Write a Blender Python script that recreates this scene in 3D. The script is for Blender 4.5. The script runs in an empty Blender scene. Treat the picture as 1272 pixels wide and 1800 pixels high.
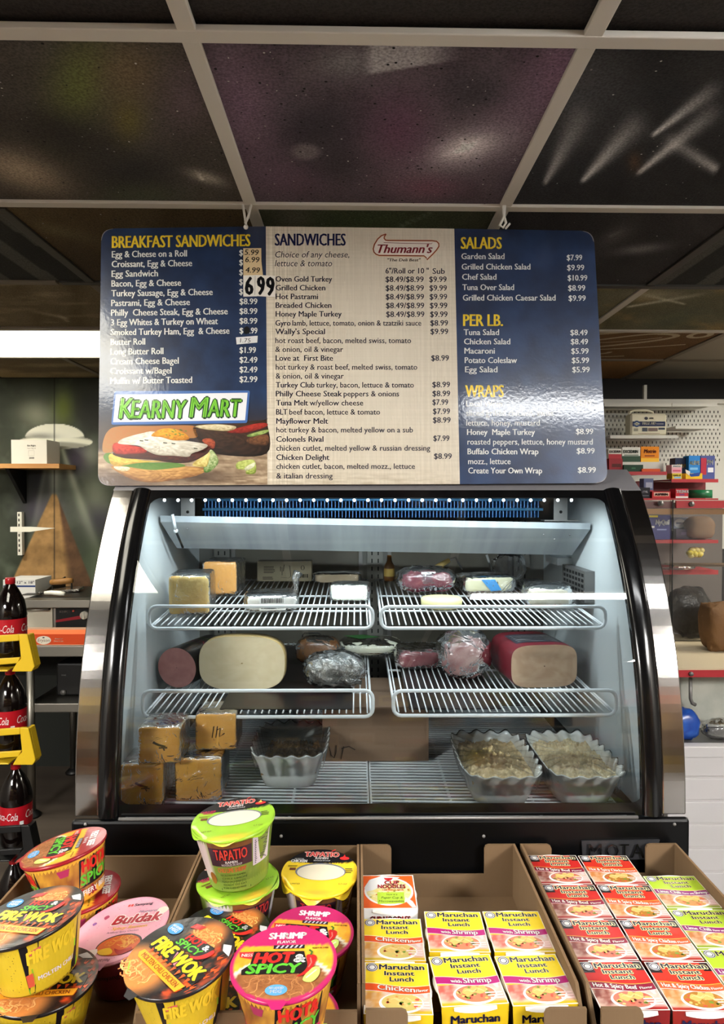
import bpy, math, random
import numpy as np
from mathutils import Vector, Matrix
random.seed(7)
RNG = np.random.default_rng(7)
SC = bpy.context.scene
COL = SC.collection
H = 1.62                       # eye height of the photographer
CEIL = 2.32
F = 1210.0                     # focal length in pixels of the 1272x1800 frame
YAW, PITCH = math.radians(0.474), math.radians(1.28)

# ---------------------------------------------------------------- camera
cam_d = bpy.data.cameras.new('camera')
cam = bpy.data.objects.new('camera', cam_d)
COL.objects.link(cam)
cam.location = (0, 0, H)
cam.rotation_euler = (math.pi/2 - PITCH, 0, -YAW)
cam_d.sensor_fit = 'HORIZONTAL'
cam_d.sensor_width = 36.0
cam_d.lens = 36.0*F/1272.0
cam_d.clip_start = 0.02
SC.camera = cam
SC.view_settings.view_transform = 'Standard'
SC.view_settings.look = 'None'
SC.view_settings.gamma = 1.0
SC.view_settings.use_curve_mapping = False
SC.view_settings.exposure = 0.0
SC.cycles.use_denoising = True
SC.cycles.max_bounces = 10
SC.cycles.transparent_max_bounces = 24
SC.cycles.sample_clamp_indirect = 4.0
world = bpy.data.worlds.new('world'); SC.world = world
world.use_nodes = True
world.node_tree.nodes['Background'].inputs[0].default_value = (0.02, 0.02, 0.02, 1)
world.node_tree.nodes['Background'].inputs[1].default_value = 0.3

# lamps of the store and the added rear fill: colour and radiance
WARM = (1.0, 0.95, 0.80)
COOL = (0.86, 0.95, 1.0)
P_TROFFER, P_TUBE, P_FILL, P_LED = 15., 42.0, 92., 4.3

# ---------------------------------------------------------------- numbers and pixels
R_CAM = np.array(cam.rotation_euler.to_matrix())
def ray(px, py):
    return R_CAM @ np.array([(px-636.0)/F, -(py-900.0)/F, -1.0])
def at(px, py, Y):
    d = ray(px, py); t = Y/d[1]
    return Vector((d[0]*t, Y, H + d[2]*t))
def at_z(px, py, z):
    d = ray(px, py); t = (z-H)/d[2]
    return Vector((d[0]*t, d[1]*t, z))
def pix(P):
    q = (np.asarray(P, float) - np.array([0, 0, H])) @ R_CAM
    return np.stack([636.0 + F*q[..., 0]/-q[..., 2], 900.0 - F*q[..., 1]/-q[..., 2]], -1)
def lin(c):
    c = np.asarray(c, float)/255.0
    return np.where(c <= 0.04045, c/12.92, ((c+0.055)/1.055)**2.4)
def sstep(a, b, x):
    t = np.clip((x-a)/(b-a), 0, 1)
    return t*t*(3-2*t)
def mixc(a, b, t):
    t = np.asarray(t)[..., None]
    return np.asarray(a, float)*(1-t) + np.asarray(b, float)*t
_perm = RNG.random((256, 256))
def vnoise(x, y):
    x = np.asarray(x, float); y = np.asarray(y, float)
    xi = np.floor(x).astype(int); yi = np.floor(y).astype(int)
    fx = x-xi; fy = y-yi
    fx = fx*fx*(3-2*fx); fy = fy*fy*(3-2*fy)
    a = _perm[xi % 256, yi % 256]; b = _perm[(xi+1) % 256, yi % 256]
    c = _perm[xi % 256, (yi+1) % 256]; d = _perm[(xi+1) % 256, (yi+1) % 256]
    return (a*(1-fx)+b*fx)*(1-fy) + (c*(1-fx)+d*fx)*fy
def fbm(x, y, o=4):
    s = 0; a = 0.5; t = 0
    for i in range(o):
        s = s + a*vnoise(x*2**i+17*i, y*2**i+5*i); t += a; a *= 0.55
    return s/t

# ---------------------------------------------------------------- materials (all node based)
def nt_new(name):
    m = bpy.data.materials.new(name); m.use_nodes = True
    nt = m.node_tree; nt.nodes.clear()
    out = nt.nodes.new('ShaderNodeOutputMaterial')
    return m, nt, out
def mat(name, rgb=(200, 200, 200), rough=.5, metal=0, coat=0, spec=.5, bump=None, var=None, vcol=False,
        sheen=0, trans=0, ior=1.45, sss=0, coat_rough=.05, stretch=(1, 1, 1), aniso=0):
    m, nt, out = nt_new(name)
    b = nt.nodes.new('ShaderNodeBsdfPrincipled')
    nt.links.new(b.outputs[0], out.inputs[0])
    c = tuple(lin(rgb))+(1,)
    b.inputs['Base Color'].default_value = c
    b.inputs['Roughness'].default_value = rough
    b.inputs['Metallic'].default_value = metal
    b.inputs['Coat Weight'].default_value = coat
    b.inputs['Coat Roughness'].default_value = coat_rough
    b.inputs['Specular IOR Level'].default_value = spec
    b.inputs['Transmission Weight'].default_value = trans
    b.inputs['IOR'].default_value = ior
    b.inputs['Anisotropic'].default_value = aniso
    if sss:
        b.inputs['Subsurface Weight'].default_value = sss
        b.inputs['Subsurface Radius'].default_value = (.02, .012, .006)
    src = None
    if vcol:
        a = nt.nodes.new('ShaderNodeAttribute'); a.attribute_name = 'Col'
        src = a.outputs['Color']
    if var or bump:
        tc = nt.nodes.new('ShaderNodeTexCoord'); mp = nt.nodes.new('ShaderNodeMapping')
        mp.inputs['Scale'].default_value = stretch
        nt.links.new(tc.outputs['Object'], mp.inputs[0])
    if var:                                   # (scale, rgb2, contrast)
        n = nt.nodes.new('ShaderNodeTexNoise'); n.inputs['Scale'].default_value = var[0]
        n.inputs['Detail'].default_value = 5
        nt.links.new(mp.outputs[0], n.inputs['Vector'])
        r = nt.nodes.new('ShaderNodeValToRGB')
        r.color_ramp.elements[0].position = .5-.5/var[2]; r.color_ramp.elements[1].position = .5+.5/var[2]
        nt.links.new(n.outputs[0], r.inputs[0])
        if src is None:
            r.color_ramp.elements[0].color = c
            r.color_ramp.elements[1].color = tuple(lin(var[1]))+(1,)
            src = r.outputs[0]
        else:
            r.color_ramp.elements[0].color = (1, 1, 1, 1)
            r.color_ramp.elements[1].color = tuple(lin(var[1]))+(1,)
            mx = nt.nodes.new('ShaderNodeMix'); mx.data_type = 'RGBA'; mx.blend_type = 'MULTIPLY'
            mx.inputs[0].default_value = 1
            nt.links.new(src, mx.inputs[6]); nt.links.new(r.outputs[0], mx.inputs[7])
            src = mx.outputs[2]
    if src is not None:
        nt.links.new(src, b.inputs['Base Color'])
    if bump:                                  # (scale, strength, distance)
        n = nt.nodes.new('ShaderNodeTexNoise'); n.inputs['Scale'].default_value = bump[0]
        n.inputs['Detail'].default_value = 4
        nt.links.new(mp.outputs[0], n.inputs['Vector'])
        bp = nt.nodes.new('ShaderNodeBump'); bp.inputs['Strength'].default_value = bump[1]
        bp.inputs['Distance'].default_value = bump[2] if len(bump) > 2 else .002
        nt.links.new(n.outputs[0], bp.inputs['Height']); nt.links.new(bp.outputs[0], b.inputs['Normal'])
        if coat: nt.links.new(bp.outputs[0], b.inputs['Coat Normal'])
    return m
def emit(name, rgb, s):
    m, nt, out = nt_new(name)
    e = nt.nodes.new('ShaderNodeEmission'); e.inputs[0].default_value = tuple(rgb)+(1,); e.inputs[1].default_value = s
    nt.links.new(e.outputs[0], out.inputs[0]); return m
def clear(name, tint=(1, 1, 1), ior=1.45, rough=0.0, bump=None, haze=0.0, boost=1.0, hazecol=(.8, .8, .8)):
    """clear sheet: what is behind shows through, fresnel reflection on top, optional whitish haze"""
    m, nt, out = nt_new(name)
    tr = nt.nodes.new('ShaderNodeBsdfTransparent'); tr.inputs[0].default_value = tuple(tint)+(1,)
    gl = nt.nodes.new('ShaderNodeBsdfGlossy'); gl.inputs['Roughness'].default_value = rough
    fr = nt.nodes.new('ShaderNodeFresnel'); fr.inputs[0].default_value = ior
    mx = nt.nodes.new('ShaderNodeMixShader')
    ml = nt.nodes.new('ShaderNodeMath'); ml.operation = 'MULTIPLY'; ml.use_clamp = True; ml.inputs[1].default_value = boost
    nt.links.new(fr.outputs[0], ml.inputs[0]); nt.links.new(ml.outputs[0], mx.inputs[0])
    base = tr.outputs[0]
    if haze:
        df = nt.nodes.new('ShaderNodeBsdfDiffuse'); df.inputs[0].default_value = tuple(hazecol)+(1,)
        m2 = nt.nodes.new('ShaderNodeMixShader'); m2.inputs[0].default_value = haze
        nt.links.new(tr.outputs[0], m2.inputs[1]); nt.links.new(df.outputs[0], m2.inputs[2]); base = m2.outputs[0]
    nt.links.new(base, mx.inputs[1]); nt.links.new(gl.outputs[0], mx.inputs[2])
    if bump:
        tc = nt.nodes.new('ShaderNodeTexCoord')
        n = nt.nodes.new('ShaderNodeTexNoise'); n.inputs['Scale'].default_value = bump[0]; n.inputs['Detail'].default_value = 3
        n.inputs['Distortion'].default_value = 1.5
        nt.links.new(tc.outputs['Object'], n.inputs['Vector'])
        bp = nt.nodes.new('ShaderNodeBump'); bp.inputs['Strength'].default_value = bump[1]; bp.inputs['Distance'].default_value = .01
        nt.links.new(n.outputs[0], bp.inputs['Height'])
        nt.links.new(bp.outputs[0], gl.inputs['Normal']); nt.links.new(bp.outputs[0], fr.inputs['Normal'])
    nt.links.new(mx.outputs[0], out.inputs[0]); return m

M = {}
M['paint'] = mat('printed_colours', rough=.55, vcol=True, spec=.3)
M['gloss'] = mat('printed_gloss_film', rough=.28, vcol=True, spec=.5, bump=(35, .12, .004))
M['lidfilm'] = mat('printed_lid_film', rough=.3, vcol=True, spec=.5, coat=.35, coat_rough=.18, bump=(22, .35, .004))
M['signface'] = mat('sign_laminate', rough=.33, vcol=True, spec=.5, bump=(140, .10, .002), coat=1.0, coat_rough=.10)
M['mural'] = mat('spray_paint', rough=.65, vcol=True, spec=.25, bump=(240, .2, .002))
M['tile'] = mat('painted_ceiling_tile', rough=.75, vcol=True, spec=.2, bump=(330, .5, .002), var=(210, (185, 185, 185), 3))
M['gridbar'] = mat('ceiling_bar_white', (186, 178, 166), .55, bump=(60, .15))
M['steel'] = mat('brushed_stainless', (158, 154, 150), .15, 1.0, bump=(60, .04, .002), stretch=(1, 1, .05))
M['steel2'] = mat('table_stainless', (150, 146, 138), .38, 1.0, bump=(50, .05, .002), stretch=(.1, 1, 1))
M['black'] = mat('black_gloss', (9, 9, 10), .16, spec=.5)
M['blackm'] = mat('black_satin', (10, 10, 11), .5, bump=(60, .05), spec=.3)
M['blackplastic'] = mat('black_plastic', (14, 14, 15), .4)
M['white_liner'] = mat('white_liner', (214, 220, 222), .42, bump=(15, .05))
M['wire'] = mat('white_coated_wire', (222, 226, 230), .32, coat=.2)
M['greymetal'] = mat('grey_metal', (126, 124, 122), .45, .6)
M['fascia'] = mat('grey_fascia', (122, 119, 122), .5, .2, bump=(300, .1))
M['card'] = mat('corrugated_cardboard', (116, 94, 70), .85, spec=.15, var=(9, (104, 83, 61), 2), bump=(180, .12), stretch=(1, 1, .15))
M['card_edge'] = mat('cardboard_cut_edge', (128, 102, 76), .9, spec=.1, bump=(400, .6))
M['floor'] = mat('vinyl_plank_floor', (92, 82, 72), .45, var=(3, (58, 50, 44), 2), stretch=(.25, 2.5, 1), bump=(30, .1))
M['plain_wall'] = mat('painted_wall', (130, 126, 120), .7, bump=(120, .1))
M['plain_ceiling'] = mat('white_ceiling_board', (150, 144, 132), .8, bump=(150, .2))
M['darkwall'] = mat('black_painted_wall', (18, 18, 19), .6, bump=(80, .1))
M['glass'] = clear('case_glass', (.96, .985, .985), 1.5, 0.0, boost=1.0)
M['acrylic'] = clear('acrylic_guard', (.96, .96, .95), 1.45, .03, haze=.02)
M['cling'] = clear('cling_film', (.98, .98, .98), 1.4, .16, bump=(26, 1.0), haze=.02, boost=1.2)
M['bag'] = clear('clear_plastic_bag', (.95, .95, .96), 1.45, .12, bump=(18, 1.0), haze=.04, boost=1.5)
M['bowlfilm'] = clear('bowl_film', (.98, .98, .98), 1.4, .1, bump=(9, .7), haze=.03, boost=1.2)

# ---------------------------------------------------------------- mesh collecting
_fc = {}
_curve = bpy.data.curves.new('lettering_source', 'FONT')
_curve_o = bpy.data.objects.new('lettering_source', _curve)
_curve.resolution_u = 2
def glyphs(s, bold=0.0, ital=0.0):
    """flat letters, capital height 1, starting at x = 0 on the baseline"""
    k = (s, bold, ital)
    if k not in _fc:
        _curve.body = s; _curve.offset = bold; _curve.shear = ital
        me = _curve_o.to_mesh()
        v = np.array([p.co[:2] for p in me.vertices]).reshape(-1, 2)
        f = [tuple(p.vertices) for p in me.polygons]
        _curve_o.to_mesh_clear()
        v = v/0.69
        if len(v): v[:, 0] -= v[:, 0].min()
        _fc[k] = (v, f, float(v[:, 0].max()) if len(v) else 0.)
    return _fc[k]

class MB:
    """collects shapes; build() links them as ONE mesh object"""
    def __init__(s): s.V = []; s.F = []; s.C = []; s.MI = []; s.SM = []; s.n = 0
    def add(s, v, f, col=(255, 255, 255), mi=0, smooth=False):
        v = np.asarray(v, float).reshape(-1, 3)
        c = np.asarray(col, float)
        if c.ndim == 1: c = np.tile(c[:3], (len(v), 1))
        s.V.append(v); s.C.append(lin(c))
        s.F.extend([tuple(i+s.n for i in p) for p in f])
        s.MI.extend([mi]*len(f)); s.SM.extend([smooth]*len(f)); s.n += len(v)
        return s
    def box(s, lo, hi, col=(255, 255, 255), mi=0, R=None, bev=0):
        lo = np.array(lo, float); hi = np.array(hi, float)
        if bev:
            return s._bbox(lo, hi, bev, col, mi, R)
        v = np.array([[x, y, z] for x in (lo[0], hi[0]) for y in (lo[1], hi[1]) for z in (lo[2], hi[2])])
        if R is not None: c = (lo+hi)/2; v = (v-c) @ np.array(R).T + c
        f = [(0, 1, 3, 2), (4, 6, 7, 5), (0, 4, 5, 1), (2, 3, 7, 6), (0, 2, 6, 4), (1, 5, 7, 3)]
        return s.add(v, f, col, mi)
    def _bbox(s, lo, hi, b, col, mi, R):
        """box with chamfered and rounded edges"""
        c = (lo+hi)/2; h = (hi-lo)/2; b = min(b, h.min()*.98)
        pts = []; idx = {}
        sg = [(x, y, z) for x in (-1, 1) for y in (-1, 1) for z in (-1, 1)]
        for q in sg:
            for a in range(3):
                p = np.array([q[i]*(h[i]-(0 if i == a else b)) for i in range(3)])
                idx[(q, a)] = len(pts); pts.append(p)
        f = []
        for a in range(3):
            o = [i for i in range(3) if i != a]
            for sn in (-1, 1):
                ring = []
                for u, w in ((-1, -1), (1, -1), (1, 1), (-1, 1)):
                    q = [0, 0, 0]; q[a] = sn; q[o[0]] = u; q[o[1]] = w
                    ring.append(idx[(tuple(q), a)])
                flip = (sn < 0) ^ (a == 1)
                f.append(tuple(ring[::-1] if flip else ring))
        for a in range(3):                      # the chamfers along each edge direction
            o = [i for i in range(3) if i != a]
            for u in (-1, 1):
                for w in (-1, 1):
                    q0 = [0, 0, 0]; q0[o[0]] = u; q0[o[1]] = w
                    qa = list(q0); qa[a] = -1; qb = list(q0); qb[a] = 1
                    f.append((idx[(tuple(qa), o[0])], idx[(tuple(qb), o[0])], idx[(tuple(qb), o[1])], idx[(tuple(qa), o[1])]))
        for q in sg:
            f.append((idx[(q, 0)], idx[(q, 1)], idx[(q, 2)]))
        v = np.array(pts)
        if R is not None: v = v @ np.array(R).T
        return s.add(v+c, f, col, mi, False)
    def tube(s, pts, r, n=6, closed=False, col=(255, 255, 255), mi=0, caps=True):
        P = np.array([tuple(p) for p in pts], float); m = len(P)
        rr = np.full(m, r) if np.isscalar(r) else np.asarray(r, float)
        T = np.empty_like(P)
        for i in range(m):
            a = P[(i-1) % m] if (closed or i > 0) else P[i]
            b = P[(i+1) % m] if (closed or i < m-1) else P[i]
            d = b-a; T[i] = d/(np.linalg.norm(d)+1e-12)
        up = np.array([0, 0, 1.]) if abs(T[0][2]) < .9 else np.array([1., 0, 0])
        u = np.cross(up, T[0]); u /= np.linalg.norm(u)
        V = []
        for i in range(m):
            u = u - T[i]*np.dot(u, T[i]); u /= np.linalg.norm(u)+1e-12
            w = np.cross(T[i], u)
            for k in range(n):
                a = 2*math.pi*k/n
                V.append(P[i]+rr[i]*(math.cos(a)*u+math.sin(a)*w))
        f = []
        for i in range(m if closed else m-1):
            for k in range(n):
                j = (i+1) % m
                f.append((i*n+k, i*n+(k+1) % n, j*n+(k+1) % n, j*n+k))
        if not closed and caps:
            f.append(tuple(range(n))[::-1]); f.append(tuple((m-1)*n+k for k in range(n)))
        return s.add(V, f, col, mi, True)
    def grid(s, P, col=(255, 255, 255), mi=0, smooth=True, cu=False, cv=False):
        """P: (a, b, 3) points"""
        P = np.asarray(P, float); a, b = P.shape[:2]
        f = []
        for i in range(a if cu else a-1):
            for j in range(b if cv else b-1):
                f.append((i*b+j, ((i+1) % a)*b+j, ((i+1) % a)*b+(j+1) % b, i*b+(j+1) % b))
        c = np.asarray(col, float)
        if c.ndim == 3: c = c.reshape(-1, 3)
        return s.add(P.reshape(-1, 3), f, c, mi, smooth)
    def lathe(s, prof, n=32, c=(0, 0, 0), col=(255, 255, 255), mi=0, smooth=True, cap0=False, cap1=False):
        a = np.arange(n)*2*math.pi/n
        P = np.array([[[c[0]+r*math.cos(t), c[1]+r*math.sin(t), c[2]+z] for t in a] for r, z in prof])
        base = s.n
        s.grid(P, col, mi, smooth, cv=True)
        m = len(prof)
        if cap0: s.F.append(tuple(base+k for k in range(n))[::-1]); s.MI.append(mi); s.SM.append(False)
        if cap1: s.F.append(tuple(base+(m-1)*n+k for k in range(n))); s.MI.append(mi); s.SM.append(False)
        return s
    def prism(s, poly, d, col=(255, 255, 255), mi=0, smooth=False):
        """poly: closed 3-D outline, d: extrusion vector"""
        A = np.array([tuple(p) for p in poly], float); n = len(A); B = A+np.array(d, float)
        f = [tuple(range(n))[::-1], tuple(range(n, 2*n))]
        f += [(i, (i+1) % n, n+(i+1) % n, n+i) for i in range(n)]
        return s.add(np.vstack([A, B]), f, col, mi, smooth)
    def sphere(s, c, r, n=12, m=8, col=(255, 255, 255), mi=0):
        r = np.array(r if np.ndim(r) else (r, r, r), float)
        P = np.array([[[c[0]+r[0]*math.sin(p)*math.cos(t), c[1]+r[1]*math.sin(p)*math.sin(t), c[2]+r[2]*math.cos(p)]
                       for t in np.arange(n)*2*math.pi/n] for p in np.linspace(1e-3, math.pi-1e-3, m)])
        return s.grid(P, col, mi, True, cv=True)
    def build(s, name, mats, parent=None, bevel=None, subsurf=0):
        V = np.vstack(s.V)
        r = parent
        while r is not None and r.parent is not None: r = r.parent
        if r is not None and r.get('_w'): V = V - np.array(r.location)
        me = bpy.data.meshes.new(name)
        me.from_pydata(V.tolist(), [], s.F)
        mats = mats if isinstance(mats, (list, tuple)) else [mats]
        for m_ in mats: me.materials.append(M[m_] if isinstance(m_, str) else m_)
        me.polygons.foreach_set('material_index', s.MI)
        me.polygons.foreach_set('use_smooth', s.SM)
        at_ = me.color_attributes.new('Col', 'FLOAT_COLOR', 'POINT')
        C = np.hstack([np.vstack(s.C), np.ones((len(V), 1))]).astype(np.float32)
        at_.data.foreach_set('color', C.ravel())
        me.update()
        o = bpy.data.objects.new(name, me); COL.objects.link(o)
        if parent is not None: o.parent = parent
        if bevel:
            b = o.modifiers.new('edge', 'BEVEL'); b.width = bevel; b.segments = 2; b.limit_method = 'ANGLE'
        if subsurf:
            b = o.modifiers.new('smooth', 'SUBSURF'); b.levels = subsurf; b.render_levels = subsurf
        return o

class Art:
    """printing on a surface: f maps (n,2) print coordinates and a layer number to points"""
    def __init__(s, mb, f, mi=0): s.mb = mb; s.f = f; s.mi = mi
    def poly(s, pts, col, lay=1):
        pts = np.asarray(pts, float)
        s.mb.add(s.f(pts, lay), [tuple(range(len(pts)))], col, s.mi)
    def rect(s, x0, y0, x1, y1, col, lay=1): s.poly([(x0, y0), (x1, y0), (x1, y1), (x0, y1)], col, lay)
    def disc(s, cx, cy, rx, ry, col, lay=1, n=28, rot=0):
        t = np.arange(n)*2*math.pi/n
        x = rx*np.cos(t); y = ry*np.sin(t); c_, s_ = math.cos(rot), math.sin(rot)
        s.poly(np.stack([cx+x*c_-y*s_, cy+x*s_+y*c_], 1), col, lay)
    def ring(s, cx, cy, rx, ry, w, col, lay=1, n=28):
        t = np.arange(n)*2*math.pi/n
        o = np.stack([cx+rx*np.cos(t), cy+ry*np.sin(t)], 1); i = np.stack([cx+(rx-w)*np.cos(t), cy+(ry-w)*np.sin(t)], 1)
        f = [(k, (k+1) % n, n+(k+1) % n, n+k) for k in range(n)]
        s.mb.add(s.f(np.vstack([o, i]), lay), f, col, s.mi)
    def line(s, pts, w, col, lay=1):
        P = np.asarray(pts, float); n = len(P)
        d = np.gradient(P, axis=0) if n > 2 else np.tile(P[1]-P[0], (2, 1))
        d /= np.linalg.norm(d, axis=1)[:, None]+1e-12
        nn = np.stack([-d[:, 1], d[:, 0]], 1)*w/2
        f = [(k, k+1, n+k+1, n+k) for k in range(n-1)]
        s.mb.add(s.f(np.vstack([P+nn, P-nn]), lay), f, col, s.mi)
    def text(s, t, x0, y0, h, col, w=None, bold=0., ital=0., lay=2, slope=0., align='l', flip=1, rot=0., out=None):
        """h capital height, w total width (fitted), flip -1 when the print y axis points down;
        heavier strokes and outlines are overprinted copies a little apart"""
        v, f, W = glyphs(t, 0., ital)
        if not len(v): return
        sx = w/W if w else h
        x = v[:, 0]*sx; y = v[:, 1]*h*flip
        if align == 'c': x = x - W*sx/2
        if align == 'r': x = x - W*sx
        if rot: c_, s_ = math.cos(rot), math.sin(rot); x, y = x*c_-y*s_, x*s_+y*c_
        P = np.stack([x0+x, y0+y+slope*x], 1)
        if out:
            r = (bold+out[0])*1.5*h
            for k in range(8):
                s.mb.add(s.f(P+r*np.array([math.cos(k*math.pi/4), math.sin(k*math.pi/4)]), lay), f, out[1], s.mi)
            lay += 1
        r = bold*1.25*h
        for dx, dy in (((0, 0),) if bold < .012 else ((-r, 0), (r, 0)) if bold < .04 else ((-r, 0), (r, 0), (0, -r*.7), (0, r*.7))):
            s.mb.add(s.f(P+np.array([dx, dy]), lay), f, col, s.mi)
    def paint(s, x0, y0, x1, y1, nx, ny, fn, lay=0):
        xs = np.linspace(x0, x1, nx); ys = np.linspace(y0, y1, ny)
        X, Y = np.meshgrid(xs, ys, indexing='ij')
        P = s.f(np.stack([X.ravel(), Y.ravel()], 1), lay).reshape(nx, ny, 3)
        s.mb.grid(P, fn(X, Y), s.mi, False)

def thing(name, label, cat, loc=(0, 0, 0), rz=0., group=None, world_parts=False):
    o = bpy.data.objects.new(name, None); COL.objects.link(o)
    o.empty_display_size = .05
    o.location = loc; o.rotation_euler = (0, 0, rz)
    if world_parts: o['_w'] = 1
    return tag(o, label, cat, group)
def tag(o, label, cat, group=None):
    o['label'] = label; o['category'] = cat
    if group: o['group'] = group
    return o
def struct(o):
    o['kind'] = 'structure'; return o
def dup(o, loc, rot=(0, 0, 0), label=None, group=None):
    c = o.copy(); COL.objects.link(c); c.location = loc; c.rotation_euler = rot
    if label: c['label'] = label
    if group: c['group'] = group
    for ch in list(o.children):
        k = ch.copy(); COL.objects.link(k); k.parent = c
        for g in list(ch.children):
            q = g.copy(); COL.objects.link(q); q.parent = k
    return c
def rotm(ax=0, ay=0, az=0):
    return np.array(Matrix.Rotation(az, 3, 'Z') @ Matrix.Rotation(ay, 3, 'Y') @ Matrix.Rotation(ax, 3, 'X'))

# ================================================================ THE SETTING
GX = lambda k: -0.2526 + 0.61*k
GY = lambda j, x=0: 1.67 + 0.61*j + 0.014*x
def blob(x, y, cx, cy, rx, ry, rot=0, p=1.0):
    c, s = math.cos(rot), math.sin(rot)
    u = ((x-cx)*c+(y-cy)*s)/rx; v = (-(x-cx)*s+(y-cy)*c)/ry
    return np.exp(-(u*u+v*v)**p)
def streak(x, y, tip, end, w0, w1):
    t = np.array(tip, float); e = np.array(end, float); d = e-t; L = np.linalg.norm(d); d /= L
    a = ((x-t[0])*d[0]+(y-t[1])*d[1])/L
    b = np.abs(-(x-t[0])*d[1]+(y-t[1])*d[0])
    w = w0+(w1-w0)*np.clip(a, 0, 1)
    return np.exp(-(b/w)**2)*sstep(-.02, .06, a)*(1-.75*np.clip(a, 0, 1))*(1-sstep(.85, 1.15, a))
TG = 1.5
def lay_on(c, col, m):
    return mixc(c, col, m) if np.ndim(col) == 1 else c
def start(x, col, k=7, sc=.012, y=None):
    n = fbm(x*sc, y*sc)-.5
    return np.clip(np.asarray(col, float) + n[..., None]*k*3, 0, 255)
def tile_a(x, y):
    c = start(x, (54, 50, 46), 8, .012, y)
    for col, a in (((78, 84, 44), (140, 150, 55, 90, .3)), ((84, 72, 54), (225, 130, 55, 60, 0)), ((80, 74, 40), (225, 215, 30, 40, 0)),
                   ((36, 33, 32), (110, 235, 95, 40, .3)), ((138, 124, 106), (35, 300, 95, 32, .35)), ((76, 64, 68), (330, 170, 45, 60, 0)),
                   ((36, 35, 34), (235, 300, 70, 35, 0)), ((128, 122, 112), (362, 312, 34, 10, .3)), ((58, 62, 50), (250, 345, 80, 20, 0)),
                   ((44, 40, 42), (370, 130, 30, 40, .6))):
        c = lay_on(c, col, .85*blob(x, y, *a))
    return lay_on(c, (190, 184, 172), .8*streak(x, y, (356, 318), (343, 296), 3, 1.5))
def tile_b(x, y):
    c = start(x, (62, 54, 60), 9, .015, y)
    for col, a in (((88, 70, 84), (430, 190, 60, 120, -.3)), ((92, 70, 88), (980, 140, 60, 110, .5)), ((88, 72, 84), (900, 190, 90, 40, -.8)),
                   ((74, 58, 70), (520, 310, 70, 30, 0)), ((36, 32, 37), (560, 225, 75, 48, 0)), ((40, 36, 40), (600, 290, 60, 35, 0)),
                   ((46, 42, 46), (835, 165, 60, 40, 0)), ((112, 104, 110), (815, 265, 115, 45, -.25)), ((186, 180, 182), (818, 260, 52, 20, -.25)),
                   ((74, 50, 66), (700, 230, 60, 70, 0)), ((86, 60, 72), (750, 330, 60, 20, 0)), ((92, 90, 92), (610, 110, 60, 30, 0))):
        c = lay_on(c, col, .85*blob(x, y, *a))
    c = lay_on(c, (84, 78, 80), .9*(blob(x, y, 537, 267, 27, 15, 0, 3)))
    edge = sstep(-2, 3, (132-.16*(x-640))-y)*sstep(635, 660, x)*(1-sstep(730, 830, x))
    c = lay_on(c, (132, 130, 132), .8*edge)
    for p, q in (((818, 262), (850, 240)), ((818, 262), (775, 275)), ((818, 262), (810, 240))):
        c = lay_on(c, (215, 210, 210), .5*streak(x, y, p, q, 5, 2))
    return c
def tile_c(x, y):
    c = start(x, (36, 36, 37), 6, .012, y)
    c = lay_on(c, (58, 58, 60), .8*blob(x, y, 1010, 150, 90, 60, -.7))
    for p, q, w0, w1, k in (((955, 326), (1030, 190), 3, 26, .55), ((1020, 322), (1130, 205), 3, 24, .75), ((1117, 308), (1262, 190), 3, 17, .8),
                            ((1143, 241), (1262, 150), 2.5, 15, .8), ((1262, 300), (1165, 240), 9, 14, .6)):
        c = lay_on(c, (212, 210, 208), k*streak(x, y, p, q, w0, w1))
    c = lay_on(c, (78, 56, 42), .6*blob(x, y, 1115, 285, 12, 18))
    return c
def tile_d(x, y):
    c = start(x, (68, 58, 42), 8, .02, y)
    c = lay_on(c, (92, 84, 62), .7*blob(x, y, 110, 408, 60, 10, .25))
    return lay_on(c, (48, 40, 32), .7*blob(x, y, 140, 470, 50, 40))
def tile_e(x, y):
    c = start(x, (58, 58, 48), 9, .02, y)
    c = lay_on(c, (66, 78, 54), .8*blob(x, y, 650, 390, 150, 30)); c = lay_on(c, (88, 84, 80), .6*blob(x, y, 520, 385, 30, 20))
    return lay_on(c, (120, 124, 108), .7*streak(x, y, (700, 400), (770, 368), 2, 2))
def tile_f(x, y):
    c = start(x, (42, 41, 42), 5, .02, y)
    c = lay_on(c, (112, 110, 110), .8*blob(x, y, 1125, 438, 45, 8, -.12)); c = lay_on(c, (86, 84, 84), .6*blob(x, y, 1080, 415, 35, 14, -.5))
    return lay_on(c, (120, 118, 116), .5*streak(x, y, (1070, 416), (1095, 405), 2, 3))
def stripes(x, y):
    c = start(x, (34, 35, 35), 4, .02, y)
    t = (y-505) + .68*np.abs(x-626)-.68*500
    return lay_on(c, (84, 84, 78), .6*(np.sin(t*.11) > .35))
def tile_g(x, y):
    c = start(x, (86, 76, 58), 10, .03, y)
    n = fbm(x*.012, y*.09); c = lay_on(c, (124, 114, 92), np.clip((n-.5)*3, 0, .8))
    c = lay_on(c, (160, 152, 132), .6*streak(x, y, (120, 560), (50, 545), 2, 3))
    return lay_on(c, (160, 152, 132), .6*streak(x, y, (120, 566), (102, 552), 2, 3))
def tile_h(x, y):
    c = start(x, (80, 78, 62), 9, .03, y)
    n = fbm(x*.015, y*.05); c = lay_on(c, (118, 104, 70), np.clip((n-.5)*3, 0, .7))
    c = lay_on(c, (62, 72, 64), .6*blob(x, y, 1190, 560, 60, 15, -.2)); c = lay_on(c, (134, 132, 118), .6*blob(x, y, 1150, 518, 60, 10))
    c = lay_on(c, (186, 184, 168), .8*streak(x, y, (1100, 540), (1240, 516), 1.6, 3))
    return lay_on(c, (186, 184, 168), .7*streak(x, y, (1205, 535), (1130, 518), 1.6, 3))
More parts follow.
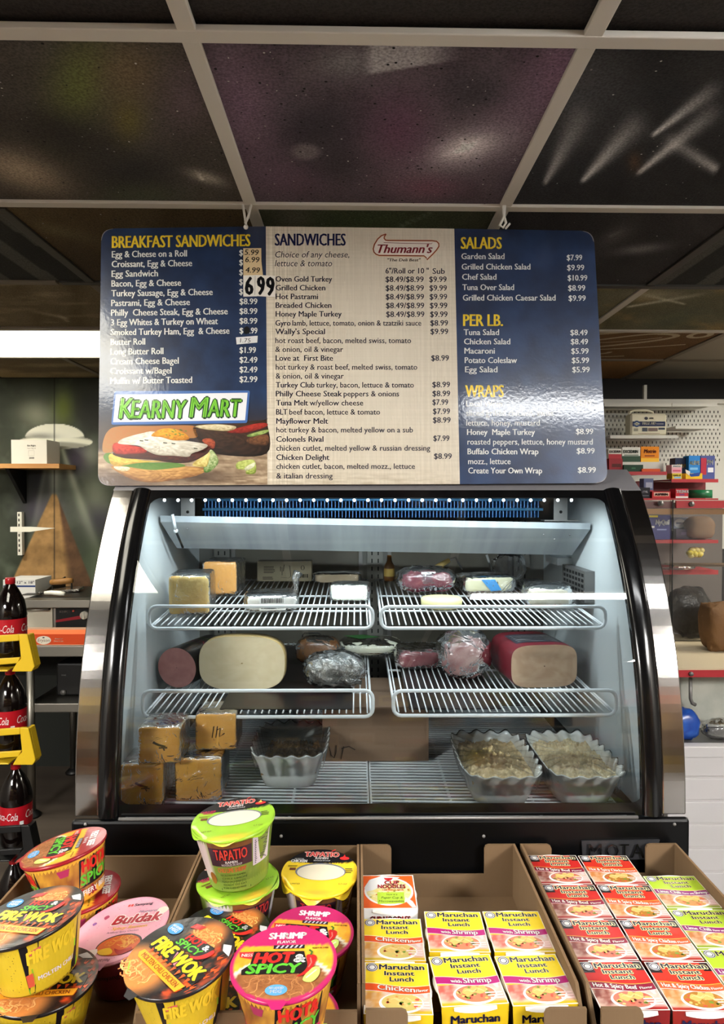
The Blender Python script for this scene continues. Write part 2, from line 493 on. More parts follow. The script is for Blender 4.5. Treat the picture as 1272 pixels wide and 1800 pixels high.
def tile_i(x, y):
    return start(x, (120, 92, 62), 6, .03, y)
def tile_j(x, y):
    c = start(x, (104, 94, 72), 8, .03, y)
    return lay_on(c, (70, 60, 46), np.clip((fbm(x*.01, y*.12)-.45)*4, 0, .8))

ceil_mb = MB()
ceil_mb.box((-3.0, -3.4, CEIL+.012), (3.0, 4.2, CEIL+.08), (52, 48, 46))
ceiling = struct(ceil_mb.build('ceiling', 'tile'))
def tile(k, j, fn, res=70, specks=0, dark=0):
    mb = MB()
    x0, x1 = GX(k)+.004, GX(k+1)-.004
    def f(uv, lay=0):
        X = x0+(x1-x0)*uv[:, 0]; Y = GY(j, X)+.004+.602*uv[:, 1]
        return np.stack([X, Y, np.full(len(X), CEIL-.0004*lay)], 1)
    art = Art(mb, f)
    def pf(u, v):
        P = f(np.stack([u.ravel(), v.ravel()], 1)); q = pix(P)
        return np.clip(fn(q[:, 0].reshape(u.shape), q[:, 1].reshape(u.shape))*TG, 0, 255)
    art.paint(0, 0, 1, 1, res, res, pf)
    for i in range(specks):
        u, v, r = random.random(), random.random(), random.choice((.0012, .0016, .002, .003))*1.1
        art.disc(u, v, r, r*random.uniform(.7, 1.3), random.choice(((200, 196, 190), (160, 154, 150), (222, 218, 210))), 1, 6)
    for i in range(dark):
        u, v, r = random.random(), random.random(), random.choice((.002, .003, .0045))
        art.disc(u, v, r, r, (18, 16, 18), 1, 6)
    return struct(mb.build('ceiling_tile', 'tile', ceiling))
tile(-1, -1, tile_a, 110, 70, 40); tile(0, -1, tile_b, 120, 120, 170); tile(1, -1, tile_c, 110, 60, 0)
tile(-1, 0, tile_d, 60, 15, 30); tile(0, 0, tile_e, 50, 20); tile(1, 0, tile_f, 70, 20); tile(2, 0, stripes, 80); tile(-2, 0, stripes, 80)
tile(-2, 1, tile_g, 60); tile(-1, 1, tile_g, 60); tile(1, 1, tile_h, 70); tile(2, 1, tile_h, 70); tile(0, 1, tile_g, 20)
def swirl_tile(k):
    mb = MB()
    x0, x1 = GX(k)+.004, GX(k+1)-.004
    def f(uv, lay=0):
        uv = np.asarray(uv, float); X = x0+(x1-x0)*uv[:, 0]
        return np.stack([X, GY(2, X)+.004+.602*uv[:, 1], np.full(len(X), CEIL-.0006*lay)], 1)
    a = Art(mb, f)
    a.paint(0, 0, 1, 1, 30, 30, lambda u, v: start(u, (126, 96, 64), 8, 6, v))
    cr = (206, 192, 162)
    def curve(p, w):
        t = np.linspace(0, 1, 24)[:, None]; p = np.array(p, float)
        q = (1-t)**3*p[0]+3*t*(1-t)**2*p[1]+3*t*t*(1-t)*p[2]+t**3*p[3]
        a.line(q, w, cr, 1)
    curve([(0, .62), (.5, .45), (.95, .1), (.55, .09)], .05); curve([(.55, .09), (.35, .1), (.25, .3), (.0, .36)], .04)
    curve([(0, .1), (.1, .12), (.2, .08), (.32, .02)], .05); curve([(0, .66), (.4, .62), (.7, .5), (.9, .42)], .03)
    curve([(0, .84), (.3, .8), (.45, .78), (.42, .7)], .04); curve([(0, .92), (.3, .94), (.5, .88), (.6, .86)], .03)
    curve([(.1, .4), (.3, .38), (.5, .28), (.62, .2)], .02); a.ring(.86, .12, .09, .1, .045, cr, 1)
    return struct(mb.build('ceiling_tile', 'tile', ceiling))
swirl_tile(1); swirl_tile(2)
for k in (-3, -2, -1): tile(k, 3, tile_j, 40)
for k in (1, 2): tile(k, 3, tile_i, 24)
tile(-3, 1, tile_g, 30); tile(-4, 2, tile_j, 20)
def plain_tile(k, j):
    mb = MB(); mb.box((GX(k)+.004, GY(j, GX(k))+.004, CEIL-.001), (GX(k+1)-.004, GY(j+1, GX(k))-.004, CEIL+.011))
    struct(mb.build('ceiling_tile', 'plain_ceiling', ceiling))
for k in (3, 4):
    for j in (2, 3): plain_tile(k, j)
M['bars'] = mat('ceiling_bar_paint', rough=.5, vcol=True, bump=(60, .2))
LBAR, DBAR, MBAR = (196, 190, 180), (50, 48, 44), (110, 100, 86)
def bar_y(k, y0, y1, col):
    mb = MB(); x = GX(k)
    mb.box((x-.0145, y0, CEIL-.006), (x+.0145, y1, CEIL+.004), col); struct(mb.build('ceiling_bar', 'bars', ceiling, bevel=.002))
for k in (0, 1): bar_y(k, -3.3, 4.1, LBAR)
for k in (-1, 2): bar_y(k, 1.69, 2.275, DBAR); bar_y(k, 2.29, 4.1, LBAR if k == 2 else MBAR)
for k in (-2, 3): bar_y(k, -1, 4.1, MBAR)
def bar_x(j, x0, x1, col):
    mb = MB()
    P = [(x0, GY(j, x0)-.0145, CEIL-.007), (x1, GY(j, x1)-.0145, CEIL-.007), (x1, GY(j, x1)+.0145, CEIL-.007), (x0, GY(j, x0)+.0145, CEIL-.007)]
    mb.prism(P, (0, 0, .011), col); struct(mb.build('ceiling_bar', 'bars', ceiling, bevel=.002))
bar_x(0, -2.6, 2.6, LBAR); bar_x(1, -2.6, GX(-2)+.5, MBAR); bar_x(1, GX(-2)+.51, 2.6, DBAR); bar_x(2, -.3, 2.6, LBAR); bar_x(2, -2.6, -.31, MBAR); bar_x(3, -2.6, 2.6, MBAR); bar_x(-1, -2.6, 2.6, LBAR)

def plate(name, lo, hi, m):
    mb = MB(); mb.box(lo, hi); return struct(mb.build(name, m))
plate('floor', (-3, -3.4, -.06), (3, 4.2, 0), 'floor')
plate('wall_left', (-3.06, -3.4, 0), (-2.75, 4.2, CEIL+.05), 'plain_wall')
plate('wall_right', (2.75, -3.4, 0), (3.06, 4.2, CEIL+.05), 'plain_wall')
plate('wall_front', (-3, -3.5, 0), (3, -3.3, CEIL+.05), 'plain_wall')
WB = 4.115
def mural(x, y):
    c = start(x, (52, 57, 46), 8, .02, y)
    n = fbm(x*.018+3, y*.018)
    c = lay_on(c, (84, 92, 78), np.clip((n-.5)*3, 0, .8))
    for col, a, k in (((152, 154, 132), (65, 728, 34, 26, .2), .8), ((104, 118, 40), (113, 716, 18, 30, 0), .85), ((38, 36, 34), (165, 720, 40, 50, 0), .7),
                      ((74, 62, 84), (137, 808, 26, 26, 0), .8), ((150, 152, 132), (158, 800, 16, 22, 0), .6), ((146, 150, 130), (168, 872, 26, 40, -.4), .7),
                      ((64, 56, 76), (75, 895, 40, 34, 0), .8), ((60, 54, 72), (175, 920, 30, 30, 0), .7), ((34, 38, 30), (150, 950, 40, 40, 0), .6),
                      ((30, 28, 32), (70, 840, 34, 26, 0), .8), ((44, 60, 34), (175, 990, 40, 40, 0), .6)):
        c = lay_on(c, col, k*blob(x, y, *a))
    # the beam under the saucer
    b = np.clip((y-786)/180, 0, 1)
    for x0, x1, s0, s1, k in ((84, 112, 40, 176, .9),):
        l = 86 + (46-86)*b; r = 110 + (178-110)*b
        m = sstep(-4, 5, x-l)*sstep(-4, 5, r-x)*sstep(784, 790, y)
        c = lay_on(c, (138, 144, 126), m*.34*(1-.6*b))
        m = np.exp(-((x-(108+62*b))/(4+9*b))**2)*sstep(784, 790, y); c = lay_on(c, (190, 194, 172), m*.75*(1-.8*b))
        m = np.exp(-((x-(97-1*b))/(12-8*b))**2)*sstep(784, 790, y)*(1-sstep(.35, .6, b)); c = lay_on(c, (198, 202, 184), m*.8*(1-b))
        m = np.exp(-((x-(86-34*b))/(3+5*b))**2)*sstep(784, 790, y); c = lay_on(c, (140, 144, 130), m*.5*(1-b))
    # pyramid
    t = (y-868)/132.0
    l = 91-60*t; r = 99+52*t
    m = sstep(-2, 2, x-l)*sstep(-2, 2, r-x)*sstep(-.02, .03, t)
    face = mixc((150, 116, 72), (84, 60, 40), sstep(.1, .9, (x-(102+6*t))/(22*np.clip(t, .1, 2))))
    face = face*(.8+.4*fbm(x*.08, y*.08))[..., None]
    c = c*(1-m[..., None]) + face*m[..., None]
    # saucer
    m = sstep(1.06, .98, ((x-97)/65)**2+((y-777)/12.5)**2)
    rim = mixc((226, 224, 204), (150, 148, 134), sstep(0, .7, np.abs(y-(772+.0016*(x-97)**2))/6-.4))
    c = c*(1-m[..., None])+rim*m[..., None]
    m = sstep(1.05, .98, ((x-96)/52)**2+((y-770)/25)**2)*(1-sstep(768, 772, y+.0012*(x-96)**2-1))
    dome = mixc((232, 230, 212), (150, 148, 138), np.clip(blob(x, y, 70, 768, 30, 7)*1.1, 0, 1))
    c = c*(1-m[..., None])+dome*m[..., None]
    c = lay_on(c, (20, 20, 18), .85*np.exp(-((x-95.5)/.9)**2))
    return lay_on(c, (22, 22, 20), sstep(1060, 1075, y))
wall_mb = MB(); wall_mb.box((-3, WB+.003, 0), (3, WB+.1, CEIL+.05), (40, 42, 38))
wall_back = struct(wall_mb.build('wall_back', 'mural'))
mb = MB()
def fw(uv, lay=0):
    return np.stack([uv[:, 0], np.full(len(uv), WB-.001*lay), uv[:, 1]], 1)
def pw(u, v):
    q = pix(np.stack([u, np.full(u.shape, WB), v], -1)); return np.clip(mural(q[..., 0], q[..., 1]), 0, 255)
Art(mb, fw).paint(-2.74, .55, -1.2, CEIL, 330, 300, pw)
struct(mb.build('wall_panel', 'mural', wall_back))
mb = MB(); mb.box((.9, WB-.03, 0), (2.75, WB-.002, CEIL)); struct(mb.build('wall_panel', 'darkwall', wall_back))

# ---------------------------------------------------------------- lamps
M['diff_warm'] = emit('lit_diffuser_warm', WARM, P_TROFFER)
M['diff_seen'] = emit('lit_diffuser_rear', (1.0, .98, .80), 5.0)
M['fill_corner'] = emit('fill_panel_corner', (1.0, .95, .82), 30.)  # glow of the two out-of-view fill panels added left and right
M['tube_cool'] = emit('lit_tube', (.97, .99, 1.0), P_TUBE)
M['fill_back'] = emit('fill_panel_back', (1.0, .975, .93), P_FILL)  # glow of the two fill panels added behind the viewer
def troffer(x0, y0, x1, y1, label, m):
    t = thing('ceiling_light', label, 'ceiling light', ((x0+x1)/2, (y0+y1)/2, CEIL-.008), world_parts=True, group='recessed ceiling lights')
    mb = MB()
    for lo, hi in (((x0, y0), (x1, y0+.02)), ((x0, y1-.02), (x1, y1)), ((x0, y0+.02), (x0+.02, y1-.02)), ((x1-.02, y0+.02), (x1, y1-.02))):
        mb.box((lo[0], lo[1], CEIL-.01), (hi[0], hi[1], CEIL+.01))
    mb.build('frame', 'gridbar', t)
    mb = MB(); mb.box((x0+.02, y0+.02, CEIL-.006), (x1-.02, y1-.02, CEIL+.004)); mb.build('diffuser', m, t)
troffer(-2.08, GY(2, -1.5)+.006, GX(-1)-.01, GY(3, -1.5)-.012, 'bright recessed ceiling light over the griddle by the saucer mural', 'diff_seen')
troffer(-1.40, .46, -.775, 1.42, 'long recessed ceiling light left of the menu board, just ahead of the viewer', 'diff_warm')
troffer(-2.6, -1.6, -1.75, -.4, 'added fill light panel in the ceiling behind the viewer on the left', 'fill_back')  # added fill, out of view, lighting menu board and noodle packages from behind
troffer(1.75, -1.6, 2.6, -.4, 'added fill light panel in the ceiling behind the viewer on the right', 'fill_back')  # second added rear fill, set wide to keep out of the glass reflection
troffer(-2.7, 2.9, -2.12, 3.5, 'added fill light panel in the far left corner above the griddle side', 'fill_corner')  # added out of view to brighten the mural corner
troffer(2.1, 2.3, 2.7, 2.9, 'added fill light panel over the counter on the right', 'fill_corner')  # added out of view to brighten the pegboard and counter
t = thing('tube_light', 'two tube strip light on the ceiling above and right of the viewer', 'ceiling light', (1.05, .46, CEIL-.03), world_parts=True)
mb = MB(); mb.box((.44, .40, CEIL-.03), (1.66, .52, CEIL)); mb.build('housing', 'gridbar', t, bevel=.004)
for yy in (.438, .485):
    mb = MB(); mb.tube([(.46, yy, CEIL-.047), (1.64, yy, CEIL-.047)], .014, 10); mb.build('tube', 'tube_cool', t)

# ================================================================ DELI DISPLAY CASE
CX0, CX1, CBK = -.56, .66, 2.25
def prof(z):
    s = np.asarray(z, float)-H+.637
    return 1.36+.38*s*s+.25*s**3
def pnorm(z):
    s = z-H+.637; d = .76*s+.75*s*s
    n = np.array([0, -1., d]); return n/np.linalg.norm(n)
ZB, ZT = H-.637, H+.0145
case = thing('deli_case', 'curved glass deli display case with stainless sides under the menu board', 'deli case', (.05, 1.8, 0), world_parts=True)
mb = MB(); mb.box((CX0-.004, 1.366, .06), (CX1+.004, CBK, H-.70)); mb.box((CX0-.004, 1.350, .06), (CX1+.004, 1.3659, ZB-.004))
M['baseblack'] = mat('base_black', (4, 4, 5), .38, spec=.25)
base = mb.build('base_panel', 'baseblack', case, bevel=.006)
mb = MB(); mb.box((CX0+.03, 1.40, 0), (CX1-.03, CBK-.04, .06)); mb.build('plinth', 'blackplastic', case)
for px_, py_ in ((150, 1449), (850, 1470), (494, 1470), (1185, 1449)):
    p = at(px_, py_, 1.349); mb = MB(); mb.sphere(p, (.0035, .003, .0035)); mb.build('bolt', 'greymetal', base)
# maker's plate, raised black letters
mb = MB()
pl = [at(x, y, 1.349) for x, y in ((1021, 1477), (1158, 1475), (1143, 1509), (1023, 1509))]
mb.prism(pl, (0, -.004, 0), mi=0)
a = Art(mb, lambda p, l: np.array([at(q[0], q[1], 1.3445-.0012*l) for q in p]), 1)
for s, x0, x1 in (('M', 1033, 1056), ('O', 1064, 1086), ('T', 1089, 1104), ('A', 1108, 1129), ('K', 1133, 1150)):
    v, f, W = glyphs(s, .0, 0)
    Q = np.array([at(x0+q[0]*(x1-x0)/W, 1506-q[1]*24, 1.3445) for q in v])
    mb.add(Q+np.array([0, -.0035, 0]), f, mi=1)
    mb.add(Q+np.array([.0008, -.0015, -.0012]), f, mi=2)
M['plate'] = mat('plate_black', (42, 42, 45), .4); M['plate_l'] = mat('plate_letters', (12, 12, 13), .22); M['plate_d'] = mat('plate_letter_edge', (150, 150, 154), .3, .5)
mb.build('maker_plate', ['plate', 'plate_l', 'plate_d'], base)
mb = MB(); mb.tube([(CX0+.09, 1.352, ZB-.001), (CX1-.10, 1.352, ZB-.001)], .0035, 6); mb.build('trim_strip', 'greymetal', case)
zs = np.linspace(ZB, ZT, 40)
def side_poly(x, off=0., back=CBK, top=True, low=ZB):
    P = [(x, prof(z)+off, z) for z in zs]
    if top: P += [(x, 1.674+off, H+.066), (x, back, H+.066)]
    else: P += [(x, back, ZT)]
    return P + [(x, back, low)] + ([(x, prof(ZB)+off, low)] if low != ZB else [])
for x0 in (CX0, CX1-.047):
    mb = MB(); mb.prism(side_poly(x0), (.047, 0, 0)); mb.build('side_panel', 'steel', case, bevel=.0025)
for x0, sg in ((CX0+.047, 1), (CX1-.088, -1)):
    mb = MB(); P = []
    for z in zs:
        n = pnorm(z); o = np.array([0, prof(z), z]); row = []
        for u in np.linspace(0, 1, 9):
            row.append(o+np.array([x0+.041*u, 0, 0])+n*(.001+.009*math.sin(math.pi*u)**.6*(1 if True else 0)))
        for u in (1, 0): row.append(o+np.array([x0+.041*u, 0, 0])-n*.012)
        P.append(row)
    mb.grid(np.array(P), cv=True); mb.build('side_rail', 'black', case)
GXL, GXR = CX0+.088, CX1-.088
mb = MB()
xs = np.linspace(GXL-.004, GXR+.004, 3)
P = np.array([[[x, prof(z), z] for x in xs] for z in zs]); Q = np.array([[np.array([x, prof(z), z])-pnorm(z)*.005 for x in xs] for z in zs])
mb.grid(P); mb.grid(Q[:, ::-1]); mb.build('glass_pane', 'glass', case)
# black border printed round the glass
ZWT, ZWB = H-.003, H-.612
mb = MB()
def fg(p, lay=0):
    return np.array([np.array([q[0], prof(q[1]), q[1]])+pnorm(q[1])*(.0006+.0002*lay) for q in p])
a = Art(mb, fg)
def fillet(x, z, sx, sz, r):
    t = np.linspace(0, math.pi/2, 8)
    a.poly([(x, z)]+[(x+sx*(r-r*math.sin(k)), z+sz*(r-r*math.cos(k))) for k in t], (8, 8, 9), 0)
for z0, z1, ze, sz, r in ((ZWT, ZT, ZWT, -1, .03), (ZB, ZWB, ZWB, 1, .022)):
    mb = MB(); a = Art(mb, fg)
    for q in np.linspace(z0, z1, 4)[:-1]: a.rect(GXL-.004, q, GXR+.004, q+(z1-z0)/3, (8, 8, 9), 0)
    fillet(GXL, ze, 1, sz, r); fillet(GXR, ze, -1, sz, r)
    mb.build('glass_border', M['black'], case)
mb = MB()
mb.prism([(CX0, 1.589, ZT), (CX0, 1.674, H+.066), (CX0, CBK, H+.066), (CX0, CBK, H+.05), (CX0, 1.69, H+.05), (CX0, 1.60, ZT-.006)], (CX1-CX0, 0, 0))
mb.build('top_cover', 'fascia', case, bevel=.002)
IX0, IX1 = CX0+.05, CX1-.05
for x in (IX0, IX1-.004):
    mb = MB(); mb.prism(side_poly(x, .02, CBK-.02, False, H-.672), (.004, 0, 0)); mb.build('inner_side', 'white_liner', case)
ZF = H-.672
mb = MB(); mb.box((IX0, 1.372, ZF-.02), (IX1, CBK-.02, ZF)); M['floorliner'] = mat('inner_floor_grey', (26, 27, 29), .45, .2); mb.build('inner_floor', 'floorliner', case)
M['backgrey'] = mat('rear_panel_grey', (122, 120, 114), .5, .2); M['reardoor'] = mat('rear_door_glass', (112, 108, 98), .18, var=(3, (76, 72, 64), 2), spec=.6)
mb = MB(); mb.box((IX0, CBK-.03, ZF), (IX1, CBK-.002, H+.05)); mb.build('rear_panel', 'backgrey', case)
for x0, x1 in ((-.40, .02), (.10, .50)):
    mb = MB(); mb.box((x0, CBK-.038, ZB+.03), (x1, CBK-.0305, H-.03)); d_ = mb.build('rear_door', 'reardoor', case)
    mb = MB()
    for q in (x0, x1-.012): mb.box((q, CBK-.044, ZB+.03), (q+.012, CBK-.038, H-.03))
    mb.box((x0+.012, CBK-.044, ZB+.03), (x1-.012, CBK-.038, ZB+.05)); mb.build('door_frame', 'greymetal', d_)
M['slot'] = mat('slot_dark', (8, 8, 8), .8)
for xc in (-.43, .06, .53):
    mb = MB(); mb.box((xc-.025, CBK-.052, ZB+.02), (xc+.025, CBK-.031, H+.02)); 
    for k in range(24):
        for sx in (-.010, .010): mb.box((xc+sx-.002, CBK-.0525, ZB+.05+k*.025), (xc+sx+.002, CBK-.0515, ZB+.05+k*.025+.013), mi=1)
    mb.build('shelf_standard', ['backgrey', 'slot'], case)
# evaporator coil with blue coated fins
M['fin'] = mat('coil_fin_blue', (76, 128, 186), .35, .6); M['coiltube'] = mat('coil_tube', (96, 170, 222), .25, .5)
ev = MB(); ev.box((-.41, 1.96, H-.055), (.50, 1.99, H+.05)); ev.box((-.41, 1.83, H+.042), (.50, 1.99, H+.05)); evo = ev.build('evaporator', 'blackm', case)
mb = MB()
for k in range(96):
    x = -.405+k*.0094; mb.box((x, 1.845, H-.056), (x+.0014, 1.955, H+.04))
mb.build('coil_fins', 'fin', evo)
mb = MB()
for z in (-.034, -.008, .018): mb.tube([(-.41, 1.842, H+z), (.50, 1.842, H+z)], .0045, 6)
mb.build('coil_tube', 'coiltube', evo)
mb = MB(); mb.box((IX0+.005, 1.99, H-.07), (IX1-.005, 2.0, H+.05)); mb.build('coil_backing', 'blackm', evo)
for px_ in (330, 985):
    p = at(px_, 890, 1.80); mb = MB(); mb.box((p.x-.018, 1.80, H-.062), (p.x+.018, 1.803, H+.04)); mb.box((p.x-.045, 1.79, H-.064), (p.x+.045, 1.83, H-.061))
    mb.tube([(p.x, 1.799, H-.04), (p.x, 1.797, H-.04)], .004, 8, mi=1); mb.build('coil_bracket', ['greymetal', 'slot'], evo)
# drip pan, hung slightly out of level
def PZ(x): return -.020*(x-IX0)/(IX1-IX0)
mb = MB(); S = []
for x in (IX0+.012, IX1-.012):
    d = PZ(x)
    S.append([(x, 1.752, H-.048+d), (x, 1.755, H-.064+d), (x*.97+.0015, 1.85, H-.138+d), (x*.97+.0015, 2.02, H-.146+d), (x*.97+.0015, 2.02, H-.138+d), (x*.97+.0015, 1.855, H-.130+d), (x, 1.766, H-.06+d), (x, 1.762, H-.048+d)])
S = np.array(S); mb.grid(S, smooth=False, cv=True); mb.F += [tuple(range(8))[::-1], tuple(range(8, 16))]; mb.MI += [0, 0]; mb.SM += [False, False]
M['pan'] = mat('drip_pan_white', (172, 178, 182), .3, .15, var=(26, (148, 154, 160), 2.5), stretch=(1, .05, .05))
pan = mb.build('drip_pan', 'pan', case)
mb = MB()
for px_, py_ in ((331, 924), (346, 922), (329, 930), (955, 940), (1001, 940), (974, 948)):
    p = at(px_, py_, 1.776); mb = MB(); mb.sphere((p.x, p.y, p.z), .0025, 6, 5); mb.build('pan_screw', 'greymetal', pan)
mb = MB(); mb.tube([at(303, 904, 1.742), at(306, 918, 1.742), at(309, 934, 1.765)], .004, 6); mb.sphere(at(309, 933, 1.762), .006)
ct = mb.build('cable_tie', 'wire', pan)
mb = MB(); mb.tube([at(310, 936, 1.768), at(321, 962, 1.82)], .0035, 6); mb.build('tie_tail', 'blackplastic', ct)
mb = MB(); mb.box(at(979, 994, 1.93)[:], (IX1-.004, 2.05, at(979, 981, 1.93).z)); mb.build('drain_channel', 'white_liner', case)
mb = MB(); mb.tube([(.575, 1.85, H+.03), (.572, 1.86, H-.0), (.560, 1.87, H-.03), (.54, 1.87, H-.045)], .005, 6); mb.build('power_cable', 'blackplastic', case)
# LED strip behind the top edge of the glass
M['led'] = emit('lit_led', (.92, .98, 1.0), 26)
mb = MB(); mb.box((-.47, 1.640, H-.004), (.56, 1.662, H+.014))
for k in range(31):
    x = at(288+k*23.9, 880, 1.64).x; mb.sphere((x, 1.645, H-.0085), (.0036, .003, .0036), 8, 6, mi=1)
led = mb.build('led_strip', ['greymetal', 'led'], case)
ld = bpy.data.lights.new('led_light', 'AREA'); ld.shape = 'RECTANGLE'; ld.size = 1.0; ld.size_y = .02; ld.energy = P_LED; ld.color = (.86, .96, 1.0); ld.spread = math.radians(150)
lo = bpy.data.objects.new('led_light', ld); COL.objects.link(lo); lo.parent = led
lo.location = Vector((.045, 1.652, H-.012))-case.location; lo.rotation_euler = (math.radians(22), 0, 0)

# ---------------------------------------------------------------- wire shelves
def wire_shelf(x0, x1, yf, yb, zf, zb, fence, label, ndx=.0155):
    t = thing('wire_shelf', label, 'wire shelf', ((x0+x1)/2, (yf+yb)/2, zf), group='white wire shelves in the deli case', world_parts=True)
    Z = lambda y: zf+(zb-zf)*(y-yf)/(yb-yf)
    mb = MB(); r = .018
    mb.tube([(x0+.004, yf, zf), (x0+.004, yb, zb), (x1-.004, yb, zb), (x1-.004, yf, zf)], .0035, 6)
    for y in (yf+.16, yf+.34): mb.tube([(x0+.004, y, Z(y)-.004), (x1-.004, y, Z(y)-.004)], .003, 6)
    mb.build('frame', 'wire', t)
    mb = MB(); n = int((x1-x0-.02)/ndx)
    for k in range(n+1):
        x = x0+.012+k*(x1-x0-.024)/n
        mb.tube([(x, yf-.002, zf+.002), (x, yb, zb+.003)], .0019, 5)
    mb.build('wires', 'wire', t)
    mb = MB(); P = []
    for cx, cz, a0 in ((x1-r, fence-r, 0), (x0+r, fence-r, 90), (x0+r, r-.006, 180), (x1-r, r-.006, 270)):
        for k in range(5):
            b = math.radians(a0+k*22.5); P.append((cx+r*math.cos(b), yf-.004, zf+cz+r*math.sin(b)))
    mb.tube(P, .0042, 8, closed=True); mb.build('front_fence', 'wire', t)
    return t
wire_shelf(-.480, .038, 1.597, 2.16, H-.300, H-.262, .046, 'upper left white wire shelf holding the wrapped cheese blocks')
wire_shelf(.057, .580, 1.597, 2.16, H-.300, H-.262, .044, 'upper right white wire shelf holding the red wrapped ham')
wire_shelf(-.477, .037, 1.536, 2.16, H-.487, H-.464, .053, 'middle left white wire shelf under the big pale turkey breast')
wire_shelf(.083, .583, 1.536, 2.16, H-.485, H-.462, .050, 'middle right white wire shelf under the big ham loaf')
def rack(x0, x1, label):
    t = thing('floor_rack', label, 'wire rack', ((x0+x1)/2, 1.8, ZF), group='white racks on the case floor', world_parts=True)
    mb = MB(); z = ZF+.008
    mb.tube([(x0, 1.41, z), (x0, 2.18, z), (x1, 2.18, z), (x1, 1.41, z)], .003, 6, closed=True); mb.build('frame', 'wire', t)
    mb = MB()
    for k in range(46): mb.tube([(x0, 1.415+k*.0166, z+.002), (x1, 1.40+k*.0166, z+.002)], .0028, 5)
    mb.build('wires', 'wire', t)
    mb = MB()
    for q in (.33, .67): mb.tube([(x0+(x1-x0)*q, 1.41, z-.002), (x0+(x1-x0)*q, 2.18, z-.002)], .0034, 6)
    mb.build('cross_wires', 'wire', t)
rack(-.475, .026, 'left white wire rack on the floor of the case under the orange cheese')
rack(.032, .56, 'right white wire rack on the floor of the case under the two wavy crocks')

# ================================================================ MENU BOARD
SB, ST = at(626, 852, 1.598), at(626, 402, 1.672)
s_up = (ST-SB).normalized(); s_n = Vector((0, -s_up.z, s_up.y))     # faces the viewer
_n = np.array(s_n); _o = np.array(SB)
def sgn(p, lay=0):
    p = np.asarray(p, float).reshape(-1, 2)
    D = (R_CAM @ np.stack([(p[:, 0]-636)/F, -(p[:, 1]-900)/F, -np.ones(len(p))])).T
    o = np.array([0, 0, H]); t = ((_o-o) @ _n)/(D @ _n)
    return o+D*t[:, None]+_n*(.00022*lay)
sign = thing('menu_board', 'large blue and cream menu board with food prices above the deli case', 'menu board', tuple(SB), world_parts=True)
def rounded(q, r, n=7):
    q = np.array(q, float); out = []
    for i in range(4):
        p, c, nx = q[i-1], q[i], q[(i+1) % 4]
        d1 = (p-c)/np.linalg.norm(p-c); d2 = (nx-c)/np.linalg.norm(nx-c)
        for t in np.linspace(0, 1, n):
            a_ = c+d1*r; b_ = c+d2*r
            out.append((1-t)**2*a_+2*t*(1-t)*c+t*t*b_)
    return np.array(out)
SQ = [(178, 402), (1043, 406), (1068, 849), (172, 854)]
mb = MB(); outl = rounded(SQ, 22)
mb.prism(sgn(outl, 0), -_n*.004, (224, 222, 216), 0)
a = Art(mb, sgn, 1)
def panel(quad, fn, nx, ny, round_l=False, round_r=False):
    q = np.array(quad, float)
    u, v = np.meshgrid(np.linspace(0, 1, nx), np.linspace(0, 1, ny), indexing='ij')
    P = ((1-u)*(1-v))[..., None]*q[0]+(u*(1-v))[..., None]*q[1]+(u*v)[..., None]*q[2]+((1-u)*v)[..., None]*q[3]
    R = 20.
    for i, on, dx, dy in ((0, round_l, 1, 1), (3, round_l, 1, -1), (1, round_r, -1, 1), (2, round_r, -1, -1)):
        if not on: continue
        c = q[i]+np.array([dx*R, dy*R]); d = P-c
        m = (d[..., 0]*dx < 0) & (d[..., 1]*dy < 0); L = np.linalg.norm(d, axis=-1)
        k = m & (L > R-1); P[k] = c+d[k]/L[k][:, None]*(R-1)
    mb.grid(sgn(P.reshape(-1, 2), 1).reshape(nx, ny, 3), fn(P[..., 0], P[..., 1]), 1, False)
def navy(x, y):
    n = fbm(x*.02, y*.02); c = mixc((20, 31, 56), (36, 56, 92), np.clip(n*1.5-.3, 0, 1))
    return lay_on(c, (46, 70, 110), .5*sstep(430, 620, y)*np.clip(fbm(x*.03+9, y*.03)*1.6-.3, 0, 1))
def left_panel(x, y):
    c = navy(x, y)
    c = lay_on(c, (46, 46, 58), sstep(690, 735, y)*.8); c = lay_on(c, (66, 46, 36), .9*sstep(725, 765, y)*sstep(300, 380, x))
    c = lay_on(c, (70, 60, 56), .9*sstep(720, 760, y)*(1-sstep(190, 240, x)))
    wood = mixc((196, 176, 148), (120, 98, 76), np.clip(fbm(x*.05, y*.4)*1.7-.3, 0, 1))
    wood = lay_on(wood, (66, 48, 36), .85*(1-sstep(200, 330, x))*sstep(812, 846, y)); wood = lay_on(wood, (58, 42, 32), .8*blob(x, y, 345, 838, 60, 12))
    e = sstep(796, 806, y+.02*(x-300)); e = np.where(x < 200, sstep(786, 800, y), e)
    return c*(1-e[..., None])+wood*e[..., None]
def cream(x, y):
    base = np.tile(np.array((206., 196, 178)), x.shape+(1,))
    st = _perm[(x*1.5).astype(int) % 256, 3]-.5; st2 = _perm[5, (y*1.2).astype(int) % 256]-.5
    k = .35+.65*(1-sstep(480, 560, x)); k = np.maximum(k, .5*sstep(760, 806, x))
    base = base + (st*34*k+st2*16*k)[..., None]
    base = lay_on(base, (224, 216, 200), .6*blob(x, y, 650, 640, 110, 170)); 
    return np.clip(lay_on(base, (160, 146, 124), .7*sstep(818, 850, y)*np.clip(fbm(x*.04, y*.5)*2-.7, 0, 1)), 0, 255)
panel([(178, 402), (467, 398), (470, 852), (172, 854)], left_panel, 120, 190, True, False)
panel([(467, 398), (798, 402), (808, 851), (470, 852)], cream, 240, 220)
panel([(798, 402), (1043, 406), (1068, 849), (808, 851)], navy, 70, 110, False, True)
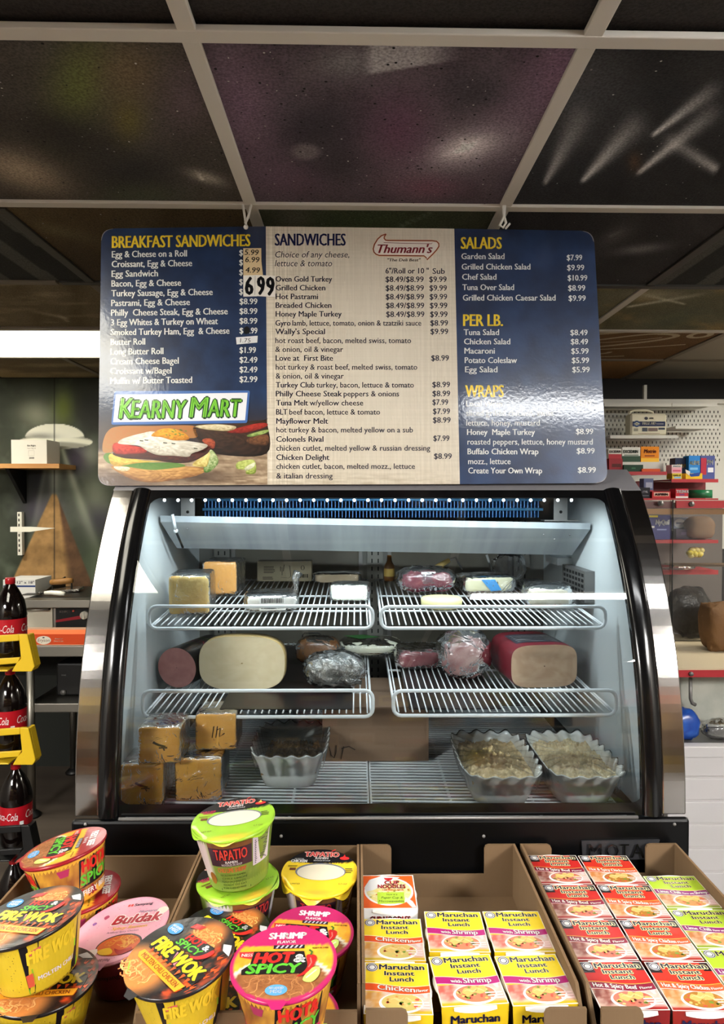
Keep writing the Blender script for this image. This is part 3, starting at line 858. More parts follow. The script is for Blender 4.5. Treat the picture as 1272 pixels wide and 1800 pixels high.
def region(x0, y0, k):
    return lambda pts: [(x0+p[0]/k, y0+p[1]/k) for p in pts]
YEL, WHT, INK, NAVY = (236, 204, 52), (232, 232, 228), (44, 44, 62), (26, 32, 74)
def st(crop, s, x0, x1, yb, cap, col, bold=0.02, ital=0., slope=0.):
    X, Y, k = crop
    a.text(s, X+x0/k, Y+yb/k, cap/k, col, w=(x1-x0)/k, bold=bold, ital=ital, lay=3, slope=slope, flip=-1)
CL, CM, CR = (170, 395, 3.871), (465, 395, 3.687), (790, 395, 3.872)
st(CL, 'BREAKFAST SANDWICHES', 106, 1043, 159, 81, YEL, .03, slope=-.0135)
rows = ['Egg & Cheese on a Roll', 'Croissant, Egg & Cheese', 'Egg Sandwich', 'Bacon, Egg & Cheese', 'Turkey Sausage, Egg & Cheese', 'Pastrami, Egg & Cheese',
        'Philly  Cheese Steak, Egg & Cheese', '3 Egg Whites & Turkey on Wheat', 'Smoked Turkey Ham, Egg  & Cheese', 'Butter Roll', 'Long Butter Roll',
        'Cream Cheese Bagel', 'Croissant w/Bagel', 'Muffin w/ Butter Toasted']
ends = [613, 648, 416, 573, 788, 633, 890, 823, 902, 329, 453, 557, 508, 648]
price = ['$', '$', '$', '$', '$', '$8.99', '$8.99', '$8.99', '$ .99', '', '$1.99', '$2.49', '$2.49', '$2.99']
for i, (s, e) in enumerate(zip(rows, ends)):
    yb = 224+66.2*i
    st(CL, s, 104-.85*i, e, yb, 44, WHT, .026, slope=-.014)
    yp = 211+66.2*i
    if price[i] == '$': st(CL, '$', 970, 993, yp, 40, WHT, .026)
    elif i == 8: st(CL, '$', 972, 996, yp, 40, WHT, .026); st(CL, '.99', 1040, 1092, yp, 40, WHT, .026)
    elif price[i]: st(CL, price[i], 972, 1082 if i == 10 else 1092, yp, 40, WHT, .026)
a.poly([(170+x/3.871, 395+y/3.871) for x, y in ((1000, 742), (1004, 700), (1022, 690), (1040, 705), (1042, 735), (1020, 745))], (10, 10, 14), 4)
st(CM, 'SANDWICHES', 68, 523, 136, 78, NAVY, .03)
st(CM, 'Choice of any cheese,', 68, 548, 213, 40, INK, .008, .2); st(CM, 'lettuce & tomato', 66, 437, 270, 40, INK, .008, .2)
st(CM, '6"/Roll or 10 "', 783, 1062, 317, 36, INK, .02); st(CM, 'Sub', 1088, 1166, 319, 36, INK, .02)
for i, (s, e) in enumerate((('Oven Gold Turkey', 436), ('Grilled Chicken', 392), ('Hot Pastrami', 345), ('Breaded Chicken', 432), ('Honey Maple Turkey', 498))):
    yb = 370+56.6*i
    st(CM, s, 72, e, yb, 36, INK, .026); st(CM, '$8.49/$8.99', 783+i, 1029+i*1.2, yb+2, 36, INK, .02); st(CM, '$9.99', 1066+i*1.5, 1178+i*1.5, yb+2, 36, INK, .02)
for s, x0, x1, yb, bd in (('Gyro', 70, 167, 655, 1), ('lamb, lettuce, tomato, onion & tzatziki sauce', 180, 1014, 655, 0), ('$8.99', 1073, 1187, 655, 2), ("Wally's Special", 70, 390, 710, 1), ('$9.99', 1074, 1188, 710, 2),
        ('hot roast beef, bacon, melted swiss, tomato', 70, 948, 768, 0), ('& onion, oil & vinegar', 70, 508, 825, 0), ('Love at  First Bite', 72, 442, 882, 1), ('$8.99', 1079, 1193, 882, 2),
        ('hot turkey & roast beef, melted swiss, tomato', 72, 988, 940, 0), ('& onion, oil & vinegar', 72, 512, 998, 0), ('Turkey Club', 73, 322, 1056, 1), ('turkey, bacon, lettuce & tomato', 335, 966, 1056, 0),
        ('$8.99', 1086, 1200, 1054, 2), ('Philly Cheese Steak', 73, 500, 1113, 1), ('peppers & onions', 512, 870, 1113, 0), ('$8.99', 1087, 1201, 1112, 2), ('Tuna Melt', 75, 280, 1172, 1), ('w/yellow cheese', 292, 638, 1172, 0),
        ('$7.99', 1087, 1188, 1168, 2), ('BLT', 75, 147, 1231, 1), ('beef bacon, lettuce & tomato', 160, 747, 1231, 0), ('$7.99', 1090, 1200, 1227, 2), ('Mayflower Melt', 76, 410, 1290, 1), ('$8.99', 1090, 1204, 1284, 2),
        ('hot turkey & bacon, melted yellow on a sub', 76, 960, 1347, 0), ('Colonels Rival', 76, 380, 1407, 1), ('$7.99', 1093, 1196, 1402, 2), ('chicken cutlet, melted yellow & russian dressing', 76, 1072, 1465, 0),
        ('Chicken Delight', 76, 418, 1525, 1), ('$8.99', 1097, 1211, 1518, 2), ('chicken cutlet, bacon, melted mozz., lettuce', 76, 973, 1583, 0), ('& italian dressing', 76, 440, 1645, 0)):
    st(CM, s, x0, x1, yb, 36, INK, (.013, .026, .022)[bd])
st(CR, 'SALADS', 78, 352, 165, 80, YEL, .03); st(CR, 'PER LB.', 94, 360, 690, 80, YEL, .03); st(CR, 'WRAPS', 108, 366, 1174, 82, YEL, .03)
for s, x0, x1, yb, p, p0, p1, yp in (('Garden Salad', 80, 372, 235, '$7.99', 797, 900, 243), ('Grilled Chicken Salad', 82, 548, 306, '$9.99', 799, 914, 311), ('Chef Salad', 85, 317, 375, '$10.99', 803, 935, 381),
        ('Tuna Over Salad', 87, 437, 446, '$8.99', 806, 921, 450), ('Grilled Chicken Caesar Salad', 90, 719, 517, '$9.99', 809, 924, 519), ('Tuna Salad', 96, 335, 752, '$8.49', 821, 937, 753), ('Chicken Salad', 98, 411, 815, '$8.49', 824, 940, 815),
        ('Macaroni', 101, 306, 878, '$5.99', 827, 944, 879), ('Potato Coleslaw', 103, 457, 942, '$5.99', 831, 947, 942), ('Egg Salad', 105, 324, 1005, '$5.99', 834, 951, 1005), ('Local Wrap', 112, 358, 1238, '$8.99', 846, 963, 1234),
        ('sliced grilled chicken, swiss', 112, 705, 1302, '', 0, 0, 0), ('lettuce, honey, mustard', 114, 612, 1368, '', 0, 0, 0), ('Honey  Maple Turkey', 119, 579, 1431, '$8.99', 859, 975, 1426), ('roasted peppers, lettuce, honey mustard', 121, 972, 1497, '', 0, 0, 0),
        ('Buffalo Chicken Wrap', 122, 603, 1563, '$8.99', 864, 985, 1558), ('mozz., lettuce', 126, 414, 1630, '', 0, 0, 0), ('Create Your Own Wrap', 127, 628, 1693, '$8.99', 872, 993, 1688)):
    st(CR, s, x0, x1, yb, 40, WHT, .022 if p else .013)
    if p: st(CR, p, p0, p1, yp, 38, WHT, .022)
# supplier's ribbon mark
K = region(640, 400, 7.95)
rib = [(305, 92), (280, 130), (278, 155), (300, 178), (330, 182), (950, 186), (1010, 195), (1040, 225), (1042, 265), (1010, 315), (950, 380), (875, 452), (866, 425), (835, 398), (210, 392), (165, 375), (135, 345), (125, 300), (140, 240), (185, 165), (240, 115)]
a.poly(K(rib), (226, 218, 208), 2)
rc = rib+[rib[0]]
a.line(K(rc), 2.6, (214, 160, 96), 3); a.line(K(rc), 1.6, (116, 38, 40), 4)
a.line(K([(270, 212), (600, 222), (940, 228), (948, 216)]), .9, (116, 30, 44), 3)
a.text('Thumann\'s', *K([(190, 358)])[0], 140/7.95*.86, (122, 24, 36), w=760/7.95, bold=.035, ital=.32, lay=4, flip=-1)
a.text('"The Deli Best"', *K([(325, 474)])[0], 40/7.95, (40, 34, 34), w=460/7.95, bold=.03, ital=.15, lay=3, flip=-1)
# shop name plate and sandwich picture printed on the board
K = region(170, 680, 4.103)
a.poly(rounded(K([(128, 32), (1106, 28), (1085, 262), (106, 275)]), 4), (66, 104, 168), 7); a.poly(K([(140, 58), (1088, 44), (1070, 242), (120, 256)]), (228, 230, 236), 8)
def shop(s, x0, x1, yb, cap):
    X, Y = K([(x0, yb)])[0]
    a.text(s, X+.8, Y+1.0, cap/4.103, (24, 44, 40), w=(x1-x0)/4.103, bold=.06, ital=.16, lay=9, flip=-1); a.text(s, X, Y, cap/4.103, (22, 66, 30), w=(x1-x0)/4.103, bold=.062, ital=.16, lay=10, flip=-1)
    a.text(s, X, Y-.3, cap/4.103*.97, (126, 204, 64), w=(x1-x0)/4.103, bold=.02, ital=.16, lay=11, flip=-1)
shop('K', 165, 262, 230, 150); shop('EARNY', 250, 650, 228, 132); shop('M', 672, 805, 222, 148); shop('ART', 800, 1042, 218, 128)
def pp(pts, col, lay, n=0):
    P = np.array(K(pts))
    a.poly(P, col, lay)
def smooth_closed(pts, n=6):
    P = np.array(pts, float); m = len(P); out = []
    for i in range(m):
        p0, p1, p2, p3 = P[i-1], P[i], P[(i+1) % m], P[(i+2) % m]
        for t in np.arange(n)/n:
            out.append(.5*((2*p1)+(-p0+p2)*t+(2*p0-5*p1+4*p2-p3)*t*t+(-p0+3*p1-3*p2+p3)*t**3))
    return out
def pc(pts, col, lay): pp(smooth_closed(pts), col, lay)
def shade(pts, c0, c1, lay, seed=0):
    """smooth outline filled with a mottled print"""
    P = np.array(K(smooth_closed(pts))); c = P.mean(0)
    rings = np.linspace(0, 1, 15)[1:]
    G = np.array([[c+(p-c)*r for p in P] for r in rings])
    X, Y = G[..., 0], G[..., 1]
    n = fbm(X*.35+seed, Y*.45); rr = np.linspace(0, 1, 15)[1:][:, None]
    t = np.clip((Y-P[:, 1].min())/(np.ptp(P[:, 1])+1e-6)*.8+(n-.5)*1.7+.5*rr**5-.05, 0, 1.25)
    V = sgn(G.reshape(-1, 2), lay).reshape(G.shape[:2]+(3,)); b = mb.n
    mb.grid(V, np.clip(mixc(c0, np.array(c1)*.82, t), 0, 255), 1, True, cv=True)
    m = len(P); mb.F.append(tuple(b+k for k in range(m))); mb.MI.append(1); mb.SM.append(False)
shade([(700, 285), (900, 265), (1200, 240), (1226, 250), (1226, 480), (900, 490), (760, 420)], (70, 46, 34), (40, 28, 22), 2, 1)
shade([(710, 285), (850, 270), (1000, 285), (960, 318), (800, 310)], (226, 214, 180), (190, 170, 120), 3, 2)
shade([(950, 318), (1120, 270), (1222, 262), (1215, 290), (1080, 330), (970, 335)], (176, 52, 40), (120, 30, 26), 3, 3)
shade([(1090, 345), (1226, 310), (1226, 332), (1110, 362)], (170, 190, 110), (110, 140, 70), 3, 4)
shade([(1090, 372), (1226, 345), (1226, 420), (1100, 410)], (120, 78, 50), (84, 54, 36), 3, 5)
shade([(110, 570), (300, 560), (560, 570), (740, 580), (790, 600), (720, 640), (560, 672), (390, 690), (260, 668), (160, 620)], (206, 158, 92), (150, 98, 48), 2, 6)
shade([(48, 470), (45, 400), (80, 320), (160, 285), (400, 282), (690, 280), (715, 320), (700, 370), (400, 360), (160, 420), (110, 470)], (168, 108, 58), (196, 140, 80), 2, 7)
shade([(50, 500), (100, 478), (300, 540), (560, 548), (640, 570), (560, 585), (400, 600), (240, 580), (120, 560), (70, 540)], (72, 116, 44), (116, 156, 70), 3, 8)
shade([(770, 600), (800, 480), (830, 455), (872, 510), (870, 560), (810, 615)], (200, 206, 160), (100, 140, 60), 3, 9)
shade([(100, 550), (108, 482), (330, 530), (500, 535), (300, 550), (160, 570)], (226, 196, 96), (208, 170, 70), 4, 10)
shade([(690, 560), (810, 470), (800, 560), (770, 578)], (236, 222, 150), (216, 190, 100), 4, 11)
shade([(130, 575), (230, 580), (235, 600), (190, 610), (140, 595)], (236, 228, 196), (214, 196, 150), 5, 12)
shade([(120, 480), (340, 470), (560, 480), (760, 480), (820, 430), (800, 480), (700, 535), (580, 550), (380, 525), (200, 515)], (92, 40, 30), (60, 30, 26), 5, 13)
shade([(118, 420), (160, 405), (330, 440), (350, 475), (180, 488), (122, 470)], (206, 64, 46), (160, 40, 30), 6, 14)
shade([(760, 385), (810, 372), (852, 395), (845, 445), (800, 430)], (176, 84, 52), (130, 50, 34), 5, 15)
shade([(155, 400), (200, 370), (330, 335), (420, 325), (600, 380), (790, 415), (770, 450), (690, 480), (660, 505), (560, 498), (440, 492), (360, 460), (300, 425), (180, 415)], (236, 232, 220), (208, 200, 180), 7, 16)
shade([(395, 355), (440, 315), (520, 300), (620, 325), (668, 375), (600, 388), (540, 385), (470, 365)], (232, 168, 46), (214, 136, 30), 8, 17)
shade([(1010, 590), (1015, 545), (1100, 525), (1142, 540), (1144, 620), (1080, 628), (1070, 600)], (196, 206, 120), (150, 170, 70), 3, 18)
shade([(1070, 580), (1140, 545), (1130, 580), (1075, 605)], (230, 230, 200), (210, 210, 170), 4, 19)
for k in range(16):
    x, y = random.uniform(490, 640), random.uniform(300, 350); pp([(x, y), (x+14, y+4), (x+10, y+9), (x-3, y+6)], (96, 130, 50), 9)
for x, y in ((310, 385), (345, 380), (480, 400), (540, 405), (700, 440)): pp([(x, y), (x+30, y+4), (x+26, y+10), (x+2, y+8)], (60, 66, 44), 9)
mb.build('board', ['fascia', 'signface'], sign)
# stuck-on price labels
def sticker(name, poly, col, lay, fn):
    m2 = MB(); m2.prism(sgn(poly, lay), _n*.0003, col, 0); b = Art(m2, sgn, 0); fn(b, lay+3); return m2.build(name, 'paint', sign)
K3 = region(400, 380, 11.25)
def hw(b, l):
    for s, x, y, w in (('5.99', 335, 770, 280), ('6.99', 350, 915, 280), ('4.99', 355, 1120, 285)):
        b.text(s, *K3([(x, y)])[0], 9.6, (30, 26, 24), bold=.02, w=w/11.25, ital=.15, lay=l, flip=-1, slope=.03)
sticker('handwritten_label', K3([(310, 640), (665, 637), (668, 900), (700, 1180), (312, 1180)]), (206, 182, 142), 5, hw)
def big(b, l):
    b.text('6', *K3([(358, 1555)])[0], 345/11.25, (14, 14, 20), w=140/11.25, bold=.04, lay=l, flip=-1)
    b.line(K3([(546, 1190), (540, 1565)]), .5, (60, 60, 60), l)
sticker('price_label', K3([(312, 1180), (585, 1172), (585, 1592), (312, 1598)]), (226, 222, 214), 9, big)
def big2(b, l):
    b.text('9', *K3([(596, 1562)])[0], 355/11.25, (14, 14, 20), w=130/11.25, bold=.04, lay=l, flip=-1); b.text('9', *K3([(776, 1575)])[0], 355/11.25, (14, 14, 20), w=140/11.25, bold=.04, lay=l, flip=-1)
sticker('price_label', K3([(586, 1172), (945, 1190), (945, 1608), (586, 1590)]), (226, 220, 212), 11, big2)
def sm(b, l): b.text('1.75', 170+975/3.871, 395+803/3.871, 7.5, (60, 56, 60), w=72/3.871, ital=.1, lay=l, flip=-1)
sticker('handwritten_label', [(170+x/3.871, 395+y/3.871) for x, y in ((947, 768), (1095, 757), (1092, 803), (952, 816))], (214, 214, 216), 5, sm)
# white ties that hang the board from the ceiling bar
M['tie'] = mat('white_tie', (222, 218, 210), .45)
for pts, lb in (([(424, 345), (430, 380), (433, 400), (431, 392), (436, 382), (443, 352)], 'left white plastic tie hanging the menu board from the ceiling bar'),
                ([(884, 358), (885, 378), (889, 392), (884, 400), (878, 396), (886, 380), (887, 360)], 'right white plastic tie hanging the menu board from the ceiling bar')):
    q = [at(x, y, 1.655+.0*i) for i, (x, y) in enumerate(pts)]
    mb = MB(); mb.tube(q, .0032, 6); 
    if pts[0][0] > 800: mb.tube([at(888, 402, 1.655), at(896, 393, 1.655)], .0028, 6)
    else: mb.sphere(at(432, 399, 1.655), .006, 8, 6)
    o = mb.build('hanging_tie', 'tie'); tag(o, lb, 'plastic tie', 'ties that hang the menu board')

# ================================================================ FOOD IN THE CASE
def Ytop(y): return .4028/((y-873)/1210+.0675)
def Ymid(y): return .5387/((y-873)/1210+.0369)
def Ybot(y): return .660*1210/(y-873)
def ztop(Y): return H-.300+.0675*(Y-1.597)+.0055
def zmid(Y): return H-.487+.0369*(Y-1.536)+.0055
ZR = ZF+.0135
def XW(px_, Y): return at(px_, 900, Y).x
def sgnpow(v, e): return np.sign(v)*np.abs(v)**e
def superq(half, e1=.3, e2=.3, n=28, m=18, noise=0., freq=3., seed=0):
    """rounded block or lump, resting on z = 0"""
    p = np.linspace(-math.pi/2, math.pi/2, m)[:, None]; t = (np.arange(n)*2*math.pi/n)[None, :]
    x = half[0]*sgnpow(np.cos(p), e1)*sgnpow(np.cos(t), e2); y = half[1]*sgnpow(np.cos(p), e1)*sgnpow(np.sin(t), e2); z = half[2]*sgnpow(np.sin(p), e1)+0*t
    P = np.stack([x, y, z], -1)
    if noise:
        n1 = fbm(x/half[0]*freq+z/half[2]*freq*.7+seed*3.1+9, y/half[1]*freq-z/half[2]*freq*.5+seed*1.7+9)-.5
        P *= (1+noise*n1*2)[..., None]
    P[..., 2] += half[2]
    return P
def lump(name, half, loc, mat_, col=(200, 200, 200), col2=None, rz=0., tilt=0., parent=None, label=None, cat=None, group=None, film=None, film_name='plastic_wrap', fs=1.03, e1=.3, e2=.3, noise=.02, freq=3., seed=0, extra=None, n=28, m=18, fnoise=.05):
    mb = MB(); P = superq(half, e1, e2, n, m, noise, freq, seed)
    if col2 is not None:
        t = np.clip(fbm(P[..., 0]*60+seed, P[..., 2]*60+P[..., 1]*50)*1.8-.4, 0, 1); C = mixc(col, col2, t)
    else: C = np.array(col, float)
    mb.grid(P, C if C.ndim == 3 else col, 0, True, cv=True)
    if extra: extra(mb)
    o = mb.build(name, [mat_, 'paint'], parent)
    o.location = loc; o.rotation_euler = (tilt, 0, rz)
    if label: tag(o, label, cat, group)
    if film:
        fb = MB(); Q = superq(tuple(h*fs for h in half), e1*1.15, e2*1.15, 36, 24, fnoise, freq*2.2, seed+5)
        fb.grid(Q, (255, 255, 255), 0, True, cv=True); w = fb.build(film_name, film, o)
    return o
M['cheese'] = mat('cheese', rough=.42, vcol=True, spec=.4, bump=(60, .15, .003), sss=.12)
M['meat'] = mat('cold_cut', rough=.5, vcol=True, spec=.35, bump=(90, .12, .002), sss=.08)
M['wraps'] = mat('tight_film_over_food', rough=.22, vcol=True, spec=.5, coat=.5, coat_rough=.12, bump=(40, .55, .006))
M['silver'] = mat('crumpled_film', (150, 150, 148), .2, .55, bump=(30, 1.0, .02), var=(18, (84, 80, 76), 3))
M['porcelain'] = mat('white_porcelain', (236, 238, 236), .22, coat=.3)
M['salad'] = mat('salad', rough=.6, vcol=True, spec=.3)
def label_art(w, h, face, fn, col=(236, 234, 228)):
    """a small printed label; face maps (u,v) in metres to local points"""
    def go(mb):
        a = Art(mb, face, 1); a.rect(-w/2, -h/2, w/2, h/2, col, 0); fn(a)
    return go
def bars(a, x0, y0, x1, y1, n=14, lay=1):
    for k in range(n):
        q = x0+(x1-x0)*(k+.2*random.random())/n; a.rect(q, y0, q+(x1-x0)/n*random.choice((.3, .5, .7)), y1, (20, 20, 20), lay)
def lines(a, x0, y0, x1, y1, n, col=(60, 60, 60), lay=1, t=.45):
    h = (y1-y0)/n
    for k in range(n): a.rect(x0, y0+k*h, x0+(x1-x0)*random.uniform(.7, 1), y0+(k+t)*h, col, lay)
# --- upper left shelf
Y = Ytop(1085)+.07
def lab1(mb):
    a = Art(mb, lambda p, l: np.stack([np.full(len(p), .0485+.0004*l), p[:, 0], .05+p[:, 1]], 1), 1)
    a.rect(-.03, -.03, .03, .03, (70, 74, 84), 1); lines(a, -.026, -.024, .024, .024, 9, (196, 196, 196), 2)
lump('cheese_block', (.049, .072, .048), (XW(338, Y), Y, ztop(Y)), 'wraps', (206, 160, 86), (226, 204, 140), rz=.10, e1=.16, e2=.16, noise=.03, film='cling', fs=1.02, seed=1,
     label='big tan cheese block in film at the left front of the upper left shelf', cat='cheese', group='wrapped cheese in the case', extra=lab1)
Y = 1.95
lump('cheese_block', (.047, .06, .046), (XW(394, Y), Y, ztop(Y)), 'wraps', (212, 150, 74), (222, 164, 92), rz=-.05, e1=.14, e2=.14, noise=.02, film='cling', fs=1.03, seed=2,
     label='orange cheese block behind the big tan one on the upper left shelf', cat='cheese', group='wrapped cheese in the case')
Y = Ytop(1078)+.05
def lab2(mb):
    a = Art(mb, lambda p, l: np.stack([p[:, 0], -.0655-.0004*l+0*p[:, 0], .021+p[:, 1]], 1), 1)
    a.rect(-.03, -.016, .034, .016, (228, 226, 222), 1); bars(a, -.026, .002, .03, .014, 18, 2); lines(a, -.026, -.012, .026, 0, 3, (60, 60, 60), 2)
    b = Art(mb, lambda p, l: np.stack([p[:, 0], p[:, 1], .042+.0006*l+0*p[:, 0]], 1), 1); b.rect(-.03, -.03, .03, .02, (220, 216, 212), 2); b.rect(.0, -.005, .024, .012, (150, 40, 50), 3); lines(b, -.028, -.026, .02, -.008, 4, (70, 70, 76), 3)
o = lump('wrapped_package', (.064, .064, .021), (XW(477, Y), Y, ztop(Y)), 'wraps', (208, 204, 198), (228, 224, 216), rz=.12, e1=.35, e2=.3, noise=.05, film='bag', fs=1.07, seed=3,
     label='flat white wrapped package with barcode in the middle of the upper left shelf', cat='wrapped food', extra=lab2, fnoise=.09)
mb = MB(); mb.tube([(.055, .0, .03), (.062, .0, .05), (.060, .004, .075), (.068, .008, .09)], [.012, .006, .009, .013], 8); mb.build('film_tail', 'bag', o)
Y = Ytop(1060)+.04
lump('cheese_block', (.051, .042, .022), (XW(615, Y), Y, ztop(Y)), 'wraps', (214, 218, 204), (232, 234, 224), rz=-.08, e1=.25, e2=.25, noise=.03, film='cling', fs=1.05, seed=4,
     label='low white cheese block at the right end of the upper left shelf', cat='cheese', group='wrapped cheese in the case')
Y = 2.10; p0, p1 = at(452, 1016, Y), at(547, 981, Y)
mb = MB(); mb.box((-(p1.x-p0.x)/2, 0, 0), ((p1.x-p0.x)/2, .05, p1.z-p0.z), (176, 166, 142)); w = p1.x-p0.x; h = p1.z-p0.z
a = Art(mb, lambda p, l: np.stack([p[:, 0]*w, -.0004*l+0*p[:, 0], p[:, 1]*h], 1)); INKK = (54, 50, 46)
lines(a, -.38, .42, -.16, .8, 5, INKK, 1, .4); a.line([(-.06, .2), (.08, .16), (.12, .25), (.10, .78), (.0, .84), (-.02, .5), (-.07, .5), (-.07, .74)], .012, INKK, 1); a.line([(-.04, .3), (-.04, .7)], .01, INKK)
a.ring(.34, .68, .035, .12, .012, INKK); bars(a, .22, .18, .44, .36, 16); lines(a, -.4, .1, -.2, .26, 2, INKK)
o = mb.build('glove_box', 'paint'); o.location = ((p0.x+p1.x)/2, Y, ztop(Y)+.002); tag(o, 'kraft cardboard box with a black line drawing at the back of the upper left shelf', 'box')
Y = 2.10
lump('wrapped_package', (.066, .035, .014), (XW(592, Y), Y, ztop(Y)), 'wraps', (170, 150, 122), (206, 190, 160), noise=.08, film='bag', fs=1.1, seed=6, label='flat tan wrapped package right of the kraft box at the back', cat='wrapped food', fnoise=.12)
# --- upper right shelf
Y = Ytop(1045)+.03
def lab3(mb):
    a = Art(mb, lambda p, l: np.stack([p[:, 0], -.055-.001*l+.9*np.abs(p[:, 1]-.0)**1.3, .038+p[:, 1]], 1), 1)
    a.rect(-.022, -.022, .018, .024, (226, 226, 226), 1); lines(a, -.019, -.018, .014, .02, 7, (60, 60, 70), 2)
lump('wrapped_ham', (.079, .056, .035), (XW(748, Y), Y, ztop(Y)), 'wraps', (82, 12, 32), (112, 32, 50), rz=.1, e1=.7, e2=.5, noise=.09, film='bag', fs=1.06, seed=7, label='dark red wrapped ham with a white label on the upper right shelf', cat='ham', extra=lab3, fnoise=.1)
Y = Ytop(1076)+.05
mb = MB(); mb.lathe([(.001, 0), (.046, 0), (.052, .006), (.053, .018), (.049, .025), (.03, .0265), (.001, .027)], 40, col=(216, 208, 152)); o = mb.build('cheese_round', 'cheese'); o.location = (XW(776, Y), Y, ztop(Y)); tag(o, 'pale yellow round of cheese at the front of the upper right shelf', 'cheese')
Y = Ytop(1043)+.03
def lab4(mb):
    a = Art(mb, lambda p, l: np.stack([p[:, 0], p[:, 1], .046+.0006*l+0*p[:, 0]], 1), 1)
    a.poly([(-.045, -.02), (-.02, -.045), (.05, .03), (.02, .045)], (40, 140, 206), 1); a.poly([(-.03, -.046), (.03, -.046), (.0, -.02)], (60, 150, 214), 2); a.poly([(-.04, .01), (-.02, .03), (.01, .04), (-.03, .045)], (50, 134, 196), 2)
    b = Art(mb, lambda p, l: np.stack([p[:, 0], -.052-.0006*l+0*p[:, 0], .02+p[:, 1]], 1), 1); b.poly([(-.03, .018), (.01, .018), (.03, -.012), (.0, -.016)], (60, 150, 214), 1)
lump('cheese_wedge', (.07, .05, .0225), (XW(853, Y), Y, ztop(Y)), 'wraps', (214, 208, 166), (230, 226, 196), rz=.15, e1=.3, e2=.3, noise=.06, film='bag', fs=1.09, seed=8, label='cream cheese with blue printed wrapping in a clear bag on the upper right shelf', cat='cheese', group='wrapped cheese in the case', extra=lab4, fnoise=.12)
Y = Ytop(1074)+.055
lump('cheese_block', (.057, .06, .028), (XW(962, Y), Y, ztop(Y)), 'wraps', (200, 192, 166), (222, 216, 198), rz=-.12, e1=.4, e2=.35, noise=.06, film='bag', fs=1.07, seed=9, label='cream block in a clear bag at the right end of the upper right shelf', cat='cheese', group='wrapped cheese in the case', fnoise=.1)
mb = MB(); A, B = at(761, 1000, 2.0), at(789, 985, 2.02); mb.tube([A, (A+B)/2, B], [.007, .0085, .007], 8, col=(214, 186, 120)); mb.tube([B, at(800, 980, 2.03), at(812, 1001, 2.06)], [.004, .003, .002], 6, col=(150, 150, 150)); o = mb.build('cheese_knife', 'paint'); tag(o, 'knife with a pale yellow handle behind the dark red wrapped ham', 'knife')
Y = 2.12; p = at(684, 1012, Y)
mb = MB(); mb.lathe([(.001, 0), (.016, 0), (.0165, .01), (.0165, .045), (.008, .06), (.007, .078), (.001, .079)], 18, col=(112, 72, 34)); mb.lathe([(.0168, .014), (.0168, .038)], 18, col=(196, 166, 90)); o = mb.build('sauce_bottle', 'gloss'); o.location = (p.x, Y, ztop(Y)); tag(o, 'small amber bottle with a tan label at the back between the upper shelves', 'bottle')
Y = 2.10
lump('plastic_bag', (.05, .03, .045), (XW(895, Y), Y, ztop(Y)), 'bag', (200, 200, 200), e1=.8, e2=.8, noise=.2, seed=11, label='crumpled clear bag at the back of the upper right shelf', cat='plastic bag')
mb = MB(); mb.tube([at(855, 975, 2.16), at(866, 1010, 2.15)], .004, 6, col=(170, 170, 168)); mb.build('door_pull', 'paint', case)
P0 = at(1000, 1040, 1.95); mb = MB(); mb.box((IX1-.03, 1.74, H-.27), (IX1-.005, 1.93, H-.19)); 
for k in range(5):
    for j in range(7): mb.box((IX1-.0308, 1.75+j*.025, H-.262+k*.014), (IX1-.0299, 1.766+j*.025, H-.254+k*.014), mi=1)
mb.build('side_vent', ['greymetal', 'slot'], case)
# --- middle left shelf
Y = Ymid(1212)
def roll(name, r1, r2, length, loc, rz, face_col, skin, label, cat, face_col2=None, printed=None, e=1.):
    """cut log lying along its own y axis, cut face towards the viewer"""
    t = thing(name, label, cat, loc, rz)
    n = 48; an = np.arange(n)*2*math.pi/n
    X = r1*sgnpow(np.cos(an), e); Z = r2*sgnpow(np.sin(an), e)+r2
    mb = MB(); rows = []
    for y, k in ((0, .985), (.004, 1), (length*.5, 1.0), (length-.05, .99), (length-.015, .8), (length, .35), (length+.004, .02)):
        rows.append(np.stack([X*k, np.full(n, y), (Z-r2)*k+r2], 1))
    mb.grid(np.array(rows), skin, 0, True, cv=True)
    if printed:
        a = Art(mb, lambda p, l: np.stack([r1*1.004*sgnpow(np.cos(p[:, 0]), e), p[:, 1], r2+r2*(1.004+.003*l)*sgnpow(np.sin(p[:, 0]), e)], 1), 0); printed(a)
    mb.build('casing', 'gloss', t)
    mb = MB(); G = []
    for k in np.linspace(.02, .985, 12): G.append(np.stack([X*k, np.full(n, -.0008+.0008*k), (Z-r2)*k+r2], 1))
    G = np.array(G); c = mixc(face_col, face_col2 or face_col, np.clip(fbm(G[..., 0]*90, G[..., 2]*90)*2-.5, 0, 1))
    mb.grid(G[:, ::-1], c[:, ::-1], 0, False, cv=True); mb.build('cut_face', 'meat', t)
    return t
def pr1(a):
    for k in range(3): a.poly([(t, .05+.03*k) for t in np.linspace(.6, 2.2, 9)]+[(t, .065+.03*k) for t in np.linspace(2.2, .6, 9)], ((168, 150, 40), (150, 40, 50), (110, 130, 60))[k], 1)
roll('pink_sausage', .054, .050, .22, (XW(309, Y), Y, zmid(Y)+.002), -.30, (172, 116, 114), (26, 24, 24), 'cut pink sausage in black casing at the left end of the middle left shelf', 'sausage', (188, 134, 128), pr1)
Y = Ymid(1216)
roll('turkey_breast', .107, .0675, .07, (XW(424, Y), Y, zmid(Y)), -.03, (210, 194, 160), (176, 150, 100), 'large pale oval turkey breast with a flat cut face on the middle left shelf', 'turkey', (220, 206, 176), e=.66)
Y = 1.93
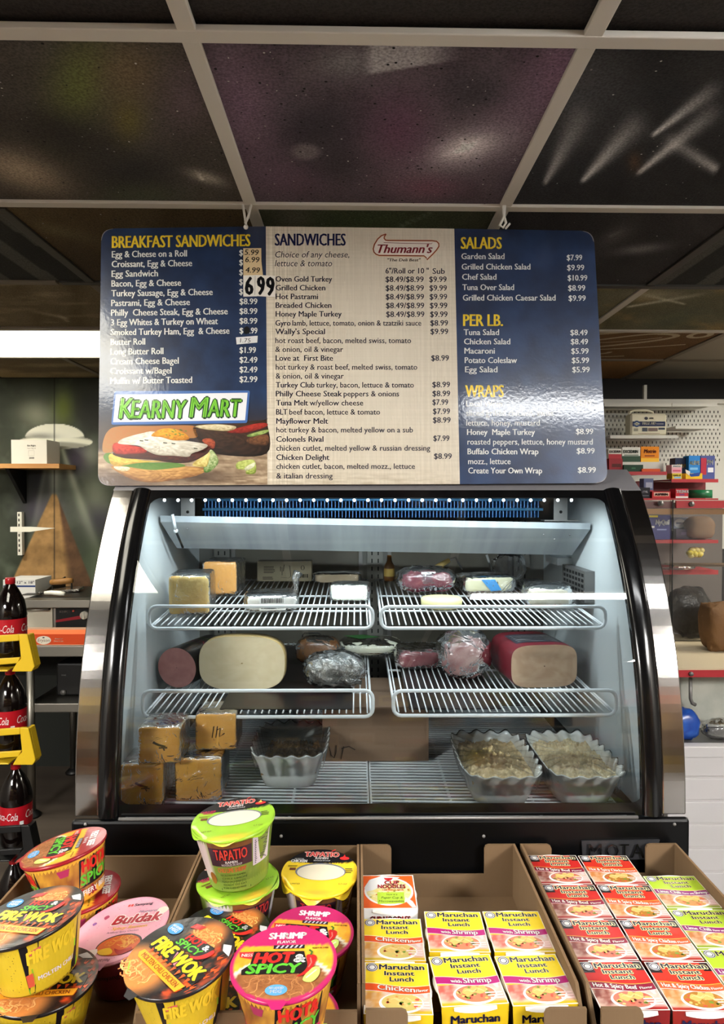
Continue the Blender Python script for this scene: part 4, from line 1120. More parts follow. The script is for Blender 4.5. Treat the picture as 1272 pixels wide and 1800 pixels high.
lump('roast_beef', (.062, .05, .037), (XW(559, Y), Y, zmid(Y)), 'wraps', (92, 60, 38), (126, 88, 54), e1=.7, e2=.6, noise=.06, seed=14, film='cling', label='brown roast in film behind the crumpled film bundle on the middle left shelf', cat='roast')
Y = Ymid(1221)+.055
lump('film_bundle', (.074, .056, .042), (XW(588, Y), Y, zmid(Y)), 'silver', e1=.75, e2=.65, noise=.16, freq=4, seed=15, n=60, m=40, film='cling', fs=1.04, label='crumpled silvery film bundle at the right end of the middle left shelf', cat='wrapped food', fnoise=.16)
mb = MB(); z = zmid(2.1); x0, x1 = XW(531, 2.1), XW(564, 2.1); zt_ = at(550, 1113, 2.1).z; mb.tube([(x0, 2.1, z), (x0, 2.1, zt_-.006), (x0+.006, 2.1, zt_), (x1-.006, 2.1, zt_), (x1, 2.1, zt_-.006), (x1, 2.1, z)], .0022, 6, col=(34, 34, 32)); o = mb.build('wire_loop', 'paint'); tag(o, 'thin dark wire loop standing behind the brown roast', 'wire loop')
Y = 2.04
def lab5(mb):
    a = Art(mb, lambda p, l: np.stack([p[:, 0], p[:, 1], .043+.0006*l+0*p[:, 0]], 1), 1); a.poly([(-.08, .03), (-.02, .045), (.03, .01), (-.03, -.02)], (60, 110, 60), 1); a.text('AR', .0, -.04, .018, (24, 24, 24), bold=.03, lay=2)
lump('frozen_bag', (.09, .07, .021), (XW(650, Y), Y, zmid(Y)), 'wraps', (196, 196, 170), (220, 220, 206), e1=.6, e2=.5, noise=.12, seed=16, film='bag', label='green and white printed food bag lying at the back between the middle shelves', cat='food bag', extra=lab5)
# --- middle right shelf
Y = Ymid(1180)+.05
lump('meat_tray', (.058, .055, .024), (XW(735, Y), Y, zmid(Y)), 'wraps', (96, 18, 32), (132, 66, 72), e1=.4, e2=.35, noise=.1, seed=17, film='bag', fs=1.12, label='red meat pack in film at the left end of the middle right shelf', cat='meat pack', fnoise=.15)
Y = Ymid(1204)+.06
lump('bagged_meat', (.062, .065, .056), (XW(815, Y), Y, zmid(Y)), 'wraps', (130, 84, 84), (176, 150, 144), e1=.8, e2=.7, noise=.16, seed=18, film='bag', film_name='clear_bag', fs=1.14, label='pinkish meat in a loose clear bag left of the big ham loaf', cat='bagged meat', fnoise=.2)
Y = Ymid(1212)
def pr2(a):
    a.poly([(t, .03) for t in np.linspace(1.05, 2.1, 12)]+[(t, .13) for t in np.linspace(2.1, 1.05, 12)], (62, 62, 72), 1)
    for k in range(5): a.poly([(t, .045+.016*k) for t in np.linspace(1.2, 1.95, 8)]+[(t, .051+.016*k) for t in np.linspace(1.95, 1.2, 8)], (170, 166, 166), 2)
roll('ham_loaf', .086, .054, .22, (XW(958, Y), Y, zmid(Y)), .10, (190, 158, 132), (118, 38, 48), 'big ham loaf in red casing with a tan cut face on the middle right shelf', 'ham', (206, 178, 152), pr2, e=.5)
# --- floor of the case
def scrib(mb, half, mk, oval):
    a = Art(mb, lambda p, l: np.stack([p[:, 0], -half[1]*1.012-.0003*l+0*p[:, 0], half[2]+p[:, 1]], 1), 1)
    if mk == 1: a.line([(-.012, .008), (.0, .002), (.014, -.002)], .005, (40, 32, 24)); a.line([(.006, .002), (.012, -.01)], .003, (40, 32, 24)); a.line([(.0, -.004), (.018, -.004)], .003, (40, 32, 24))
    if mk == 2:
        for u in (-.008, 0): a.line([(u+.004, .014), (u, -.012)], .002, (44, 36, 26))
        a.line([(.004, .006), (.01, .01), (.008, -.01), (.02, -.002)], .002, (44, 36, 26))
    if oval:
        b = Art(mb, lambda p, l: np.stack([p[:, 0], p[:, 1], half[2]*2.005+.0004*l+0*p[:, 0]], 1), 1)
        b.disc(.0, -.02, .034, .014, (214, 196, 140), 1); b.ring(.0, -.02, .034, .014, .003, (50, 58, 110), 2); b.text('AMERICAN', 0, -.026, .009, (44, 52, 104), w=.05, bold=.02, lay=2, align='c')
for px_, Y, z, hf, mk, ov, lb in ((243, 1.445, ZR, (.046, .055, .046), 1, 0, 'lower left orange cheese block at the front corner of the case floor'),
                          (344, 1.475, ZR, (.051, .056, .046), 0, 1, 'lower right orange cheese block next to the wavy white bowl'),
                          (275, 1.445, ZR+.0935, (.045, .052, .039), 1, 1, 'upper left orange cheese block on the stack with a dark scribble'),
                          (376, 1.522, ZR+.0935, (.046, .05, .041), 2, 0, 'upper right orange cheese block on the stack set further back')):
    Yc = Y+hf[1]
    o = lump('cheddar_block', hf, (XW(px_, Y)*1.0, Yc, z), 'wraps', (210, 150, 62), (226, 172, 90), rz=.03, e1=.12, e2=.12, noise=.012, film='cling', fs=1.012, seed=px_, fnoise=.015,
         label=lb, cat='cheese', group='stack of orange cheese blocks on the case floor', extra=lambda mb, hf=hf, mk=mk, ov=ov: scrib(mb, hf, mk, ov))
def crock(loc, a_, b_, h, label, film=True):
    t = thing('serving_crock', label, 'crock', loc, 0, 'white wavy crocks')
    # rounded rectangle walked by arc length, so that the waves keep one width
    dense = np.linspace(0, 2*math.pi, 4001)[:-1]
    dx, dy = a_*sgnpow(np.cos(dense), .42), b_*sgnpow(np.sin(dense), .42)
    cum = np.concatenate([[0], np.cumsum(np.hypot(np.diff(dx), np.diff(dy)))]); n = 200
    q = np.arange(n)/n*cum[-1]; bx, by = np.interp(q, cum, dx), np.interp(q, cum, dy)
    nr = np.hypot(bx, by); wv = np.cos(q/cum[-1]*2*math.pi*22)
    def loop(k, z, wave=0., wz=0.):
        return np.stack([bx*k+wave*wv*bx/nr, by*k+wave*wv*by/nr, np.full(n, z)+wz*wv], 1)
    L = [loop(.05, 0), loop(.62, 0), loop(.70, .004), loop(.78, h*.3, .0005), loop(.85, h*.6, .001), loop(.91, h*.8, .002, .001), loop(.985, h*.955, .003, .003), loop(1.0, h*.985, .003, .0035), loop(1.0, h, .003, .0035), loop(.975, h*1.0, .003, .0035),
         loop(.93, h*.9, .002, .002), loop(.84, h*.6, .001), loop(.75, h*.25), loop(.68, .01), loop(.05, .01)]
    mb = MB(); mb.grid(np.array(L), cv=True); mb.build('crock_body', 'porcelain', t)
    if film:
        R = np.linspace(.05, 1.004, 14); mb = MB()
        G = np.array([loop(r, h*(.965+.04*r*r)+.002, .003*r, .0035*r**3) for r in R]); G[..., 2] += (fbm(G[..., 0]*40+5, G[..., 1]*40)-.5)*.006
        skirt = [loop(1.015, h*.96, .003, .003), loop(.965, h*.76, .002), loop(.90, h*.45, .001)]
        mb.grid(np.concatenate([G, np.array(skirt)]), cv=True); mb.build('cling_film', 'bowlfilm', t)
    return t
def salad(name, loc, a_, b_, h, lvl, c0, c1, label, cat, amp=.02, patch=None):
    u, v = np.meshgrid(np.linspace(-1, 1, 70), np.linspace(-1, 1, 90), indexing='ij')
    k = .66+.24*lvl
    # map the square on to the crock's rounded outline
    x = u*np.sqrt(1-v*v*.16)*a_*k; y = v*np.sqrt(1-u*u*.16)*b_*k
    e = np.maximum(np.abs(u), np.abs(v))
    z = h*lvl*(1-.0*e)+amp*(fbm(x*70+3, y*70, 3)-.45)+amp*.8*(fbm(x*240, y*240, 2)-.5)+.012*(1-e**2)
    z = np.where(e > .97, z-.01, z)
    c = mixc(c0, c1, np.clip(fbm(x*200+1, y*200)*2-.5, 0, 1))
    if patch: c = lay_on(c, patch[0], .8*blob(x/a_, y/b_, *patch[1]))
    mb = MB(); mb.grid(np.stack([x, y, z], -1), c, 0, True)
    o = mb.build(name, 'salad'); o.location = loc; o['kind'] = 'stuff'; return tag(o, label, cat)
la = (XW(503, 1.505), 1.505+.115, ZR); crock(la, .086, .118, .086, 'white wavy crock with a little brown salad left of the cardboard box')
salad('brown_salad', la, .086, .118, .086, .5, (186, 144, 86), (126, 92, 56), 'brown salad low in the wavy crock left of the cardboard box', 'salad')
lb_ = (XW(893, 1.41), 1.41+.138, ZR-.001); crock(lb_, .086, .14, .078, 'left white wavy crock of tuna salad at the right front of the case')
salad('tuna_salad', lb_, .086, .14, .078, .78, (232, 208, 162), (196, 170, 126), 'tuna salad with a yellow patch in the left wavy crock', 'salad', patch=((206, 170, 74), (-.45, .0, .3, .3)))
lc = (XW(1042, 1.41)+.004, 1.41+.138, ZR-.001); crock(lc, .083, .14, .078, 'right white wavy crock of chicken salad in the front corner of the case')
salad('chicken_salad', lc, .083, .14, .078, .78, (236, 218, 178), (204, 182, 142), 'pale chicken salad in the right wavy crock', 'salad')
M['kraft'] = mat('brown_carton', (128, 104, 86), .8, spec=.2, bump=(120, .15), vcol=False)
mb = MB(); Y = 1.70; x0, x1 = XW(566, Y), XW(754, Y)
mb.box((x0, Y, ZR), (x1, 1.98, ZR+.135)); mb.box((x0, Y-.003, ZR+.048), (x1-.01, Y-.0005, ZR+.134))
a = Art(mb, lambda p, l: np.array([at(q[0], q[1], Y-.0035) for q in p]), 1)
for l_ in ([(578, 1312), (582, 1328), (587, 1332), (590, 1324), (591, 1310)], [(604, 1312), (599, 1335)], [(600, 1316), (613, 1312), (624, 1318)]): a.line(l_, 1.3, (30, 24, 22))
o = mb.build('carton', ['kraft', 'paint']); tag(o, 'brown cardboard carton with black marker strokes at the back of the case floor', 'box')

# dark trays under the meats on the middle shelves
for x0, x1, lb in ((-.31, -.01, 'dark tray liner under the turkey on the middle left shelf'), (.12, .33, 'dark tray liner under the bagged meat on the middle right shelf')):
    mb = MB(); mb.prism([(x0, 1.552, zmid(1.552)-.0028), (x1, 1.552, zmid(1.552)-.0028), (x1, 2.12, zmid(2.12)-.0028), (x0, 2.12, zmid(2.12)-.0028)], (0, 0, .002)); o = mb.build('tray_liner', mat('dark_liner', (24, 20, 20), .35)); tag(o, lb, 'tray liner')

# ================================================================ NOODLE DISPLAY IN FRONT OF THE CASE
TZ = H-.792
M['tabletop'] = mat('table_laminate', (60, 54, 48), .5, bump=(40, .05))
t = thing('display_table', 'low table in front of the deli case carrying the noodle trays', 'table', (0, 1.0, 0), world_parts=True)
mb = MB(); mb.box((-.95, .52, TZ-.03), (1.05, 1.343, TZ)); mb.build('table_top', 'tabletop', t, bevel=.003)
for x in (-.90, .96):
    for y in (.57, 1.26):
        mb = MB(); mb.box((x, y, 0), (x+.04, y+.04, TZ-.03)); mb.build('leg', 'greymetal', t)
WT = .005
def tray(x0, x1, notch, hb, label, name='cardboard_tray', y0=.90, y1=1.338, left=True):
    z0 = TZ+.001; hs = .108
    t = thing(name, label, 'cardboard tray', ((x0+x1)/2, 1.1, z0), world_parts=True, group='open cardboard trays on the low table')
    mb = MB(); mb.box((x0, y0, z0), (x1, y1, z0+WT)); mb.build('tray_floor', 'card', t)
    for x in (x0, x1-WT):
        mb = MB(); mb.prism([(x, y0, z0+WT), (x, y1, z0+WT), (x, y1, z0+hs), (x, y0+.05, z0+hs), (x, y0, z0+.05)], (WT, 0, 0)); mb.build('side_wall', 'card', t)
        # pale fluted edge on top
        mb = MB(); mb.box((x+.0005, y0+.05, z0+hs), (x+WT-.0005, y1-.002, z0+hs+.0008)); mb.build('wall_edge', 'card_edge', t)
    def wall(y):
        A, B = x0+WT, x1-WT; r = .008
        if notch:
            w = .056
            def corner(cx, s): return [(cx-s*r, hs), (cx-s*r*.3, hs-r*.3), (cx, hs-r)]
            P = [(A, WT), (B, WT), (B, hs), (B-w+r, hs), (B-w+.3*r, hs-.3*r), (B-w, hs-r), (B-w, hb), (A+w, hb), (A+w, hs-r), (A+w-.3*r, hs-.3*r), (A+w-r, hs), (A, hs)]
        else: P = [(A, WT), (B, WT), (B, hb), (A, hb)]
        m2 = MB(); m2.prism([(p[0], y, z0+p[1]) for p in P], (0, WT, 0)); return m2.build('end_wall', 'card', t)
    w = wall(y1-WT); wall(y0)
    return t, w
tray(-.602, -.2985, False, .088, 'far left cardboard tray of noodle bowls')
tray(-.2975, .006, False, .106, 'cardboard tray of noodle cups with green and yellow lids')
tray(.0075, .312, True, .049, 'cardboard tray with the yellow boxed noodle cups and an empty back corner')
tray(.322, .630, True, .049, 'right cardboard tray with the red boxed noodle cups')
# crease of a hand hole in the back wall of the far left tray
CZ = TZ+.001+WT+.0006       # where cups stand
M['cupwhite'] = mat('white_foam_cup', (226, 224, 220), .6)
def arcpts(x0, x1, y, amp, n=14, ph=0.):
    t = np.linspace(0, 1, n); return [(x0+(x1-x0)*k, y+amp*math.sin(math.pi*2*(k*.75+ph))) for k in t]
NVY, CRM = (24, 24, 62), (250, 240, 180)
SW, SD, SH = .0945, .099, .084
def lunch_art(a, kind):
    bg, rib, ribtxt, food, side = {
        'chicken': ((250, 216, 44), (230, 84, 28), [('Chicken', -.30, .26, .10), ('Flavor', .28, .46, .055)], (214, 150, 70), (206, 170, 30)),
        'shrimp': ((250, 220, 44), (178, 34, 116), [('with', -.26, -.10, .065), ('Shrimp', -.07, .36, .10)], (206, 96, 84), (206, 176, 30)),
        'beef': ((198, 42, 38), (140, 20, 52), [('Hot & Spicy Beef', -.44, .2, .085), ('Flavor', .24, .44, .05)], (130, 62, 52), (96, 22, 24)),
        'spicychicken': ((208, 50, 34), (232, 96, 44), [('Hot & Spicy Chicken', -.44, .24, .085), ('Flavor', .27, .46, .05)], (206, 130, 66), (100, 26, 24)),
        'lime': ((176, 204, 54), (146, 40, 116), [('Lime Chili', -.44, -.04, .085), ('Flavor with', -.01, .2, .05), ('Shrimp', .22, .46, .08)], (190, 120, 70), (120, 146, 30))}[kind]
    red = kind in ('beef', 'spicychicken')
    a.rect(-.5, -.5, .5, .5, (246, 240, 228), 1); a.rect(-.485, -.1, .485, .485, bg, 2)
    if red: a.rect(-.485, .26, -.3, .485, (30, 18, 22), 3); a.rect(.36, .3, .485, .485, (40, 20, 26), 3)
    # food picture
    def pic(u, v):
        c = np.tile(np.array((226., 206, 190)), u.shape+(1,)); n = fbm(u*14+3, v*14)
        c = lay_on(c, food, np.clip(1.6-((u+.36)/.16)**2-((v+.22)/.17)**2, 0, 1)*np.clip(n*2-.2, 0, 1))
        c = lay_on(c, (206, 150, 150), np.clip((u-.05)*2, 0, .6)*np.clip(n*2-.5, 0, 1))
        if red or kind == 'lime': c = lay_on(c, (bg[0]*.8, bg[1]*.8, bg[2]*.8), sstep(-.40, -.46, v))
        else: c = lay_on(c, side, sstep(-.40, -.46, v))
        return np.clip(c, 0, 255)
    a.paint(-.485, -.485, .485, .02, 26, 16, pic, 2)
    a.disc(.05, -.30, .33, .185, (246, 246, 244), 3, 30); a.disc(.06, -.285, .30, .16, {'chicken': (210, 190, 110), 'shrimp': (206, 130, 96), 'beef': (196, 120, 100), 'spicychicken': (176, 120, 44), 'lime': (206, 150, 96)}[kind], 4, 30)
    for i in range(26):
        q, r = random.random()*6.28, random.random()**.5
        a.disc(.06+.26*r*math.cos(q), -.285+.13*r*math.sin(q), random.uniform(.018, .04), random.uniform(.014, .028), random.choice(((226, 190, 104), (214, 90, 70), (120, 150, 60), (236, 200, 130), food)), 5, 7)
    P = [(-.14, -.26), (-.08, -.18), (0, -.2), (.05, -.12), (.12, -.17), (.18, -.12), (.24, -.18), (.2, -.27), (.12, -.3), (.05, -.27), (-.04, -.33), (-.1, -.3)]
    a.poly(smooth_closed(P, 4), (222, 188, 108), 6)
    for i in range(7): a.line(arcpts(-.1+.04*i, .02+.035*i, -.24+.01*(i % 3), .02, 8, i*.2), .008, (240, 214, 150), 7)
    a.poly([(.3, -.02), (.46, -.02), (.44, -.2), (.4, -.2)], (222, 206, 206), 6)
    for k in range(3): a.rect(.2+.03*k, -.3-.05*k, .46, -.275-.05*k, (246, 214, 214), 8)
    top = arcpts(-.485, .485, .03, .035, 16, .25); bot = arcpts(-.485, .485, -.11, .035, 16, .25)
    a.poly(top+bot[::-1], rib, 8); a.line(arcpts(-.485, .485, .036, .035, 16, .25), .012, CRM if not red else (240, 190, 80), 9); a.line(bot, .01, (250, 236, 230), 9)
    for s, x0, x1, h in ribtxt:
        yy = lambda x: -.085+.035*math.sin(math.pi*2*((x+.485)/.97*.75+.25))
        a.text(s, x0, yy(x0)+.008, h, (252, 246, 240), w=x1-x0, bold=.03, lay=10, slope=(yy(x1)-yy(x0))/(x1-x0), out=(.02, tuple(int(q*.6) for q in rib)))
    o = (.065, CRM) if red else (.03, (252, 238, 150))
    a.text('Maruchan', -.27, .345, .105, NVY, w=.70, bold=.045, lay=9, out=o); a.text('Instant', -.19, .225, .085, NVY, w=.46, bold=.045, lay=9, out=o); a.text('Lunch', -.11, .105, .085, NVY, w=.36, bold=.045, lay=9, out=o)
    a.disc(-.385, .385, .092, .088, (246, 244, 240), 9, 24)
    for r in (.088, .06): a.ring(-.385, .385, r, r*.95, .014, NVY, 10, 22)
def lunch(kind, art_fn=None, cols=None):
    SD = .099 if kind in ('beef', 'spicychicken', 'lime') else .1035
    """boxed cup: printed sleeve with a white cup showing at its open sides"""
    t = bpy.data.objects.new('noodle_box', None); COL.objects.link(t)
    side = cols or {'chicken': (226, 186, 34), 'shrimp': (214, 180, 32), 'beef': (122, 26, 28), 'spicychicken': (132, 34, 28), 'lime': (150, 176, 40)}[kind]
    w, d, h = SW/2, SD/2, SH
    mb = MB()
    mb.prism([(-w, -d, h), (w, -d, h), (w, d, h), (-w, d, h)], (0, 0, -.0012), side)
    for s in (-1, 1):
        mb.prism([(-w, s*d, h-.0012), (w, s*d, h-.0012), (w*.93, s*(d-.002), .001), (-w*.93, s*(d-.002), .001)], (0, -s*.0012, 0), side)
        # where the cup's rim pokes through the fold
        P = [(x, s*(d+.0012-.001*abs(x/.03)**2), h-.001+.0016*(1-(x/.03)**2)) for x in np.linspace(-.03, .03, 9)]
        mb.add(P+[(x, s*(d+.0022), h-.005-.004*(1-(x/.03)**2)) for x in np.linspace(.03, -.03, 9)], [tuple(range(18))], (244, 242, 238))
    a = Art(mb, lambda p, l: np.stack([p[:, 0]*SW, p[:, 1]*SD, h+.00012*l+0*p[:, 0]], 1))
    (art_fn or (lambda a_: lunch_art(a_, kind)))(a)
    f = Art(mb, lambda p, l: np.stack([p[:, 0]*SW*.9, -d-.0004*l+0*p[:, 0], h*.5+p[:, 1]*h], 1))
    f.text('Maruchan' if not cols else 'CUP NOODLES', 0, .22, .13, NVY if not cols else (190, 40, 40), w=.8, bold=.04, lay=2, align='c'); lines(f, -.4, -.4, .4, .1, 6, (250, 240, 220), 1, .5)
    mb.build('sleeve', 'gloss', t)
    mb = MB(); mb.lathe([(.030, .0), (.032, .003), (w-.004, h-.009), (w+.0015, h-.008), (w+.0025, h-.005), (w-.001, h-.0035), (.001, h-.0035)], 32, cap0=True); mb.build('cup', 'cupwhite', t)
    return t
def cup_noodles_art(a):
    a.rect(-.5, -.5, .5, .5, (248, 246, 242), 1); a.rect(-.48, -.48, .48, .48, (234, 98, 34), 2)
    a.disc(.0, .0, .46, .42, (246, 246, 246), 3, 36)
    def pic(u, v):
        x = .0+.42*u*np.sqrt(1-v*v/2); y = .38*v*np.sqrt(1-u*u/2); n = fbm(u*9, v*9+4)
        return np.clip(mixc((232, 208, 110), (226, 226, 200), np.clip(n*2-.5, 0, 1)), 0, 255)
    u, v = np.meshgrid(np.linspace(-1, 1, 20), np.linspace(-1, 1, 20), indexing='ij')
    P = np.stack([(.42*u*np.sqrt(1-v*v/2)).ravel(), (.38*v*np.sqrt(1-u*u/2)).ravel()], 1)
    a.mb.grid(a.f(P, 4).reshape(20, 20, 3), pic(u, v), 0, False)
    for i in range(40):
        q, r = random.random()*6.28, random.random()**.5; a.disc(.4*r*math.cos(q), .36*r*math.sin(q), .025, .018, random.choice(((206, 92, 44), (240, 226, 170), (214, 170, 60), (150, 150, 60))), 5, 6)
    a.poly([(-.46, .10), (-.36, .34), (-.12, .47), (.24, .42), (-.3, .02), (-.42, -.02)], (226, 226, 226), 6); a.poly([(.3, -.18), (.42, -.3), (.48, -.48), (.4, -.48), (.28, -.28)], (214, 214, 214), 6)
    a.poly([(-.08, .40), (.10, .40), (.07, .34), (.01, .31), (-.05, .34)], (196, 40, 44), 7)
    a.text('CUP', -.07, .20, .11, (206, 44, 48), w=.28, bold=.03, lay=7, out=(.03, (248, 230, 224))); a.text('NOODLES', -.2, .08, .11, (206, 44, 48), w=.52, bold=.02, lay=7, out=(.03, (248, 230, 224))); a.text('CHICKEN FLAVOR', -.12, .005, .05, (226, 96, 50), w=.4, bold=.03, lay=7)
    a.poly([(-.22, -.04), (.28, -.04), (.27, -.36), (-.22, -.38)], (176, 208, 62), 7)
    a.text('Now in a', -.05, -.13, .05, (30, 60, 30), w=.2, bold=.01, ital=.25, lay=8); a.text('Paper Cup &', -.15, -.23, .065, (30, 60, 30), w=.4, bold=.01, ital=.25, lay=8); a.text('Microwaveable', -.2, -.33, .06, (30, 60, 30), w=.46, bold=.01, ital=.25, lay=8)
protos = {}
def place_lunch(kind, x, y, label, group, rz=0., dz=0.):
    if kind not in protos:
        o = lunch(kind, cup_noodles_art if kind == 'cupnoodles' else None, (232, 232, 232) if kind == 'cupnoodles' else None); protos[kind] = o
        o.location = (x, y, CZ+dz); o.rotation_euler = (0, 0, rz)
    else: o = dup(protos[kind], (x, y, CZ+dz), (0, 0, rz))
    if kind == 'cupnoodles': o.name = 'cup_noodle_box'
    o['label'] = label; o['category'] = 'noodle box'; o['group'] = group
gy, gr = 'boxed noodle cups in the yellow tray', 'boxed noodle cups in the red tray'
place_lunch('cupnoodles', .0575, 1.206, 'orange boxed noodle cup with a lime green patch in its tray corner', gy, .0, .001)
for x, kind, rows_ in ((.0585, 'chicken', ((1.076, -.01, 'yellow boxed noodle cup with an orange ribbon, right in front of the orange boxed cup'), (.968, -.03, 'yellow boxed noodle cup at the bottom edge, leftmost in its tray'))),
                       (.1605, 'shrimp', ((1.095, -.02, 'yellow boxed noodle cup with a purple shrimp ribbon in the middle of its tray'), (.984, .07, 'yellow boxed noodle cup at the bottom edge, middle of its tray'))),
                       (.2600, 'shrimp', ((1.095, .0, 'yellow boxed noodle cup with a purple shrimp ribbon against the right tray wall'), (.984, .05, 'yellow boxed noodle cup at the bottom edge, against the right tray wall')))):
    for y, rz, lb in rows_: place_lunch(kind, x, y, lb, gy, rz)
RN = ['farthest back', 'second from the back', 'third from the back', 'at the bottom edge']
for i in range(4):
    yb = 1.278-.1025*i
    place_lunch('beef', .381, yb, 'dark red boxed noodle cup beside the left tray wall, '+RN[i], gr, random.uniform(-.015, .015))
    place_lunch('spicychicken', .4795, yb-.002, 'orange red boxed noodle cup in the middle column, '+RN[i], gr, random.uniform(-.02, .01))
for i, y in enumerate((1.203, 1.099, .996)):
    place_lunch('lime', .5765, y, 'lime green boxed noodle cup beside the right tray wall, '+('farthest back', 'second from the back', 'at the bottom edge')[i], gr, .0)

# ---------------------------------------------------------------- round bowls and tall cups with film lids
def disc_art(a, fn, n=15, m=64, lay=0):
    R = np.linspace(.02, 1, n)[:, None]; t = (np.arange(m)*2*math.pi/m)[None, :]
    X, Y = R*np.cos(t), R*np.sin(t)
    P = a.f(np.stack([X.ravel(), Y.ravel()], 1), lay).reshape(n, m, 3)
    b = a.mb.n; a.mb.grid(P, np.clip(fn(X, Y), 0, 255), 0, True, cv=True); a.mb.F.append(tuple(b+k for k in range(m))[::-1]); a.mb.MI.append(0); a.mb.SM.append(False)
def noodles(a, cx, cy, rx, ry, n, lay, c0=(214, 126, 56), c1=(240, 176, 96), w=.02):
    for i in range(n):
        q, r = random.random()*6.28, random.random()**.5*.85
        x, y = cx+rx*r*math.cos(q), cy+ry*r*math.sin(q); th = random.random()*6.28; L = random.uniform(.1, .22)
        t = np.linspace(-1, 1, 7); px_ = x+L*t*math.cos(th)-.06*np.sin(t*3)*math.sin(th); py_ = y+L*t*math.sin(th)+.06*np.sin(t*3)*math.cos(th)
        k = ((px_-cx)/rx)**2+((py_-cy)/ry)**2 < 1.1
        if k.all(): a.line(np.stack([px_, py_], 1), w, mixc(c0, c1, random.random()), lay+(i % 2))
def clip_disc(p, r=.985):
    p = np.asarray(p, float); L = np.hypot(p[:, 0], p[:, 1]); k = np.where(L > r, r/np.maximum(L, 1e-6), 1); return p*k[:, None]
def hot_lid(a, fc, word):
    def f(x, y):
        n = fbm(x*4+3, y*4); r = np.hypot(x, y)
        c = mixc((250, 200, 50), (240, 150, 40), np.clip(n*2-.5, 0, 1))
        c = lay_on(c, (250, 226, 140), .7*np.clip(fbm(x*7, y*2.5+7)*2-.8, 0, 1)*sstep(.5, -.2, y))
        br = mixc((132, 78, 44), (178, 116, 66), np.clip(fbm(x*9, y*9)*2-.5, 0, 1)); m = sstep(1.02, .97, (x/.95)**2+((y+.62)/.72)**2); c = c*(1-m[..., None])+br*m[..., None]
        c = lay_on(c, (240, 232, 210), sstep(.06, .03, np.abs(np.sqrt((x/.95)**2+((y+.62)/.72)**2)-1)))
        c = lay_on(c, fc, sstep(.40, .43, y-.10*x*x*0)); return lay_on(c, fc, sstep(.93, .95, r))
    disc_art(a, f, 22, 80)
    noodles(a, 0, -.55, .8, .4, 60, 1, (150, 90, 50), (206, 146, 90), .022)
    w = .72 if len(word) < 8 else .86
    a.text(word, 0, .60, .17, (250, 246, 244), w=w, bold=.06, lay=3, align='c'); a.text('FLAVOR', 0, .47, .075, (250, 240, 240), w=.36, bold=.05, lay=3, align='c')
    a.rect(-.24, .32, .36, .42, (40, 30, 40), 3)
    for k in range(6): a.poly([(-.2+.09*k, .33), (-.16+.09*k, .33), (-.12+.09*k, .41), (-.16+.09*k, .41)], (190, 190, 200), 4)
    a.poly(clip_disc([(-.9, .26), (-.45, .26), (-.47, .14), (-.62, .06), (-.85, .12)], .92), (206, 46, 50), 3); a.text('NISSIN', -.66, .13, .075, (250, 240, 236), w=.32, bold=.05, lay=4, align='c')
    a.poly([(-.60, .26), (.36, .24), (.44, -.08), (.48, -.34), (-.74, -.34), (-.76, -.22), (-.62, -.08)], (26, 20, 22), 4)
    a.text('HOT', -.55, -.05, .26, (222, 40, 36), w=.72, bold=.07, ital=.12, lay=5); a.text('&', .20, -.05, .2, (252, 252, 250), w=.2, bold=.07, lay=6)
    a.text('SPICY', -.66, -.31, .23, (96, 196, 54), w=1.0, bold=.06, ital=.1, lay=5)
    a.poly(smooth_closed([(.42, .1), (.5, .14), (.6, .1), (.62, 0), (.56, -.2), (.44, -.36), (.28, -.42), (.40, -.3), (.46, -.14)], 5), (196, 34, 34), 6); a.line([(.5, .12), (.52, .2), (.46, .26)], .04, (70, 110, 40), 7); a.line([(.5, .05), (.53, -.08), (.48, -.2)], .025, (240, 120, 110), 7)
    a.poly(smooth_closed([(.4, -.5), (.5, -.26), (.62, -.18), (.7, -.24), (.68, -.42), (.56, -.56)], 4), (196, 216, 110), 6); a.line([(.46, -.46), (.64, -.26)], .03, (240, 246, 200), 7)
    a.text('READY IN 3 MIN', .52, .30, .045, (60, 40, 30), w=.3, bold=.02, lay=3)
    a.disc(-.05, -.72, .2, .13, (90, 160, 214), 4); a.text('NO ADDED', -.05, -.70, .05, (250, 250, 250), w=.26, bold=.04, lay=5, align='c'); a.text('MSG', -.05, -.79, .07, (250, 250, 250), w=.2, bold=.04, lay=5, align='c')
